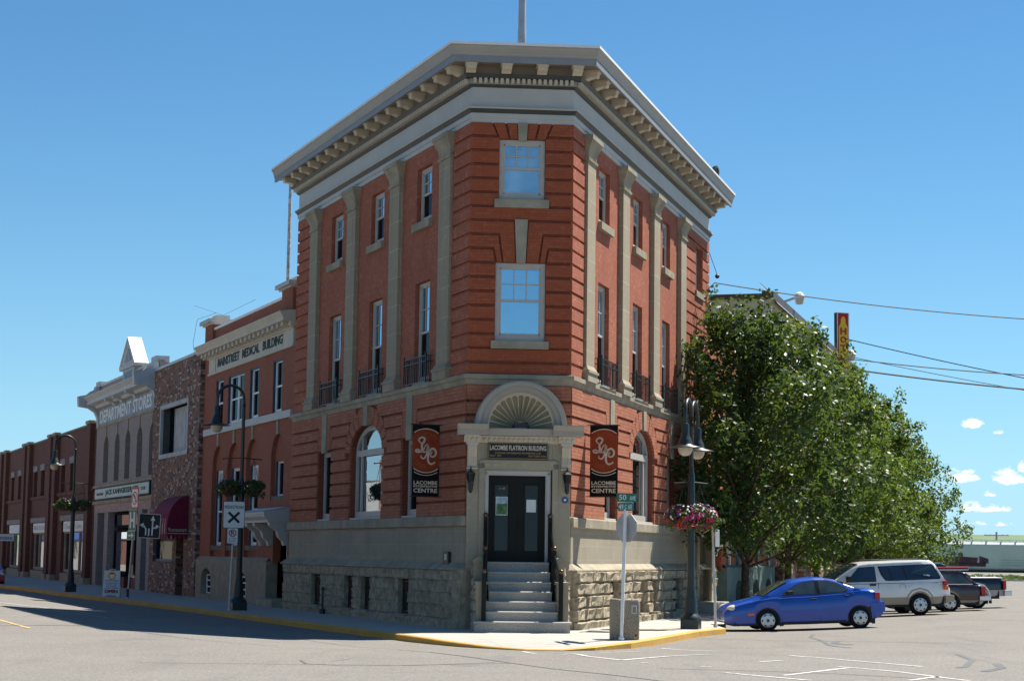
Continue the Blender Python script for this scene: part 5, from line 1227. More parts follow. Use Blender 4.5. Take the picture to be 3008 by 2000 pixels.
m = mb(k); m.box(92.45, 92.55, -.05, 2.3, 2.95, 3.0); obj('arm', m, 'black_iron', t, FM[k])

# ================================================================== RIGHT-HAND STREET
k = 'R'
TB = thing('teal_base_building', 'red brick building with pale teal base and arched cellar windows behind the trees', 'building', mat=Matrix.Translation(wp(k, 28, 0, 0)))
s0, s1 = 20.7, 36.4
wn = [(25.6, 26.9), (28.4, 29.7), (31.0, 32.3), (33.4, 34.7)]
m = mb(k); wall(m, s0, s1, 1.5, 10.8, [(a, b, 2.3, 5.3) for a, b in wn] + [(a, b, 6.9, 9.1) for a, b in wn] + [(22.2, 23.8, 1.5, 2.75)], 0, .25); obj('brick_wall', m, 'brick_pressed', TB, FM[k], recalc=False); body('b', k, s0, s1, 0, 10.8, TB, mat='brick_pressed')
for a, b in wn:
    for c, d in ((2.3, 5.3), (6.9, 9.1)): sash(TB, k, a + .02, b - .02, c, d, -.15, 'window_paint', None, .5, 'pane_dark', .09, sill=(a - .1, b + .1, c - .16, c, .1, 'stucco_teal'))
m = mb(k); wall(m, 23.9, s1, -.2, 1.6, [(25.9, 27.6, .05, 1.1, .5), (30.2, 31.9, .05, 1.1, .5), (33.7, 35.3, .05, 1.1, .5)], .2, .5); m.quad((23.9, .2, 1.6), (s1, .2, 1.6), (s1, 0, 1.72), (23.9, 0, 1.72)); m.quad((23.9, .2, -.2), (23.9, -.4, -.2), (23.9, -.4, 1.6), (23.9, .2, 1.6)); m.box(23.95, 24.4, .2, .9, -.1, .32); m.box(20.72, 22.1, -.2, .12, -.2, 1.6)
for a in (27.1, 32.0, 35.4): m.box(a, a + .5, 0, .12, 1.72, 3.6)
obj('rendered_base', m, 'stucco_teal', TB, FM[k], recalc=False)
for a, b in ((25.9, 27.6), (30.2, 31.9), (33.7, 35.3)):
    m = mb(k); m.quad((a, -.28, 0), (b, -.28, 0), (b, -.28, 1.12), (a, -.28, 1.12)); obj('cellar_window', m, 'pane_dark', TB, FM[k], recalc=False)
m = mb(k); m.extr([(0, 2.95), (.85, 2.95), (.85, 3.05), (1.0, 3.2), (1.02, 3.36), (0, 3.55)], 21.4, 24.9); hd = obj('door_hood', m, 'paint_frieze', TB, FM[k])
for a in (21.5, 24.3):
    m = mb(k); m.extr([(0, 2.05), (.16, 2.05), (.2, 2.25), (.4, 2.45), (.5, 2.75), (.75, 2.85), (.78, 2.95), (0, 2.95)], a, a + .45); obj('bracket', m, 'paint_frieze', hd, FM[k])
m = mb(k); m.box(22.2, 23.8, -.9, -.8, 0, 2.75); obj('door', m, 'maroon_post', TB, FM[k])
m = mb(k); m.tube([(24.95, .1, 1.7), (24.95, .1, 9)], .06, 6); obj('downpipe', m, 'galvanised', TB, FM[k])
HT = thing('hotel_building', 'tall cream hotel with brown roof edge and speckled brick ground floor behind the trees', 'building', mat=Matrix.Translation(wp(k, 55, 0, 0)))
s0, s1 = 36.6, 76.0
hw = [(39.2, 40.4), (41.6, 42.4), (43.6, 45.0), (47, 49), (51, 53), (56, 58.5), (62, 64.5), (68, 70)]
m = mb(k); wall(m, s0, s1, -.2, 5.0, [(a, b, 1.7, 4.2) for a, b in hw], .0, .4); m.box(s0 + .3, s0 + .9, 0, .5, -.2, 1.6); m.box(s0 + 2.6, s0 + 3.4, 0, .35, -.2, 1.6); m.box(45.2, 46.2, 0, .35, -.2, 2.2); obj('ground_floor_wall', m, 'brick_speckle', HT, FM[k], recalc=False)
for a, b in hw: sash(HT, k, a + .02, b - .02, 1.72, 4.18, -.25, 'brown_metal', None, 0, 'pane_dark', .08)
m = mb(k); wall(m, s0, s1, 5.0, 13.9, [(a, a + 1.3, c, c + 2.0) for a in (40, 45, 50, 55, 60, 65, 70) for c in (6.6, 10.2)], .02, .2); m.quad((s0, .02, -.2), (s0, -14, -.2), (s0, -14, 13.9), (s0, .02, 13.9)); m.quad((s1, .02, -.2), (s1, -14, -.2), (s1, -14, 13.9), (s1, .02, 13.9)); m.quad((s0, -14, -.2), (s1, -14, -.2), (s1, -14, 13.9), (s0, -14, 13.9)); obj('upper_wall', m, 'stucco_cream', HT, FM[k], recalc=False)
for a in (40, 45, 50, 55, 60, 65, 70):
    for c in (6.6, 10.2): sash(HT, k, a + .02, a + 1.28, c + .02, c + 1.98, -.1, 'window_paint', None, .5, 'pane_dark', .08)
m = mb(k); m.box(s0 - .12, s0 + .4, -14.1, .12, 13.9, 14.14); m.box(s0 - .1, s1 + .1, -.4, .14, 13.9, 14.25); obj('roof_edge', m, 'brown_metal', HT, FM[k])
m = mb(k); m.quad((s0 + .4, .3, 13.7), (s1, .3, 13.7), (s1, -.6, 14.7), (s0 + .4, -.6, 14.7))
for i in range(60): a = s0 + .5 + i * .65; m.extr([(.31, 13.72), (.33, 13.72), (-.57, 14.73), (-.6, 14.73)], a, a + .04)
obj('mansard_roof', m, 'grey_metal', HT, FM[k], recalc=False)
m = mb(k); m.quad((s0, 0, 13.8), (s1, 0, 13.8), (s1, -14, 13.8), (s0, -14, 13.8)); obj('roof', m, 'roof_gravel', HT, FM[k], recalc=False)
# hotel sign
hs_ = Matrix.Translation((19.16, 111, 13.05)) @ Matrix.Rotation(R(20), 4, 'Z')
t = thing('hotel_sign', 'tall red and yellow vertical hotel sign rising above the street trees', 'sign', mat=hs_)
m = MB(); m.box(0, .80, 0, .34, 0, 3.4); obj('case', m, 'letter_navy', t, hs_)
m = MB(); m.box(.0, .80, -.03, 0, 0, 3.4); obj('rim', m, 'sign_white', t, hs_); m = MB(); m.box(.04, .72, -.05, -.03, .04, 3.36); obj('red_face', m, 'sign_red', t, hs_)
m = MB(); m.prism([(.08, .06), (.68, .06), (.68, 2.55), (.55, 2.75), (.53, 3.0), (.46, 3.15), (.30, 3.15), (.23, 3.0), (.21, 2.75), (.08, 2.55)], -.065, -.05); obj('yellow_panel', m, 'sign_yellow', t, hs_)
for i, ch in enumerate('HOTEL'): text('lettering', ch, 'sign_red', t, hs_ @ Vector((.18, -.075, 2.08 - i * .50)), hs_.to_3x3() @ Vector((1, 0, 0)), UP, .40, .40, .02, extra=.03)
for (p0, p1, lab) in (((12.9, 95.0, 14.4), (14.27, 93.5, 14.95), 'white flood light on an arm over the hotel roof, nearer one'), ((18.9, 112.0, 13.4), (19.96, 110.8, 13.98), 'white flood light on an arm below the hotel sign')):
    a, b = Vector(p0), Vector(p1); t = thing('flood_light', lab, 'light', tuple(a), group='flood lights on the hotel roof')
    m = MB(); m.tube([a, a + (b - a) * .55 + Vector((0, 0, .06)), b], .06, 6); obj('arm', m, 'grey_metal', t, Matrix.Identity(4))
    m = MB(); m.lathe([(.05, .22), (.20, .12), (.30, -.05), (.27, -.08)], tuple(b), 10); obj('hood', m, 'flashing_white', t, Matrix.Identity(4)); m = MB(); m.lathe([(.25, -.08), (.2, -.38), (.05, -.42)], tuple(b), 10); obj('lens', m, 'globe_glass', t, Matrix.Identity(4))

# ================================================================== STREET FURNITURE
I4 = Matrix.Identity(4)
def leafcloud(m, c, r, n, size, rr, flat=1.0, shell=.45):
    for _ in range(n):
        d = Vector((rr.gauss(0, 1), rr.gauss(0, 1), rr.gauss(0, 1))).normalized()
        p = Vector(c) + Vector((d.x * r, d.y * r, d.z * r * flat)) * (shell + (1 - shell) * rr.random() ** .5)
        nrm = (d * .55 + Vector((rr.gauss(0, .55), rr.gauss(0, .55), .45 + rr.gauss(0, .5)))).normalized()
        a = nrm.cross(Vector((rr.gauss(0, 1), rr.gauss(0, 1), rr.gauss(0, 1)))).normalized(); b = nrm.cross(a)
        l = size * rr.uniform(.7, 1.3); w = l * .30
        m.add([tuple(p - a * l * .5), tuple(p + b * w - nrm * l * .05), tuple(p + a * l * .5 - nrm * l * .12), tuple(p - b * w - nrm * l * .05)], [(0, 1, 2, 3)])
def lamp_head(m_shade, m_globe, p, sc=1.0):
    x, y, z = p
    m_shade.lathe([(.035, .92), (.10, .90), (.11, .86), (.105, .62), (.13, .55), (.17, .46), (.18, .44), (.20, .34), (.23, .30), (.46, .25), (.47, .235), (.24, .225)], (x, y, z), 16)
    m_globe.lathe([(.21, .225), (.20, .14), (.15, .05), (.08, .01), (.01, 0)], (x, y, z), 12)
def lamp_base(m, x, y):
    m.box(x - .25, x + .25, y - .25, y + .25, 0, .26)
    m.lathe([(.30, .26), (.28, .34), (.20, .40), (.18, .46), (.17, .75), (.14, .95), (.115, 1.15), (.108, 1.4), (.105, 3.1), (.095, 4.30), (.075, 4.36), (.062, 4.5)], (x, y, 0), 10)
def basket(parent, c, rad, rr, dark=False, mat=I4):
    m = MB(); leafcloud(m, c, rad, 700, .11, rr, .62, .35)
    for _ in range(26):
        a = rr.uniform(0, 6.28); q = Vector(c) + Vector((math.cos(a) * rad * .9, math.sin(a) * rad * .9, -.1)); leafcloud(m, tuple(q - Vector((0, 0, rr.uniform(.05, .25)))), .09, 9, .08, rr)
    for _ in range(5):
        a = rr.uniform(-.7, .9); q = Vector(c) + Vector((math.cos(a) * rad * 1.25, math.sin(a) * rad, -.12)); leafcloud(m, tuple(q), .1, 14, .09, rr)
    ba = obj('foliage', m, 'leaf_basket', parent, mat, recalc=False)
    for nm, k_, zz in (('petal_magenta', 85, .0), ('petal_white', 52, .08), ('petal_purple', 34, .12), ('petal_red', 62, -.28)):
        m = MB()
        for _ in range(k_ if not dark else int(k_ * .09)):
            d = Vector((rr.gauss(0, 1), rr.gauss(0, 1), rr.gauss(0, .6) + zz * 4)).normalized(); p = Vector(c) + Vector((d.x, d.y, d.z * .66)) * rad * rr.uniform(.95, 1.12)
            a = d.cross(Vector((.3, .2, 1))).normalized(); b = d.cross(a); s = rr.uniform(.028, .046)
            m.add([tuple(p + (a * math.cos(t) + b * math.sin(t)) * s + d * .012 * (i % 2)) for i, t in enumerate([k2 * math.pi / 3 for k2 in range(6)])], [tuple(range(6))])
        obj('blossoms', m, nm, ba, mat, recalc=False)
def street_lamp(pos, ang, H, heads, label, lush, group, zb):
    m4 = Matrix.Translation(pos) @ Matrix.Rotation(ang, 4, 'Z'); t = thing('street_lamp', label, 'street lamp', mat=m4, group=group)
    m = MB(); lamp_base(m, 0, 0); m.tube([(0, 0, 4.3), (0, 0, H - .75)], .058, 8); obj('post', m, 'lamp_green', t, m4, smooth=40)
    for sx in heads:
        a = MB(); r_ = .46; zc = H - r_
        pts = [(0, 0, H - 1.6), (0, 0, zc)] + [(sx * (r_ - r_ * math.cos(i * math.pi / 10)), 0, zc + r_ * math.sin(i * math.pi / 10)) for i in range(1, 11)] + [(sx * 2 * r_, 0, H - .95)]
        a.tube(pts, .05, 8); a.ball((0, 0, zc - .2), .075, 8, 5); obj('arm', a, 'lamp_green', t, m4, smooth=50)
        s_, g_ = MB(), MB(); lamp_head(s_, g_, (sx * 2 * r_, 0, H - 1.62)); sh = obj('lamp_shade', s_, 'lamp_green', t, m4, smooth=45); obj('globe', g_, 'globe_glass', sh, m4, smooth=60)
    return t, m4
def hang_basket(p, m4, z, label, sx, rr, dark, rad, group, span=.42):
    b4 = m4 @ Matrix.Translation((sx * span, 0, z)); t = thing('flower_basket', label, 'flower basket', mat=b4, group=group)
    m = MB(); m.lathe([(.30, .0), (.28, -.12), (.18, -.26), (.02, -.30)], (0, 0, 0), 12); obj('basket', m, 'bark', t, b4)
    basket(t, (0, 0, .05), rad, rr, dark, b4)
    m = MB()
    for a in (0, 2.1, 4.2): m.tube([(.28 * math.cos(a), .28 * math.sin(a), 0), (0, 0, .98)], .007, 4)
    m.tube([(-sx * span, 0, 1.02), (sx * .22, 0, .98)], .018, 5); m.ball((sx * .24, 0, .98), .03, 6, 4); obj('hanger', m, 'black_iron', t, b4)
GL = 'dark green street lamps on the pavements'; GBk = 'hanging flower baskets on the street lamps'
rr = random.Random(21)
lng = math.atan2(OUT['L'].y, OUT['L'].x)
t, m4 = street_lamp((-9.15, 64.8, 0), lng, 7.6, (1,), 'single arm street lamp behind the white pedestrian sign', False, GL, 4)
for sx in (-1, 1): hang_basket(0, m4, 4.12, 'shaded flower basket on the lamp behind the pedestrian sign, ' + ('its left one' if sx > 0 else 'its right one'), sx, rr, True, .40, GBk)
t, m4 = street_lamp((-20.25, 88.3, 0), lng, 7.2, (1,), 'single arm street lamp in front of the long brown brick block', False, GL, 4)
for sx in (-1, 1): hang_basket(0, m4, 4.0, 'shaded flower basket on the lamp before the brown brick block, ' + ('its left one' if sx > 0 else 'its right one'), sx, rr, True, .38, GBk)
rng = math.atan2(.96, .28)
t, m4 = street_lamp((5.12, 53.62, 0), rng, 6.4, (-1, 1), 'twin arm street lamp on the pavement beside the blue car', True, GL, 3)
for sx in (-1, 1): hang_basket(0, m4 @ Matrix.Rotation(R(-62), 4, 'Z'), 3.08, 'sunlit basket of pink and white petunias on the twin arm lamp, ' + ('its left one' if sx < 0 else 'its right one'), sx, rr, False, .50, GBk, .24)
t, m4 = street_lamp((27.6, 131, .1), rng, 6.4, (-1, 1), 'far twin arm street lamp behind the last street tree', True, GL, 3)
for sx in (-1, 1): hang_basket(0, m4 @ Matrix.Rotation(R(-62), 4, 'Z'), 3.1, 'far pink flower basket by the last street tree, ' + ('its left one' if sx < 0 else 'its right one'), sx, rr, False, .40, GBk, .24)

def plane(pos, yaw, lean=0):
    return Matrix.Translation(pos) @ Matrix.Rotation(yaw, 4, 'Z') @ Matrix.Rotation(lean, 4, 'Y')
def rrect(w, h, r, n=4):
    pts = []
    for cx_, cz_, a0 in ((w / 2 - r, h / 2 - r, 0), (-w / 2 + r, h / 2 - r, 90), (-w / 2 + r, -h / 2 + r, 180), (w / 2 - r, -h / 2 + r, 270)):
        for i in range(n + 1): a = R(a0 + 90 * i / n); pts.append((cx_ + r * math.cos(a), cz_ + r * math.sin(a)))
    return pts
def sign(name, label, m4, w, h, face, rim=None, group=None, rw=.015, back='sign_back'):
    """flat traffic sign in its own frame: x right, -y towards the reader, z up, origin at its middle"""
    t = thing(name, label, 'sign', mat=m4, group=group)
    m = MB(); m.prism(rrect(w, h, .04), -.004, .006); obj('plate', m, rim or back, t, m4)
    m = MB(); m.prism(rrect(w - 2 * rw, h - 2 * rw, .035), -.008, -.004); obj('face', m, face, t, m4); return t
def stext(t, m4, s, x0, x1, z0, z1, mat, **kw): text('lettering', s, mat, t, m4 @ Vector((x0, -.010, z0)), m4.to_3x3() @ Vector((1, 0, 0)), m4.to_3x3() @ Vector((0, 0, 1)), x1 - x0, z1 - z0, .004, **kw)
def poly(t, m4, name, pts, mat, y0=-.012, y1=-.008):
    m = MB()
    for p in pts: m.prism(p, y0, y1)
    obj(name, m, mat, t, m4)
def post(name, label, base, top, r, mat, cat='sign post'):
    t = thing(name, label, cat, base); m = MB(); m.tube([base, top], r, 8); obj('tube', m, mat, t, I4, smooth=60)
    m = MB(); m.lathe([(r * 1.7, 0), (r * 1.7, .05), (r, .10)], base, 8); obj('footing', m, mat, t, I4); return t
def circ(r, cx_=0, cz_=0, n=24): return [(cx_ + r * math.cos(2 * math.pi * i / n), cz_ + r * math.sin(2 * math.pi * i / n)) for i in range(n)]
def ringp(r0, r1, cx_, cz_, n=24):
    return [[(cx_ + q * math.cos(a), cz_ + q * math.sin(a)) for q, a in ((r0, a0), (r1, a0), (r1, a1), (r0, a1))] for a0, a1 in ((2 * math.pi * i / n, 2 * math.pi * (i + 1) / n) for i in range(n))]
def bar(x0, z0, x1, z1, w):
    d = Vector((x1 - x0, z1 - z0)).normalized(); n_ = Vector((-d.y, d.x)) * w / 2
    return [(x0 + n_.x, z0 + n_.y), (x0 - n_.x, z0 - n_.y), (x1 - n_.x, z1 - n_.y), (x1 + n_.x, z1 + n_.y)]
# pedestrian crossing sign and no parking plate on one post
post('sign_post', 'thin steel post carrying the white pedestrian sign', (-9.32, 63.9, 0), (-9.22, 63.9, 3.66), .035, 'galvanised')
m4 = plane((-9.24, 63.85, 3.19), R(3)); t = sign('pedestrian_sign', 'white sign with a black cross and the word pedestrian', m4, .72, .90, 'sign_white', 'sign_black')
stext(t, m4, 'PEDESTRIAN', -.31, .31, .20, .31, 'sign_black', extra=.01); poly(t, m4, 'cross', [bar(-.18, -.26, .18, .08, .085), bar(-.18, .08, .18, -.26, .085)], 'sign_black')
m4 = plane((-9.27, 63.85, 2.49), R(3)); t = sign('parking_sign', 'small white no parking plate under the pedestrian sign', m4, .36, .52, 'sign_white', 'sign_back')
poly(t, m4, 'red_ring', ringp(.095, .125, 0, .09), 'sign_red'); stext(t, m4, 'P', -.05, .05, .02, .16, 'sign_black', extra=.02); poly(t, m4, 'slash', [bar(-.075, .165, .075, .015, .026)], 'sign_red', -.016, -.012)
stext(t, m4, 'IN THIS', -.11, .11, -.12, -.07, 'sign_black'); stext(t, m4, 'BLOCK', -.11, .11, -.20, -.15, 'sign_black')
# the sign cluster further up the street
post('sign_post', 'leaning steel post with the hospital and lane arrow signs', (-15.45, 77.6, 0), (-15.22, 77.6, 4.45), .035, 'galvanised'); m = MB(); m.lathe([(.055, 0), (.055, .4)], (-15.45, 77.6, 0), 8); obj('post_sleeve', m, 'maroon_post', bpy.data.objects['sign_post.001'], I4)
yw = math.atan2(-.83, .56)
m4 = plane((-15.28, 77.55, 4.06), yw); t = sign('no_turn_sign', 'orange framed no left turn sign at the top of the leaning post', m4, .75, .90, 'sign_white', 'sign_orange', rw=.085)
poly(t, m4, 'ring', ringp(.22, .265, 0, 0), 'sign_red'); poly(t, m4, 'arrow', [bar(.05, -.16, .05, .06, .05), bar(.06, .05, -.08, .11, .05), [(-.14, .10), (-.05, .18), (-.05, .04)]], 'sign_black'); poly(t, m4, 'slash', [bar(-.16, .16, .16, -.16, .04)], 'sign_red', -.016, -.012)
m4 = plane((-15.35, 77.55, 3.17), yw); t = sign('hospital_sign', 'green hospital sign with a big white letter H', m4, .75, .86, 'sign_green', 'sign_white')
poly(t, m4, 'letter_h', [bar(-.19, -.32, -.19, .32, .13), bar(.19, -.32, .19, .32, .13), bar(-.19, 0, .19, 0, .12)], 'sign_white')
m4 = plane((-15.39, 77.55, 2.55), yw); t = sign('arrow_plate', 'green plate with a white arrow below the hospital sign', m4, .80, .36, 'sign_green', 'sign_white')
poly(t, m4, 'arrow', [bar(-.26, 0, .12, 0, .07), [(.30, 0), (.06, .12), (.06, -.12)]], 'sign_white')
m4 = plane((-14.62, 77.4, 2.94), R(-8), R(2.5)); t = sign('lane_sign', 'black lane arrow sign beside the hospital sign', m4, .90, .98, 'sign_black', 'sign_white', rw=.02)
poly(t, m4, 'arrows', [bar(-.14, -.38, -.14, -.12, .055), bar(-.14, -.13, -.22, -.01, .055), bar(-.21, -.02, -.30, .01, .055), [(-.42, .03), (-.24, .12), (-.26, -.08)], bar(-.01, -.40, -.01, -.10, .055), bar(.13, -.38, .13, .26, .06), [(.13, .42), (.03, .22), (.23, .22)], bar(.14, -.10, .28, -.03, .055), [(.42, 0), (.27, .08), (.27, -.12)]], 'sign_white')
m = MB(); m.tube([(-15.25, 77.62, 3.35), (-14.7, 77.45, 3.35)], .02, 5); obj('bracket', m, 'galvanised', t, I4)
# sandwich board
m4 = Matrix.Translation((-16.75, 80.6, 0)) @ Matrix.Rotation(R(4), 4, 'Z'); t = thing('sandwich_board', 'white sandwich board with a yellow disc and the word open on the pavement', 'sign board', mat=m4)
f4 = m4 @ Matrix.Rotation(R(-9), 4, 'X'); g4 = m4 @ Matrix.Translation((0, .42, 0)) @ Matrix.Rotation(R(9), 4, 'X')
pf = [(-.36, 0), (-.24, 0), (-.17, .07), (.17, .07), (.24, 0), (.36, 0), (.33, 1.10), (-.33, 1.10)]
m = MB(); m.prism(pf, -.02, .01); fp = obj('front_panel', m, 'sign_white', t, f4)
m = MB(); m.prism(pf, -.01, .02); obj('back_panel', m, 'sign_white', t, g4)
m = MB(); m.prism(circ(.175, 0, .88), -.026, -.02); obj('yellow_disc', m, 'sign_yellow', fp, f4); m = MB(); m.prism(circ(.095, 0, .86), -.029, -.026); obj('white_disc', m, 'sign_white', fp, f4); m = MB(); m.prism([(-.07, .94), (.07, .94), (.06, 1.0), (-.06, 1.0)], -.03, -.026); obj('red_patch', m, 'sign_red', fp, f4)
fx, fz = f4.to_3x3() @ Vector((1, 0, 0)), f4.to_3x3() @ Vector((0, 0, 1))
for s_, x, z0, z1, mt in (("TOKYO JOE'S", .29, .63, .70, 'sign_blue'), ('JAPANESE CUISINE', .26, .55, .59, 'sign_blue'), ('• TERIYAKI • SUSHI •', .25, .48, .51, 'sign_blue'), ('• UDON • NOODLES •', .24, .41, .44, 'sign_blue'), ('LUNCH - DINNER', .29, .33, .37, 'sign_blue'), ('OPEN', .28, .14, .29, 'sign_red')):
    text('lettering', s_, mt, fp, f4 @ Vector((-x, -.026, z0)), fx, fz, 2 * x, z1 - z0, .006, extra=.06 if s_ == 'OPEN' else .025)
m = MB(); m.tube([(-.12, .0, 1.10), (-.12, .02, 1.16), (.12, .02, 1.16), (.12, 0, 1.10)], .015, 5); obj('handle', m, 'sign_white', t, f4)
# stop sign seen from behind, street name blades
post('sign_post', 'pale steel post of the stop sign at the street corner', (2.72, 45.95, 0), (2.80, 45.95, 3.12), .042, 'white_paint')
m4 = plane((2.79, 46.0, 2.68), math.atan2(-.72, .66)); t = thing('stop_sign', 'grey back of an octagonal stop sign on the corner post', 'sign', mat=m4)
oc = [(.37 * math.cos(R(22.5 + 45 * i)), .37 * math.sin(R(22.5 + 45 * i))) for i in range(8)]
m = MB(); m.prism(oc, .045, .055); obj('plate', m, 'sign_back', t, m4); m = MB(); m.prism([(x * .96, z * .96) for x, z in oc], .055, .058); obj('red_face', m, 'sign_red', t, m4)
m4 = plane((2.83, 45.93, 3.40), R(38)); t = sign('street_name_sign', 'green street name blade reading 50 Ave', m4, .66, .21, 'sign_green', 'sign_green')
stext(t, m4, '50', -.26, -.03, -.065, .065, 'sign_white', extra=.01); stext(t, m4, 'AVE', .08, .27, -.065, .04, 'sign_white', extra=.01)
m4 = plane((2.80, 45.93, 3.18), R(-52)); t = sign('street_name_sign', 'teal street name blade reading 49 C Ave', m4, .56, .20, 'sign_teal', 'sign_teal')
stext(t, m4, '49', -.24, -.07, -.065, .065, 'sign_white', extra=.01); stext(t, m4, 'C', -.02, .05, -.05, .05, 'sign_white', extra=.01); stext(t, m4, 'AVE', .10, .24, -.065, .05, 'sign_white', extra=.01)
# concrete litter bin
m4 = Matrix.Translation((2.82, 46.42, 0)) @ Matrix.Rotation(R(14), 4, 'Z'); t = thing('litter_bin', 'rough pebbled concrete litter bin behind the stop sign post', 'litter bin', mat=m4)
m = MB(); 
def rlp(w, d, r): return [(x, y) for x, y in rrect(w, d, r)]
lay = [(.62, 0, .08), (.625, .5, .08), (.635, .90, .09), (.61, .955, .09), (.56, .97, .09)]
vs = []; 
for w, z, r_ in lay: vs += [(x, y, z) for x, y in rlp(w, w * .92, r_)]
n = 20; m.add(vs, [(j * n + i, j * n + (i + 1) % n, (j + 1) * n + (i + 1) % n, (j + 1) * n + i) for j in range(len(lay) - 1) for i in range(n)] + [tuple(range((len(lay) - 1) * n, len(lay) * n))])
obj('concrete_body', m, 'aggregate', t, m4, smooth=50)
m = MB(); m.box(.09, .22, -.297, -.288, .62, .64); m.box(.09, .22, -.297, -.288, .80, .82); m.box(.09, .105, -.297, -.288, .62, .82); m.box(.20, .215, -.297, -.288, .62, .82); obj('emblem', m, 'sign_white', t, m4)
m = MB()
for x in (-.2, .2): m.prism(circ(.025, x, .10, 8), -.292, -.284)
obj('drain_hole', m, 'interior_dark', t, m4)
m = MB(); m.lathe([(.2, .965), (.18, .98), (.17, .9)], (0, 0, 0), 14); obj('bin_mouth', m, 'black_iron', t, m4)
t = post('sign_post', 'thin steel post by the front of the blue car', (5.97, 55.1, 0), (5.88, 55.1, 2.95), .036, 'galvanised')
m4 = plane((6.02, 55.15, 2.55), R(62)); t = sign('parking_sign', 'grey back of a small parking sign by the blue car', m4 @ Matrix.Rotation(math.pi, 4, 'Z'), .32, .5, 'sign_white', 'sign_back')
t = post('sign_post', 'thin steel post between the street trees over the blue car', (11.85, 85.5, 0), (11.45, 85.5, 3.4), .04, 'galvanised')

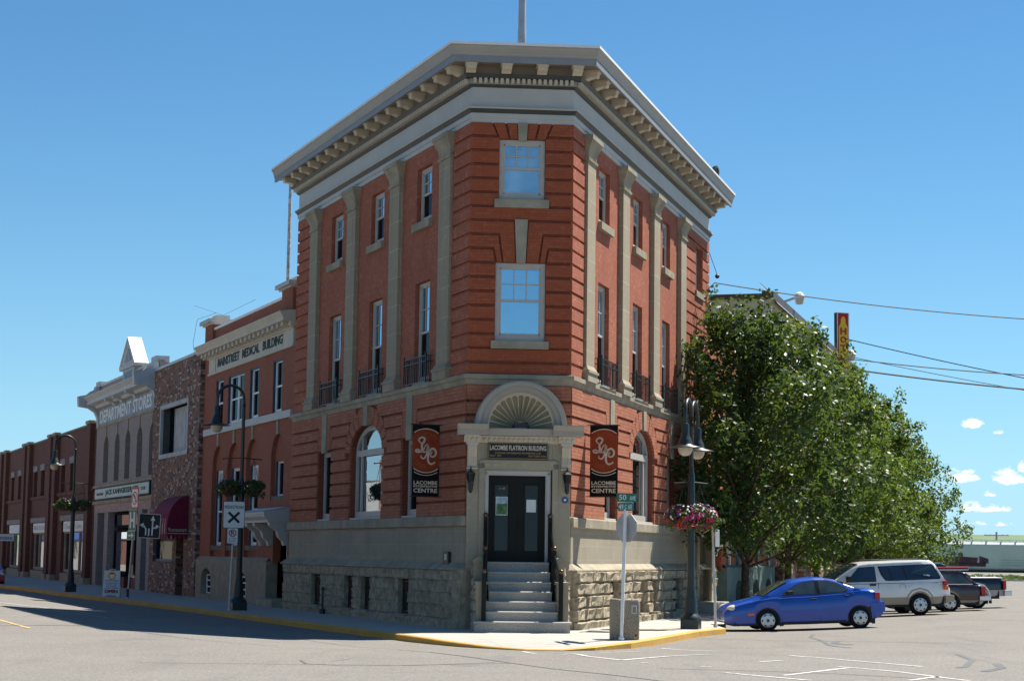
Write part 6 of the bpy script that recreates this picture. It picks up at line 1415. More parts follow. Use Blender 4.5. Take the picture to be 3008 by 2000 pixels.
# ================================================================== VEHICLES
def lerp_list(L, x):
    if x <= L[0][0]: return L[0][1]
    for (a, b), (c, d) in zip(L, L[1:]):
        if x <= c: return b + (d - b) * (x - a) / (c - a)
    return L[-1][1]
def smooth_list(L, x):
    h = .05; return (lerp_list(L, x - h) + 2 * lerp_list(L, x) + lerp_list(L, x + h)) / 4
def vehicle(label, m4, sp, name='parked_car', cat='car'):
    """x measured back from the front bumper, y half width (negative = the side seen), z up"""
    t = thing(name, label, cat, mat=m4); Lh, hw0, zb, wr = sp['L'], sp['W'] / 2, sp['zb'], sp['wr']
    top, roof = sp['top'], sp['roof']
    def hw(x): u = abs(x - Lh / 2) / (Lh / 2); return hw0 * (1 - .16 * u ** 7 - .03 * u ** 2)
    def arch(x):
        z = zb + sp.get('rake', 0)
        for xw in sp['wheels']:
            Ra = wr * 1.16
            if abs(x - xw) < Ra: z = max(z, wr + math.sqrt(Ra * Ra - (x - xw) ** 2))
        return z
    X = sorted(set([0, .015, .05, .1, .18] + [round(.06 * i, 3) for i in range(4, int(Lh / .06) - 2)] + [Lh - .18, Lh - .1, Lh - .05, Lh - .015, Lh] + [xw + d * wr * 1.16 for xw in sp['wheels'] for d in (-1.001, -.999, .999, 1.001)]))
    # lower body
    m = MB(); P = 9; vs = []
    tw = sp.get('two', 0)
    for x in X:
        w = hw(x); zt = smooth_list(top, x); za = min(arch(x), zt - .12); lo = smooth_list(sp['low'], x) if 'low' in sp else zb
        za = max(za, lo); r = zt - za
        ring = [(w * .965, za), (w * .985, za + min(.05, r * .2)), (w, za + r * .36), (w, za + r * .62), (w * .985, za + r * .80), (w * .95, za + r * .93), (w * .86, zt), (w * .5, zt + sp.get('crown', .02)), (0, zt + sp.get('crown', .02) * 1.3)]
        if tw: ring[2] = (w, max(min(tw, zt - .1), za + .06)); ring[1] = (w * .985, min(za + .05, ring[2][1] - .01)); ring[3] = (w, max(za + r * .62, ring[2][1] + .02))
        vs += [(x, -y, z) for y, z in ring] + [(x, y, z) for y, z in ring[:-1][::-1]]
    n = 2 * P - 1
    for j in range(len(X) - 1):
        for i in range(n - 1):
            m.f.append([j * n + i, j * n + i + 1, (j + 1) * n + i + 1, (j + 1) * n + i]); m.mi.append(1 if tw and (i < 2 or i >= n - 3) else 0)
    m.v = [tuple(v) for v in vs]; m.f += [list(range(n)), list(range((len(X) - 1) * n, len(X) * n))]; m.mi += [0, 0]
    body_ = obj('body', m, [sp['paint'], sp.get('paint2', sp['paint'])], t, m4, smooth=32)
    m = MB(); m.box(.25, Lh - .25, -hw0 * .9, hw0 * .9, zb - .04, zb + .28); obj('underbody', m, 'trim_black', t, m4)
    for xw in sp['wheels']:
        for sy in (-1, 1): m = MB(); m.box(xw - wr * 1.15, xw + wr * 1.15, sy * hw0 * .55, sy * hw0 * .93, wr * .5, wr * 2.12); obj('wheel_well', m, 'trim_black', t, m4)
    # greenhouse
    g0, g1 = roof[0][0], roof[-1][0]; gx = sorted(set([g0, g1] + [x for x, z in roof] + [g0 + (g1 - g0) * i / 26 for i in range(27)]))
    rin = sp.get('tumble', .17); gv = []
    def gsec(x):
        zt = smooth_list(top, x); zr = lerp_list(roof, x) if not sp.get('soft') else smooth_list(roof, x); zr = max(zr, zt); w = hw(x); f = min((zr - zt) / sp['gh'], 1)
        y0, y1 = w * .93, w * .93 - rin * f
        return zt, zr, y0, y1
    m = MB()
    for x in gx:
        zt, zr, y0, y1 = gsec(x); d = min(.06, (zr - zt) * .25)
        ring = [(y0, zt - .03), (y1 + (y0 - y1) * .08, zr - d), (y1 - .05, zr), (y1 * .5, zr + .02), (0, zr + .028)]
        gv += [(x, -y, z) for y, z in ring] + [(x, y, z) for y, z in ring[:-1][::-1]]
    n = 9; m.add(gv, [(j * n + i, j * n + i + 1, (j + 1) * n + i + 1, (j + 1) * n + i) for j in range(len(gx) - 1) for i in range(n - 1)] + [tuple(range(n)), tuple(range((len(gx) - 1) * n, len(gx) * n))])
    obj('roof', m, sp['paint'], t, m4, smooth=38)
    def side(x, z, out, sy):
        zt, zr, y0, y1 = gsec(x); f = (z - zt) / max(zr - zt, .05); y = y0 + (y1 - y0) * min(max(f, 0), 1) * .93
        return (x, sy * (y + out), z)
    def sidepoly(nm, pts, mat, out, parent=t):
        for sy in (-1, 1):
            m = MB(); fine = []
            for (a, b), (c, d) in zip(pts, pts[1:] + pts[:1]):
                for i in range(4): fine.append((a + (c - a) * i / 4, b + (d - b) * i / 4))
            cx_ = sum(p[0] for p in fine) / len(fine); cz_ = sum(p[1] for p in fine) / len(fine)
            vs = [side(cx_, cz_, out, sy)] + [side(x, z, out, sy) for x, z in fine]; k2 = len(fine)
            m.add(vs, [(0, 1 + i, 1 + (i + 1) % k2) for i in range(k2)]); obj(nm, m, mat, parent, m4, recalc=False)
    for pts in sp['side_glass']:
        c = [(sum(p[0] for p in pts) / len(pts)), (sum(p[1] for p in pts) / len(pts))]
        big = [(c[0] + (x - c[0]) * 1.05, c[1] + (z - c[1]) * 1.09) for x, z in pts]
        sidepoly('window_seal', big, 'trim_black', .007); sidepoly('side_window', pts, sp.get('glass', 'car_glass'), .013)
    for pts in sp.get('pillars', []): sidepoly('door_pillar', pts, 'trim_black', .018)
    for nm, (xa, za, xb, zb_) in sp['ends']:
        m = MB(); K = 6; vs = []
        for j in range(K + 1):
            u = j / K; x = xa + (xb - xa) * u; zt, zr, y0, y1 = gsec(x); 
            for i in range(9):
                v = -1 + i / 4; y = v * (y1 - .045); base = zr + .024 + .02 * (1 - abs(v)); vs.append((x, y, base))
        m.add(vs, [(j * 9 + i, j * 9 + i + 1, (j + 1) * 9 + i + 1, (j + 1) * 9 + i) for j in range(K) for i in range(8)]); obj(nm, m, sp.get('glass', 'car_glass'), t, m4, smooth=60, recalc=False)
    # wheels
    for xw in sp['wheels']:
        for sy in (-1, 1):
            w4 = m4 @ Matrix.Translation((xw, sy * (hw0 - .115), wr)) @ Matrix.Rotation(R(90) * (1 if sy < 0 else -1), 4, 'X')
            m = MB(); m.lathe([(wr * .60, -.09), (wr * .93, -.095), (wr, -.06), (wr, .06), (wr * .95, .095), (wr * .66, .10)], (0, 0, 0), 28); w_ = obj('wheel', m, 'rubber', t, w4, smooth=40)
            m = MB(); rh = wr * .66; m.lathe([(rh, .085), (rh, .108), (rh * .92, .112), (rh * .55, .125), (rh * .30, .118), (rh * .28, .128), (.01, .13)], (0, 0, 0), 24)
            h_ = obj('hubcap', m, 'hubcap', w_, w4, smooth=50)
            m = MB(); k2 = sp.get('holes', 5)
            for i in range(k2):
                a = 2 * math.pi * i / k2; q = .16 if k2 < 7 else .13
                m.add([(rh * r_ * math.cos(a + d), rh * r_ * math.sin(a + d), .120 if r_ > .8 else .127) for r_, d in ((.72, -q), (.90, -q * 1.3), (.90, q * 1.3), (.72, q))], [(0, 1, 2, 3)])
            m.add([(rh * .24 * math.cos(i * math.pi / 5) * (1 if i % 2 else .7), rh * .24 * math.sin(i * math.pi / 5) * (1 if i % 2 else .7), .134) for i in range(10)], [tuple(range(10))])
            obj('hub_slots', m, 'trim_black', w_, w4, recalc=False)
    def lowside(x, z, out, sy):
        return (x, sy * (hw(x) + out), z)
    def lowpoly(nm, pts, mat, out=.006, yscale=1.0, both=True):
        for sy in ((-1, 1) if both else (-1,)):
            m = MB(); m.add([lowside(x, z, out, sy) for x, z in pts], [tuple(range(len(pts)))]); obj(nm, m, mat, t, m4, recalc=False)
    for nm, pts, mat, out in sp.get('decals', []): lowpoly(nm, pts, mat, out)
    for nm, (a0, a1, b0, b1, c0, c1), mat in sp.get('boxes', []):
        m = MB(); m.box(a0, a1, b0, b1, c0, c1)
        if nm in ('headlight', 'mirror', 'tail_light', 'door_handle', 'marker_light'):
            obj(nm, m, mat, t, m4, bevel=.02); m2 = MB(); m2.box(a0, a1, -b1, -b0, c0, c1); obj(nm, m2, mat, t, m4, bevel=.02)
        else: obj(nm, m, mat, t, m4, bevel=.015)
    for nm, c, r_, sc, mat in sp.get('ovals', []):
        for sy in (-1, 1):
            m = MB(); m.ball((0, 0, 0), r_, 14, 8); o_ = obj(nm, m, mat, t, m4 @ Matrix.Translation((c[0], sy * c[1], c[2])) @ Matrix.Diagonal((*sc, 1)), smooth=60)
    for nm, pts, rad, mat in sp.get('lines', []):
        for sy in (-1, 1): m = MB(); m.tube([(x, sy * (hw(x) * .985 + .004), z) for x, z in pts], rad, 4); obj(nm, m, mat, t, m4)
    return t
def carmat(front, rear, xf, xr, sc, near=-1, hwid=.85):
    """front, rear: ground points under the near side wheels; xf, xr: the same wheels in the car's own frame"""
    f, r = Vector(front), Vector(rear); ex = (r - f).normalized(); ey = UP.cross(ex).normalized(); ez = ex.cross(ey).normalized()
    m = Matrix.Identity(4)
    for i in range(3): m[i][0], m[i][1], m[i][2] = ex[i] * sc, ey[i] * sc, ez[i] * sc
    mid = (f + r) / 2; loc = mid - (m.to_3x3() @ Vector(((xf + xr) / 2, near * (hwid - .115), 0))); m.translation = loc; return m
sedan = dict(L=4.36, W=1.70, zb=.20, wr=.292, wheels=(1.16, 3.69), paint='paint_blue', crown=.03, gh=.42, soft=1, tumble=.20,
    low=[(0, .30), (.12, .22), (.5, .19), (3.9, .20), (4.2, .27), (4.36, .36)],
    top=[(0, .50), (.04, .58), (.10, .645), (.22, .70), (.5, .775), (1.0, .875), (1.3, .915), (2.4, .945), (3.3, 1.0), (3.7, 1.045), (4.05, 1.04), (4.2, 1.0), (4.28, .90), (4.33, .74), (4.36, .60)],
    roof=[(.98, .86), (1.25, 1.03), (1.62, 1.225), (1.85, 1.31), (2.1, 1.355), (2.5, 1.385), (2.8, 1.37), (3.05, 1.325), (3.3, 1.235), (3.6, 1.10), (3.75, 1.04)],
    side_glass=[[(1.60, .955), (1.67, 1.03), (1.98, 1.21), (2.14, 1.265), (2.50, 1.30), (2.53, .965)], [(2.62, .97), (2.60, 1.305), (2.85, 1.295), (3.08, 1.235), (3.30, 1.13), (3.38, 1.06), (3.32, 1.01)]],
    pillars=[[(2.51, .95), (2.51, 1.31), (2.60, 1.31), (2.61, .95)]],
    ends=[('windscreen', (1.08, 0, 1.78, 0)), ('rear_window', (3.16, 0, 3.66, 0))],
    decals=[('door_moulding', [(1.50, .455), (1.50, .505), (2.50, .535), (2.50, .485)], 'paint_blue', .014), ('door_moulding', [(2.56, .487), (2.56, .537), (3.28, .56), (3.28, .51)], 'paint_blue', .014), ('marker_light', [(.615, .43), (.615, .485), (.79, .50), (.80, .445)], 'lamp_amber', .016),
            ('sill_trim', [(1.52, .19), (1.52, .235), (3.3, .235), (3.3, .19)], 'trim_black', .004), ('mud_flap', [(4.02, .12), (4.0, .30), (4.11, .32), (4.12, .12)], 'trim_black', -.05), ('mud_flap', [(1.49, .12), (1.47, .30), (1.57, .28), (1.60, .14)], 'trim_black', -.05)],
    boxes=[('door_handle', (2.33, 2.50, -.868, -.845, .80, .845), 'trim_black'), ('door_handle', (3.27, 3.44, -.868, -.845, .865, .91), 'trim_black'), ('mirror', (1.68, 1.85, -1.03, -.80, .955, 1.07), 'trim_black'),
           ('tail_light', (4.13, 4.27, -.80, -.62, .76, .95), 'tail_red'), ('rear_bumper', (4.0, 4.395, -.80, .80, .42, .70), 'paint_blue'), ('grille', (-.012, .05, -.36, .36, .51, .56), 'trim_black'), ('bumper_slot', (-.012, .03, -.12, .12, .33, .38), 'trim_black'), ('licence_plate', (4.39, 4.40, -.15, .15, .5, .62), 'sign_white')],
    ovals=[('headlight', (.27, .60, .615), .13, (1.5, 1.3, .9), 'lamp_clear')],
    lines=[('bumper_seam', [(.12, .555), (.5, .575), (.80, .60)], .005, 'trim_black'), ('hood_seam', [(.35, .72), (.8, .81), (1.5, .90)], .005, 'trim_black'), ('door_seam', [(1.55, .26), (1.58, .6), (1.60, .9)], .005, 'trim_black'), ('door_seam', [(2.60, .24), (2.60, .6), (2.61, .93)], .005, 'trim_black'), ('door_seam', [(3.34, .62), (3.50, .76), (3.56, .93), (3.46, 1.0)], .005, 'trim_black')], holes=6)
sc = 1.09
vehicle('bright blue four door sedan parked nose to the kerb', carmat((7.64, 56.32, -.14), (10.38, 56.5, -.025), 1.16, 3.69, sc, -1, .85), sedan)
sub = dict(L=5.57, W=1.95, zb=.34, wr=.352, wheels=(1.0, 4.45), paint='paint_white', paint2='paint_beige', two=.62, crown=.02, gh=.62, tumble=.13, glass='car_glass_tint',
    low=[(0, .45), (.1, .36), (5.4, .38), (5.57, .44)],
    top=[(0, .75), (.06, .92), (.2, 1.02), (1.4, 1.10), (1.9, 1.13), (5.2, 1.13), (5.45, 1.12), (5.52, 1.02), (5.57, .85)],
    roof=[(1.35, 1.10), (1.7, 1.36), (2.2, 1.66), (2.45, 1.755), (2.8, 1.80), (4.6, 1.845), (4.95, 1.82), (5.10, 1.72), (5.36, 1.28), (5.45, 1.13)],
    side_glass=[[(1.92, 1.16), (2.38, 1.61), (2.92, 1.64), (2.95, 1.175)], [(3.10, 1.64), (3.18, 1.40), (3.32, 1.20), (3.45, 1.19), (5.16, 1.22), (5.20, 1.28), (4.98, 1.65), (4.9, 1.69)]],
    pillars=[[(3.52, 1.20), (3.38, 1.66), (3.41, 1.66), (3.56, 1.20)], [(4.02, 1.21), (3.86, 1.67), (3.92, 1.67), (4.08, 1.21)]],
    ends=[('windscreen', (1.45, 0, 2.4, 0)), ('rear_window', (5.06, 0, 5.36, 0))],
    decals=[('wheel_lip', [(3.98, .40), (4.03, .62), (4.18, .80), (4.45, .88), (4.72, .80), (4.87, .62), (4.92, .40), (4.96, .40), (4.90, .66), (4.74, .85), (4.45, .93), (4.16, .85), (4.0, .66), (3.94, .40)], 'paint_beige', .012), ('trim_strip', [(0.3, .655), (.3, .675), (5.5, .675), (5.5, .655)], 'brown_metal', .008), ('trim_strip', [(.3, .40), (.3, .42), (5.4, .42), (5.4, .40)], 'brown_metal', .008)],
    boxes=[('door_handle', (2.72, 2.93, -.985, -.965, 1.02, 1.075), 'trim_black'), ('tail_light', (5.30, 5.44, -.955, -.80, .98, 1.14), 'tail_red'), ('tail_light', (5.31, 5.47, -.955, -.80, .84, .97), 'lamp_amber'), ('rear_bumper', (5.35, 5.66, -.95, .95, .44, .66), 'paint_beige'), ('roof_rack', (2.9, 4.9, -.62, -.58, 1.86, 1.89), 'trim_black'), ('roof_rack', (2.9, 4.9, .58, .62, 1.86, 1.89), 'trim_black'), ('front_bumper', (-.06, .2, -.95, .95, .46, .68), 'chrome'), ('mirror', (1.9, 2.05, -1.12, -.94, 1.16, 1.36), 'trim_black')],
    lines=[('door_seam', [(3.02, .42), (3.02, 1.12)], .006, 'trim_black'), ('door_seam', [(1.75, .42), (1.78, 1.10)], .006, 'trim_black'), ('fuel_flap', [(3.86 + .1 * math.cos(i * .524), .97 + .1 * math.sin(i * .524)) for i in range(13)], .004, 'trim_black'), ('body_crease', [(2.0, 1.08), (5.3, 1.08)], .004, 'brown_metal')], holes=8)
sc = 1.065
vehicle('white and beige long wheelbase van like wagon with dark windows behind the blue sedan', carmat((14.8 - 3.43 * sc, 68.35, -.08), (14.8, 68.8, .03), 1.0, 4.45, sc, -1, .97), sub)
wag = dict(L=5.1, W=1.88, zb=.30, wr=.33, wheels=(.95, 3.78), paint='paint_maroon', paint2='paint_beige', two=.42, crown=.02, gh=.45, tumble=.15,
    low=[(0, .4), (.1, .32), (4.9, .34), (5.1, .42)],
    top=[(0, .7), (.05, .82), (.3, .9), (1.5, .98), (4.7, 1.0), (4.95, .99), (5.05, .9), (5.1, .6)],
    roof=[(1.35, .97), (2.1, 1.38), (2.5, 1.43), (4.2, 1.45), (4.42, 1.40), (4.75, 1.05), (4.85, 1.0)],
    side_glass=[[(1.9, 1.03), (2.25, 1.33), (2.8, 1.36), (2.82, 1.03)], [(2.9, 1.03), (2.88, 1.36), (3.3, 1.37), (3.32, 1.03)], [(3.4, 1.03), (3.38, 1.37), (4.22, 1.36), (4.56, 1.05)]],
    ends=[('windscreen', (1.45, 0, 2.08, 0)), ('rear_window', (4.46, 0, 4.74, 0))],
    decals=[('window_trim', [(3.36, .99), (3.36, 1.02), (4.62, 1.02), (4.62, .99)], 'chrome', .0)],
    boxes=[('tail_light', (4.92, 5.08, -.93, -.78, .60, .92), 'tail_red'), ('rear_bumper', (4.85, 5.25, -.94, .94, .42, .58), 'chrome'), ('roof_rack', (3.0, 4.5, -.66, -.62, 1.50, 1.54), 'chrome'), ('roof_rack', (3.0, 4.5, .62, .66, 1.50, 1.54), 'chrome'), ('roof_rack', (4.45, 4.52, -.66, .66, 1.50, 1.54), 'chrome'), ('roof_load', (3.2, 4.55, -.45, .5, 1.54, 1.62), 'sign_red')])
w4 = carmat((18.0 - 4.0 - .15, 73.1, -.0), (17.0 - .17, 72.9, .05), .95, 3.78, 1.05, -1, .94)
tw = vehicle('dark maroon station wagon with roof rack half hidden by the white wagon', w4, wag)
m = MB()
for p in ringp(.125, .15, 4.0, 1.2): m.add([(x, -.80, z) for x, z in p], [(0, 1, 2, 3)])
for p in (bar(3.94, 1.12, 3.94, 1.28, .03), bar(3.94, 1.27, 4.03, 1.27, .025), bar(4.03, 1.27, 4.03, 1.20, .025), bar(3.94, 1.20, 4.03, 1.20, .025), bar(3.98, 1.2, 4.05, 1.12, .025)): m.add([(x, -.80, z) for x, z in p], [(0, 1, 2, 3)])
obj('window_mark', m, 'letter_navy', tw, w4, recalc=False)
pk = dict(L=5.4, W=1.95, zb=.42, wr=.37, wheels=(.95, 4.28), paint='paint_navy', paint2='paint_silver', two=.72, crown=.01, gh=.6, tumble=.14, glass='car_glass_tint',
    low=[(0, .5), (.1, .44), (5.4, .48)],
    top=[(0, .8), (.06, .98), (.3, 1.05), (1.5, 1.14), (3.1, 1.16), (5.25, 1.16), (5.35, 1.14), (5.4, 1.05)],
    roof=[(1.35, 1.12), (2.05, 1.68), (2.4, 1.76), (2.95, 1.76), (3.12, 1.70), (3.2, 1.16)],
    side_glass=[[(1.85, 1.2), (2.2, 1.6), (2.85, 1.64), (2.9, 1.2)]], ends=[('windscreen', (1.45, 0, 2.1, 0)), ('rear_window', (3.13, 0, 3.19, 0))],
    decals=[('wheel_lip', [(3.80, .50), (3.86, .70), (4.02, .88), (4.28, .95), (4.54, .88), (4.70, .70), (4.76, .50), (4.82, .50), (4.74, .74), (4.57, .93), (4.28, 1.01), (3.99, .93), (3.82, .74), (3.74, .50)], 'chrome', .012), ('mud_flap', [(4.74, .2), (4.70, .5), (4.84, .5), (4.86, .2)], 'trim_black', -.05)],
    boxes=[('bed_cover', (3.3, 5.3, -.90, .90, 1.165, 1.21), 'flashing_white'), ('tail_light', (5.30, 5.42, -.97, -.84, .74, 1.08), 'tail_red'), ('rear_bumper', (5.35, 5.64, -.92, .92, .50, .70), 'chrome')], holes=5)
vehicle('navy pickup truck with a white bed cover at the far end of the parked row', carmat((18.75 - 3.33 * 1.02, 76.75, .06), (18.75, 76.5, .11), .95, 4.28, 1.02, -1, .97), pk, 'pickup_truck', 'pickup truck')
red = dict(sedan); red['paint'] = 'paint_red'
red['decals'] = [(a, b, 'paint_red' if c == 'paint_blue' else c, d) for a, b, c, d in sedan['decals']]; red['boxes'] = [(a, b, 'paint_red' if c == 'paint_blue' else c) for a, b, c in sedan['boxes']]
c0 = Matrix.Translation((-29.9, 108.5, -.12)) @ Matrix.Rotation(math.atan2(.93, -.37), 4, 'Z'); vehicle('red sedan just showing its tail at the left edge of the street', c0 @ Matrix.Rotation(0, 4, 'Z') @ Matrix.Translation((-4.36, 0, 0)), red)

# ================================================================== TREES
def tree_mesh(seed, h, r, zlo, dens=1.0, clip=None, nC=30, low=.78):
    rr = random.Random(seed); tm, lm = MB(), MB()
    pts, rad = [], []
    for i in range(9):
        f = i / 8; z = f * h * .86; pts.append((math.sin(f * 5 + seed) * .12 * f, math.cos(f * 4 + seed) * .12 * f, z)); rad.append(max(.16 * (1 - f) ** .8, .02) + (.05 if i == 0 else 0))
    tm.tube(pts, rad, 9)
    cl = []
    for i in range(nC):
        f = (i + .5) / nC; z = zlo + .5 + (h - zlo - 1.1) * f
        # egg shaped crown, widest below the middle, with lobes that stand out unevenly
        prof = min(1, low + .9 * f) if f < .3 else math.cos((f - .3) / .7 * 1.33) ** .8
        a = i * 2.399 + rr.uniform(-.5, .5); q = r * prof * rr.uniform(.50, .88)
        cl.append((math.cos(a) * q, math.sin(a) * q, z + rr.uniform(-.3, .3), r * rr.uniform(.20, .36)))
    for i in range(6): f = i / 5; cl.append((rr.uniform(-.4, .4), rr.uniform(-.4, .4), zlo + 1.3 + (h - zlo - 1.9) * f, r * .36))
    for (x, y, z, c) in cl:
        if clip and clip(x, y) < .3: continue
        zb_ = max(z - 1.8 - rr.random(), 1.7); b0 = (0.05, 0.05, zb_); mid = (x * .5, y * .5, zb_ + (z - zb_) * .6)
        tm.tube([b0, mid, (x * .95, y * .95, z)], [.06, .035, .012], 5)
        leafcloud(lm, (x, y, z), c, int(330 * dens * (c / (r * .33)) ** 2), .225, rr, .8, .30)
        for k_ in range(7):
            d = Vector((rr.gauss(0, 1) + x * .6, rr.gauss(0, 1) + y * .6, rr.gauss(.35, .9))).normalized() * c * rr.uniform(.95, 1.5)
            tm.tube([(x, y, z), (x + d.x, y + d.y, z + d.z * .8)], [.012, .005], 4)
            leafcloud(lm, (x + d.x, y + d.y, z + d.z * .8), c * .30, int(30 * dens), .20, rr, 1.2, .1)
    if clip:
        keep = MB()
        for f in lm.f:
            q = [lm.v[i] for i in f]
            if clip(q[0][0], q[0][1]) > .12: keep.add(q, [(0, 1, 2, 3)])
        lm = keep
    return tm, lm
def tree(label, pos, tm, lm, rz=0, sc=(1, 1, 1), leaf='leaf_sunlit'):
    m4 = Matrix.Translation(pos) @ Matrix.Rotation(rz, 4, 'Z') @ Matrix.Diagonal((*sc, 1)); t = thing('street_tree', label, 'tree', mat=m4, group='leafy trees along the right hand pavement')
    obj('trunk', tm, 'bark', t, m4, smooth=60); obj('crown', lm, leaf, t, m4, recalc=False); return t
nR = OUT['R']
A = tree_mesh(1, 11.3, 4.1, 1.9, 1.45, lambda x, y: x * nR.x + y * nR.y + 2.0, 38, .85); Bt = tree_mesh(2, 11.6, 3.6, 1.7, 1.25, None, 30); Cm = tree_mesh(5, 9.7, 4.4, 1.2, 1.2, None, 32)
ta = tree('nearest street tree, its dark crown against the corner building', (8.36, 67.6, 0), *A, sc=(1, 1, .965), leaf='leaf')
tb = tree('second street tree, the tallest one, behind the nearest', (11.7, 80.0, 0), *Bt, rz=.6, sc=(1.0, 1.0, 1.02))
tree_c = tree('last street tree at the right end, its crown hanging low beside the white freight car', (24.0, 122, .0), *Cm)
for pos, rz, s_, lab in (((14.3, 88.8, 0), 2.1, (.98, .98, .99), 'third street tree from the corner, above the white wagon'), ((17.6, 100, 0), 3.6, (1.05, 1.05, 1.0), 'fourth street tree from the corner with a sunlit crown'), ((20.9, 111, 0), 5.0, (1.06, 1.06, .98), 'fifth street tree, just before the last one')):
    dup(tb, Matrix.Translation(pos) @ Matrix.Rotation(rz, 4, 'Z') @ Matrix.Diagonal((*s_, 1)), lab)
t = dup(ta, Matrix.Translation((-47.3, 165, 0)) @ Matrix.Diagonal((.75, .75, .85, 1)), 'small piece of a green tree at the left edge beyond the brown block', None)
t['group'] = 'far trees'; del t['group']

# ================================================================== DISTANCE, POLES AND WIRES
m = MB()
xs = [-3500 + 100 * i for i in range(86)]; vs = []
for j, (y, f) in enumerate(((2300, 0), (2600, .55), (3000, 1.0), (3600, 1.0))):
    for i, x in enumerate(xs):
        h = 41 + 4 * math.sin(x / 310) + 3 * math.sin(x / 150 + 1) - max(0, (x - 900)) * .006; vs.append((x, y, .1 + h * f))
nx = len(xs); m.add(vs, [(j * nx + i, j * nx + i + 1, (j + 1) * nx + i + 1, (j + 1) * nx + i) for j in range(3) for i in range(nx - 1)])
tag(obj('hills', m, 'hill_field', recalc=False), kind='structure')
m = MB(); m.add([(20, 184, .2), (90, 168, .2), (130, 205, .45), (20, 208, .45)], [(0, 1, 2, 3)]); tag(obj('grass_verge', m, 'grass_verge', recalc=False), kind='structure')
m = MB(); m.add([(20, 183.2, .1), (90, 167.2, .1), (90, 167.2, .3), (20, 183.2, .3), (20, 184.1, .3), (90, 168.1, .3)], [(0, 1, 2, 3), (3, 2, 5, 4)]); tag(obj('far_kerb', m, 'concrete_curb_end', recalc=False), kind='structure')
rr = random.Random(4); m = MB()
for i in range(2600):
    x = rr.uniform(36, 66); f = rr.random(); y = 184 - (x - 20) * .2286 + f * 20; leafcloud(m, (x, y, .3 + f * .2), .18, 2, .34, rr, 1.2, .1)
tag(obj('grass_tufts', m, 'leaf_basket', recalc=False), kind='stuff')
def freight(label, x0, x1, Y, body_mat, rot=0):
    m4 = Matrix.Translation((x0, Y, .45)) @ Matrix.Rotation(rot, 4, 'Z'); t = thing('freight_car', label, 'freight car', mat=m4, group='white freight cars'); L = x1 - x0
    m = MB(); pr = [(.25, .55), (-.05, .75), (-.12, 2.2), (-.05, 3.25), (.30, 3.62), (2.7, 3.62), (3.05, 3.25), (3.1, .75), (2.8, .55)]
    m.extr(pr, 0.9, L - .9); b = obj('hopper_body', m, body_mat, t, m4, smooth=30)
    m = MB(); m.box(.2, L - .2, -.03, .06, 3.24, 3.36)
    for i in range(int(L / 1.6)): m.box(1.2 + i * 1.6, 1.28 + i * 1.6, .05, 2.9, 3.60, 3.82)
    m.box(.5, L - .5, .45, .5, 3.80, 3.86); m.box(.5, L - .5, 2.6, 2.65, 3.80, 3.86); obj('roof_walkway', m, 'rail_white', t, m4)
    m = MB(); m.box(0, L, .1, 2.9, .30, .55); m.box(0, .25, .05, 2.95, .2, .8); m.box(L - .25, L, .05, 2.95, .2, .8)
    for x in (1.6, 3.0, L - 3.0, L - 1.6): m.extr([(.2 + .4 * math.cos(a) + .4, .1 + .4 * math.sin(a)) for a in [i * math.pi / 6 for i in range(12)]], x - .4, x + .4)
    for x in (.3, L - .5): m.box(x, x + .06, -.02, .04, .3, 3.4); m.box(x + .3, x + .36, -.02, .04, .3, 3.4)
    obj('underframe', m, 'rail_dark', t, m4)
    return t, m4
t, m4 = freight('long white covered freight car with a small painted steam engine on its side', 41.6, 63.5, 209, 'rail_white')
text('reporting_mark', 'CCLX', 'letter_navy', t, m4 @ Vector((1.5, -.14, 2.15)), (1, 0, 0), UP, 2.6, .55, .01, extra=.02)
m = MB(); q = lambda x, z: (x, z)
for p in ([(6.6, .95), (10.6, .95), (10.6, 1.35), (6.6, 1.35)], [(7.2, 1.3), (9.6, 1.3), (9.8, 1.9), (7.2, 2.05)], [(9.9, 1.3), (10.9, 1.3), (10.9, 1.8), (9.9, 2.1)], [(7.6, 2.0), (8.1, 2.0), (8.1, 2.4), (7.6, 2.4)], [(4.6, 1.2), (6.5, 1.0), (6.5, 1.7), (5.5, 2.1)]): m.prism(p, -.135, -.125)
obj('painted_engine', m, 'graffiti_maroon', t, m4)
m = MB()
for i in range(3): m.box(12.3, 17.0, -.14, -.13, 1.65 - i * .28, 1.70 - i * .28)
obj('painted_text', m, 'sign_back', t, m4)
m = MB(); stroke(m, [(18.3, 2.2), (17.7, 1.9), (17.7, 1.4), (18.2, 1.3), (18.5, 1.7), (18.1, 1.9)], .07, -.14, -.13); stroke(m, [(19.0, 2.2), (19.7, 2.1), (19.3, 1.7), (19.8, 1.4), (19.1, 1.25)], .07, -.14, -.13); stroke(m, [(17.6, 1.1), (18.2, .5), (19.2, .45), (19.8, 1.0)], .06, -.14, -.13); stroke(m, [(18.9, 2.4), (18.8, 1.2)], .06, -.14, -.13)
obj('graffiti', m, 'graffiti_blue', t, m4)
m = MB(); m.box(20.8, 21.3, -.135, -.125, .9, 2.3); obj('end_panel', m, 'rail_dark', t, m4)
freight('second white freight car farther left, mostly hidden by the last tree', 27.5, 41.0, 209, 'rail_white')
t = thing('blue_shed', 'small light blue ribbed metal shed with a sloping conveyor behind the last tree', 'shed', (38, 195, 0))
m = MB(); m.box(36.2, 41.2, 193, 197, 0, 3.6)
for i in range(16): m.box(36.25 + i * .32, 36.33 + i * .32, 192.95, 193.02, .1, 3.55)
obj('wall', m, 'shed_blue', t, I4); m = MB(); m.extr([(192.8, 3.55), (197.2, 3.55), (195, 4.4)], 36, 41.4); obj('roof', m, 'grey_metal', t, I4)
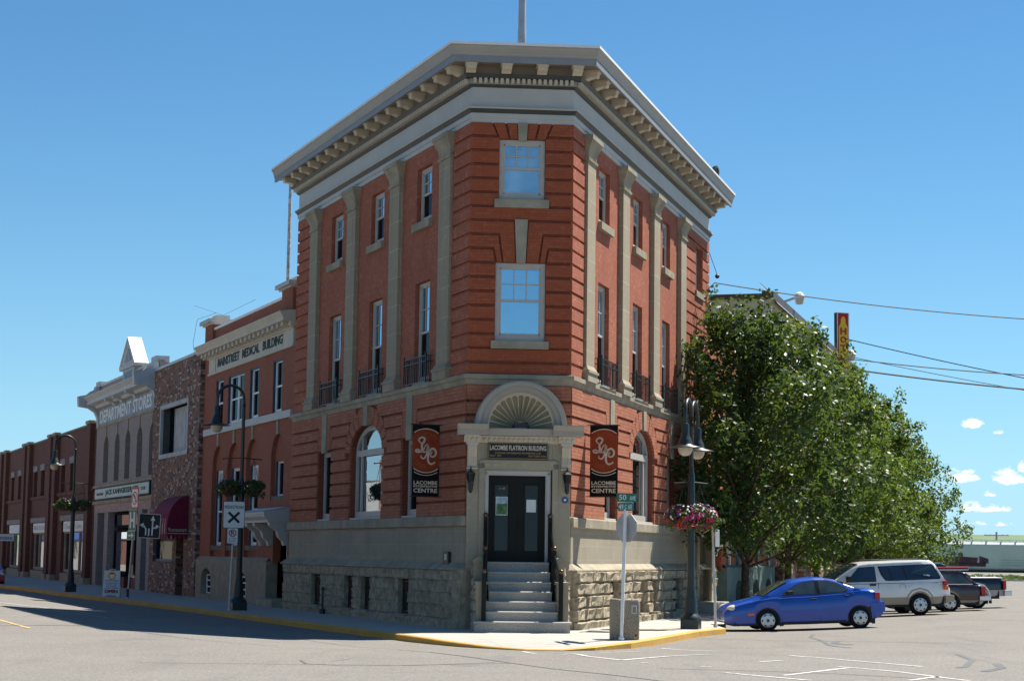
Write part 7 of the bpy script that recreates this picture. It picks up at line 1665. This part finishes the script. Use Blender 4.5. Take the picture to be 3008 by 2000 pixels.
m = MB(); m.tube([(31.5, 192, 1.6), (37.6, 192, 5.0)], .3, 6); obj('conveyor', m, 'rail_dark', t, I4)
def pole(label, x, y, h, arms, r=.14):
    t = thing('utility_pole', label, 'utility pole', (x, y, 0)); m = MB(); m.lathe([(r, 0), (r * .7, h)], (x, y, 0), 8); obj('pole', m, 'weathered_pole', t, I4)
    for z, w in arms:
        m = MB(); m.box(x - w, x + w, y - .08, y + .08, z - .09, z + .09)
        for q in (-.9, -.5, .5, .9): m.lathe([(.05, .09), (.06, .2), (.03, .28)], (x + q * w, y, z), 6)
        obj('cross_arm', m, 'weathered_pole', t, I4)
    return t
pole('distant wooden utility pole with two cross arms beyond the freight car', 102.3, 400, 8.1, [(7.4, 2.6), (4.6, 2.9)], .3)
pole('weathered bare pole rising behind the left end of the corner building', -10.78, 90, 20.4, [], .11)
def wire(label, a, b, sag, r, via=16):
    a, b = Vector(a), Vector(b); pts = [a + (b - a) * (i / via) - Vector((0, 0, sag * 4 * (i / via) * (1 - i / via))) for i in range(via + 1)]
    t = thing('overhead_wire', label, 'wire', tuple(a), group='overhead wires at the right'); m = MB(); m.tube([tuple(p) for p in pts], r, 5); obj('cable', m, 'black_iron', t, I4)
    return t
a = wp('R', 20.5, .3, 12.35)
w_ = wire('highest overhead wire, running from the top of the corner building to the right', a, (22.3, 72, 11.1), .22, .022)
m = MB(); p0 = wp('R', 20.5, .1, 13.5); m.tube([p0, a + Vector((.1, 0, .3))], .012, 4); m.ball(tuple(a + Vector((.1, 0, .25))), .09, 8, 5); m.tube([a, a + Vector((-.25, 0, -.25)), a + Vector((-.5, .2, -.2))], .015, 4); obj('insulator', m, 'black_iron', w_, I4)
for lab, a, b, sg, r in (('thin overhead wire sloping down to the right from the hotel sign', (19.6, 111, 14.9), (31.5, 105, 11.6), .1, .028), ('thinner overhead wire just below the hotel sign', (19.6, 111, 13.9), (31.5, 105, 11.0), .1, .018),
                         ('nearly level overhead wire below the hotel sign', (18.5, 105, 13.1), (31.5, 105, 12.2), .15, .03), ('lowest and thickest overhead wire at the right', (17.9, 100, 12.0), (30, 100, 10.85), .1, .045)):
    wire(lab, a, b, sg, r)
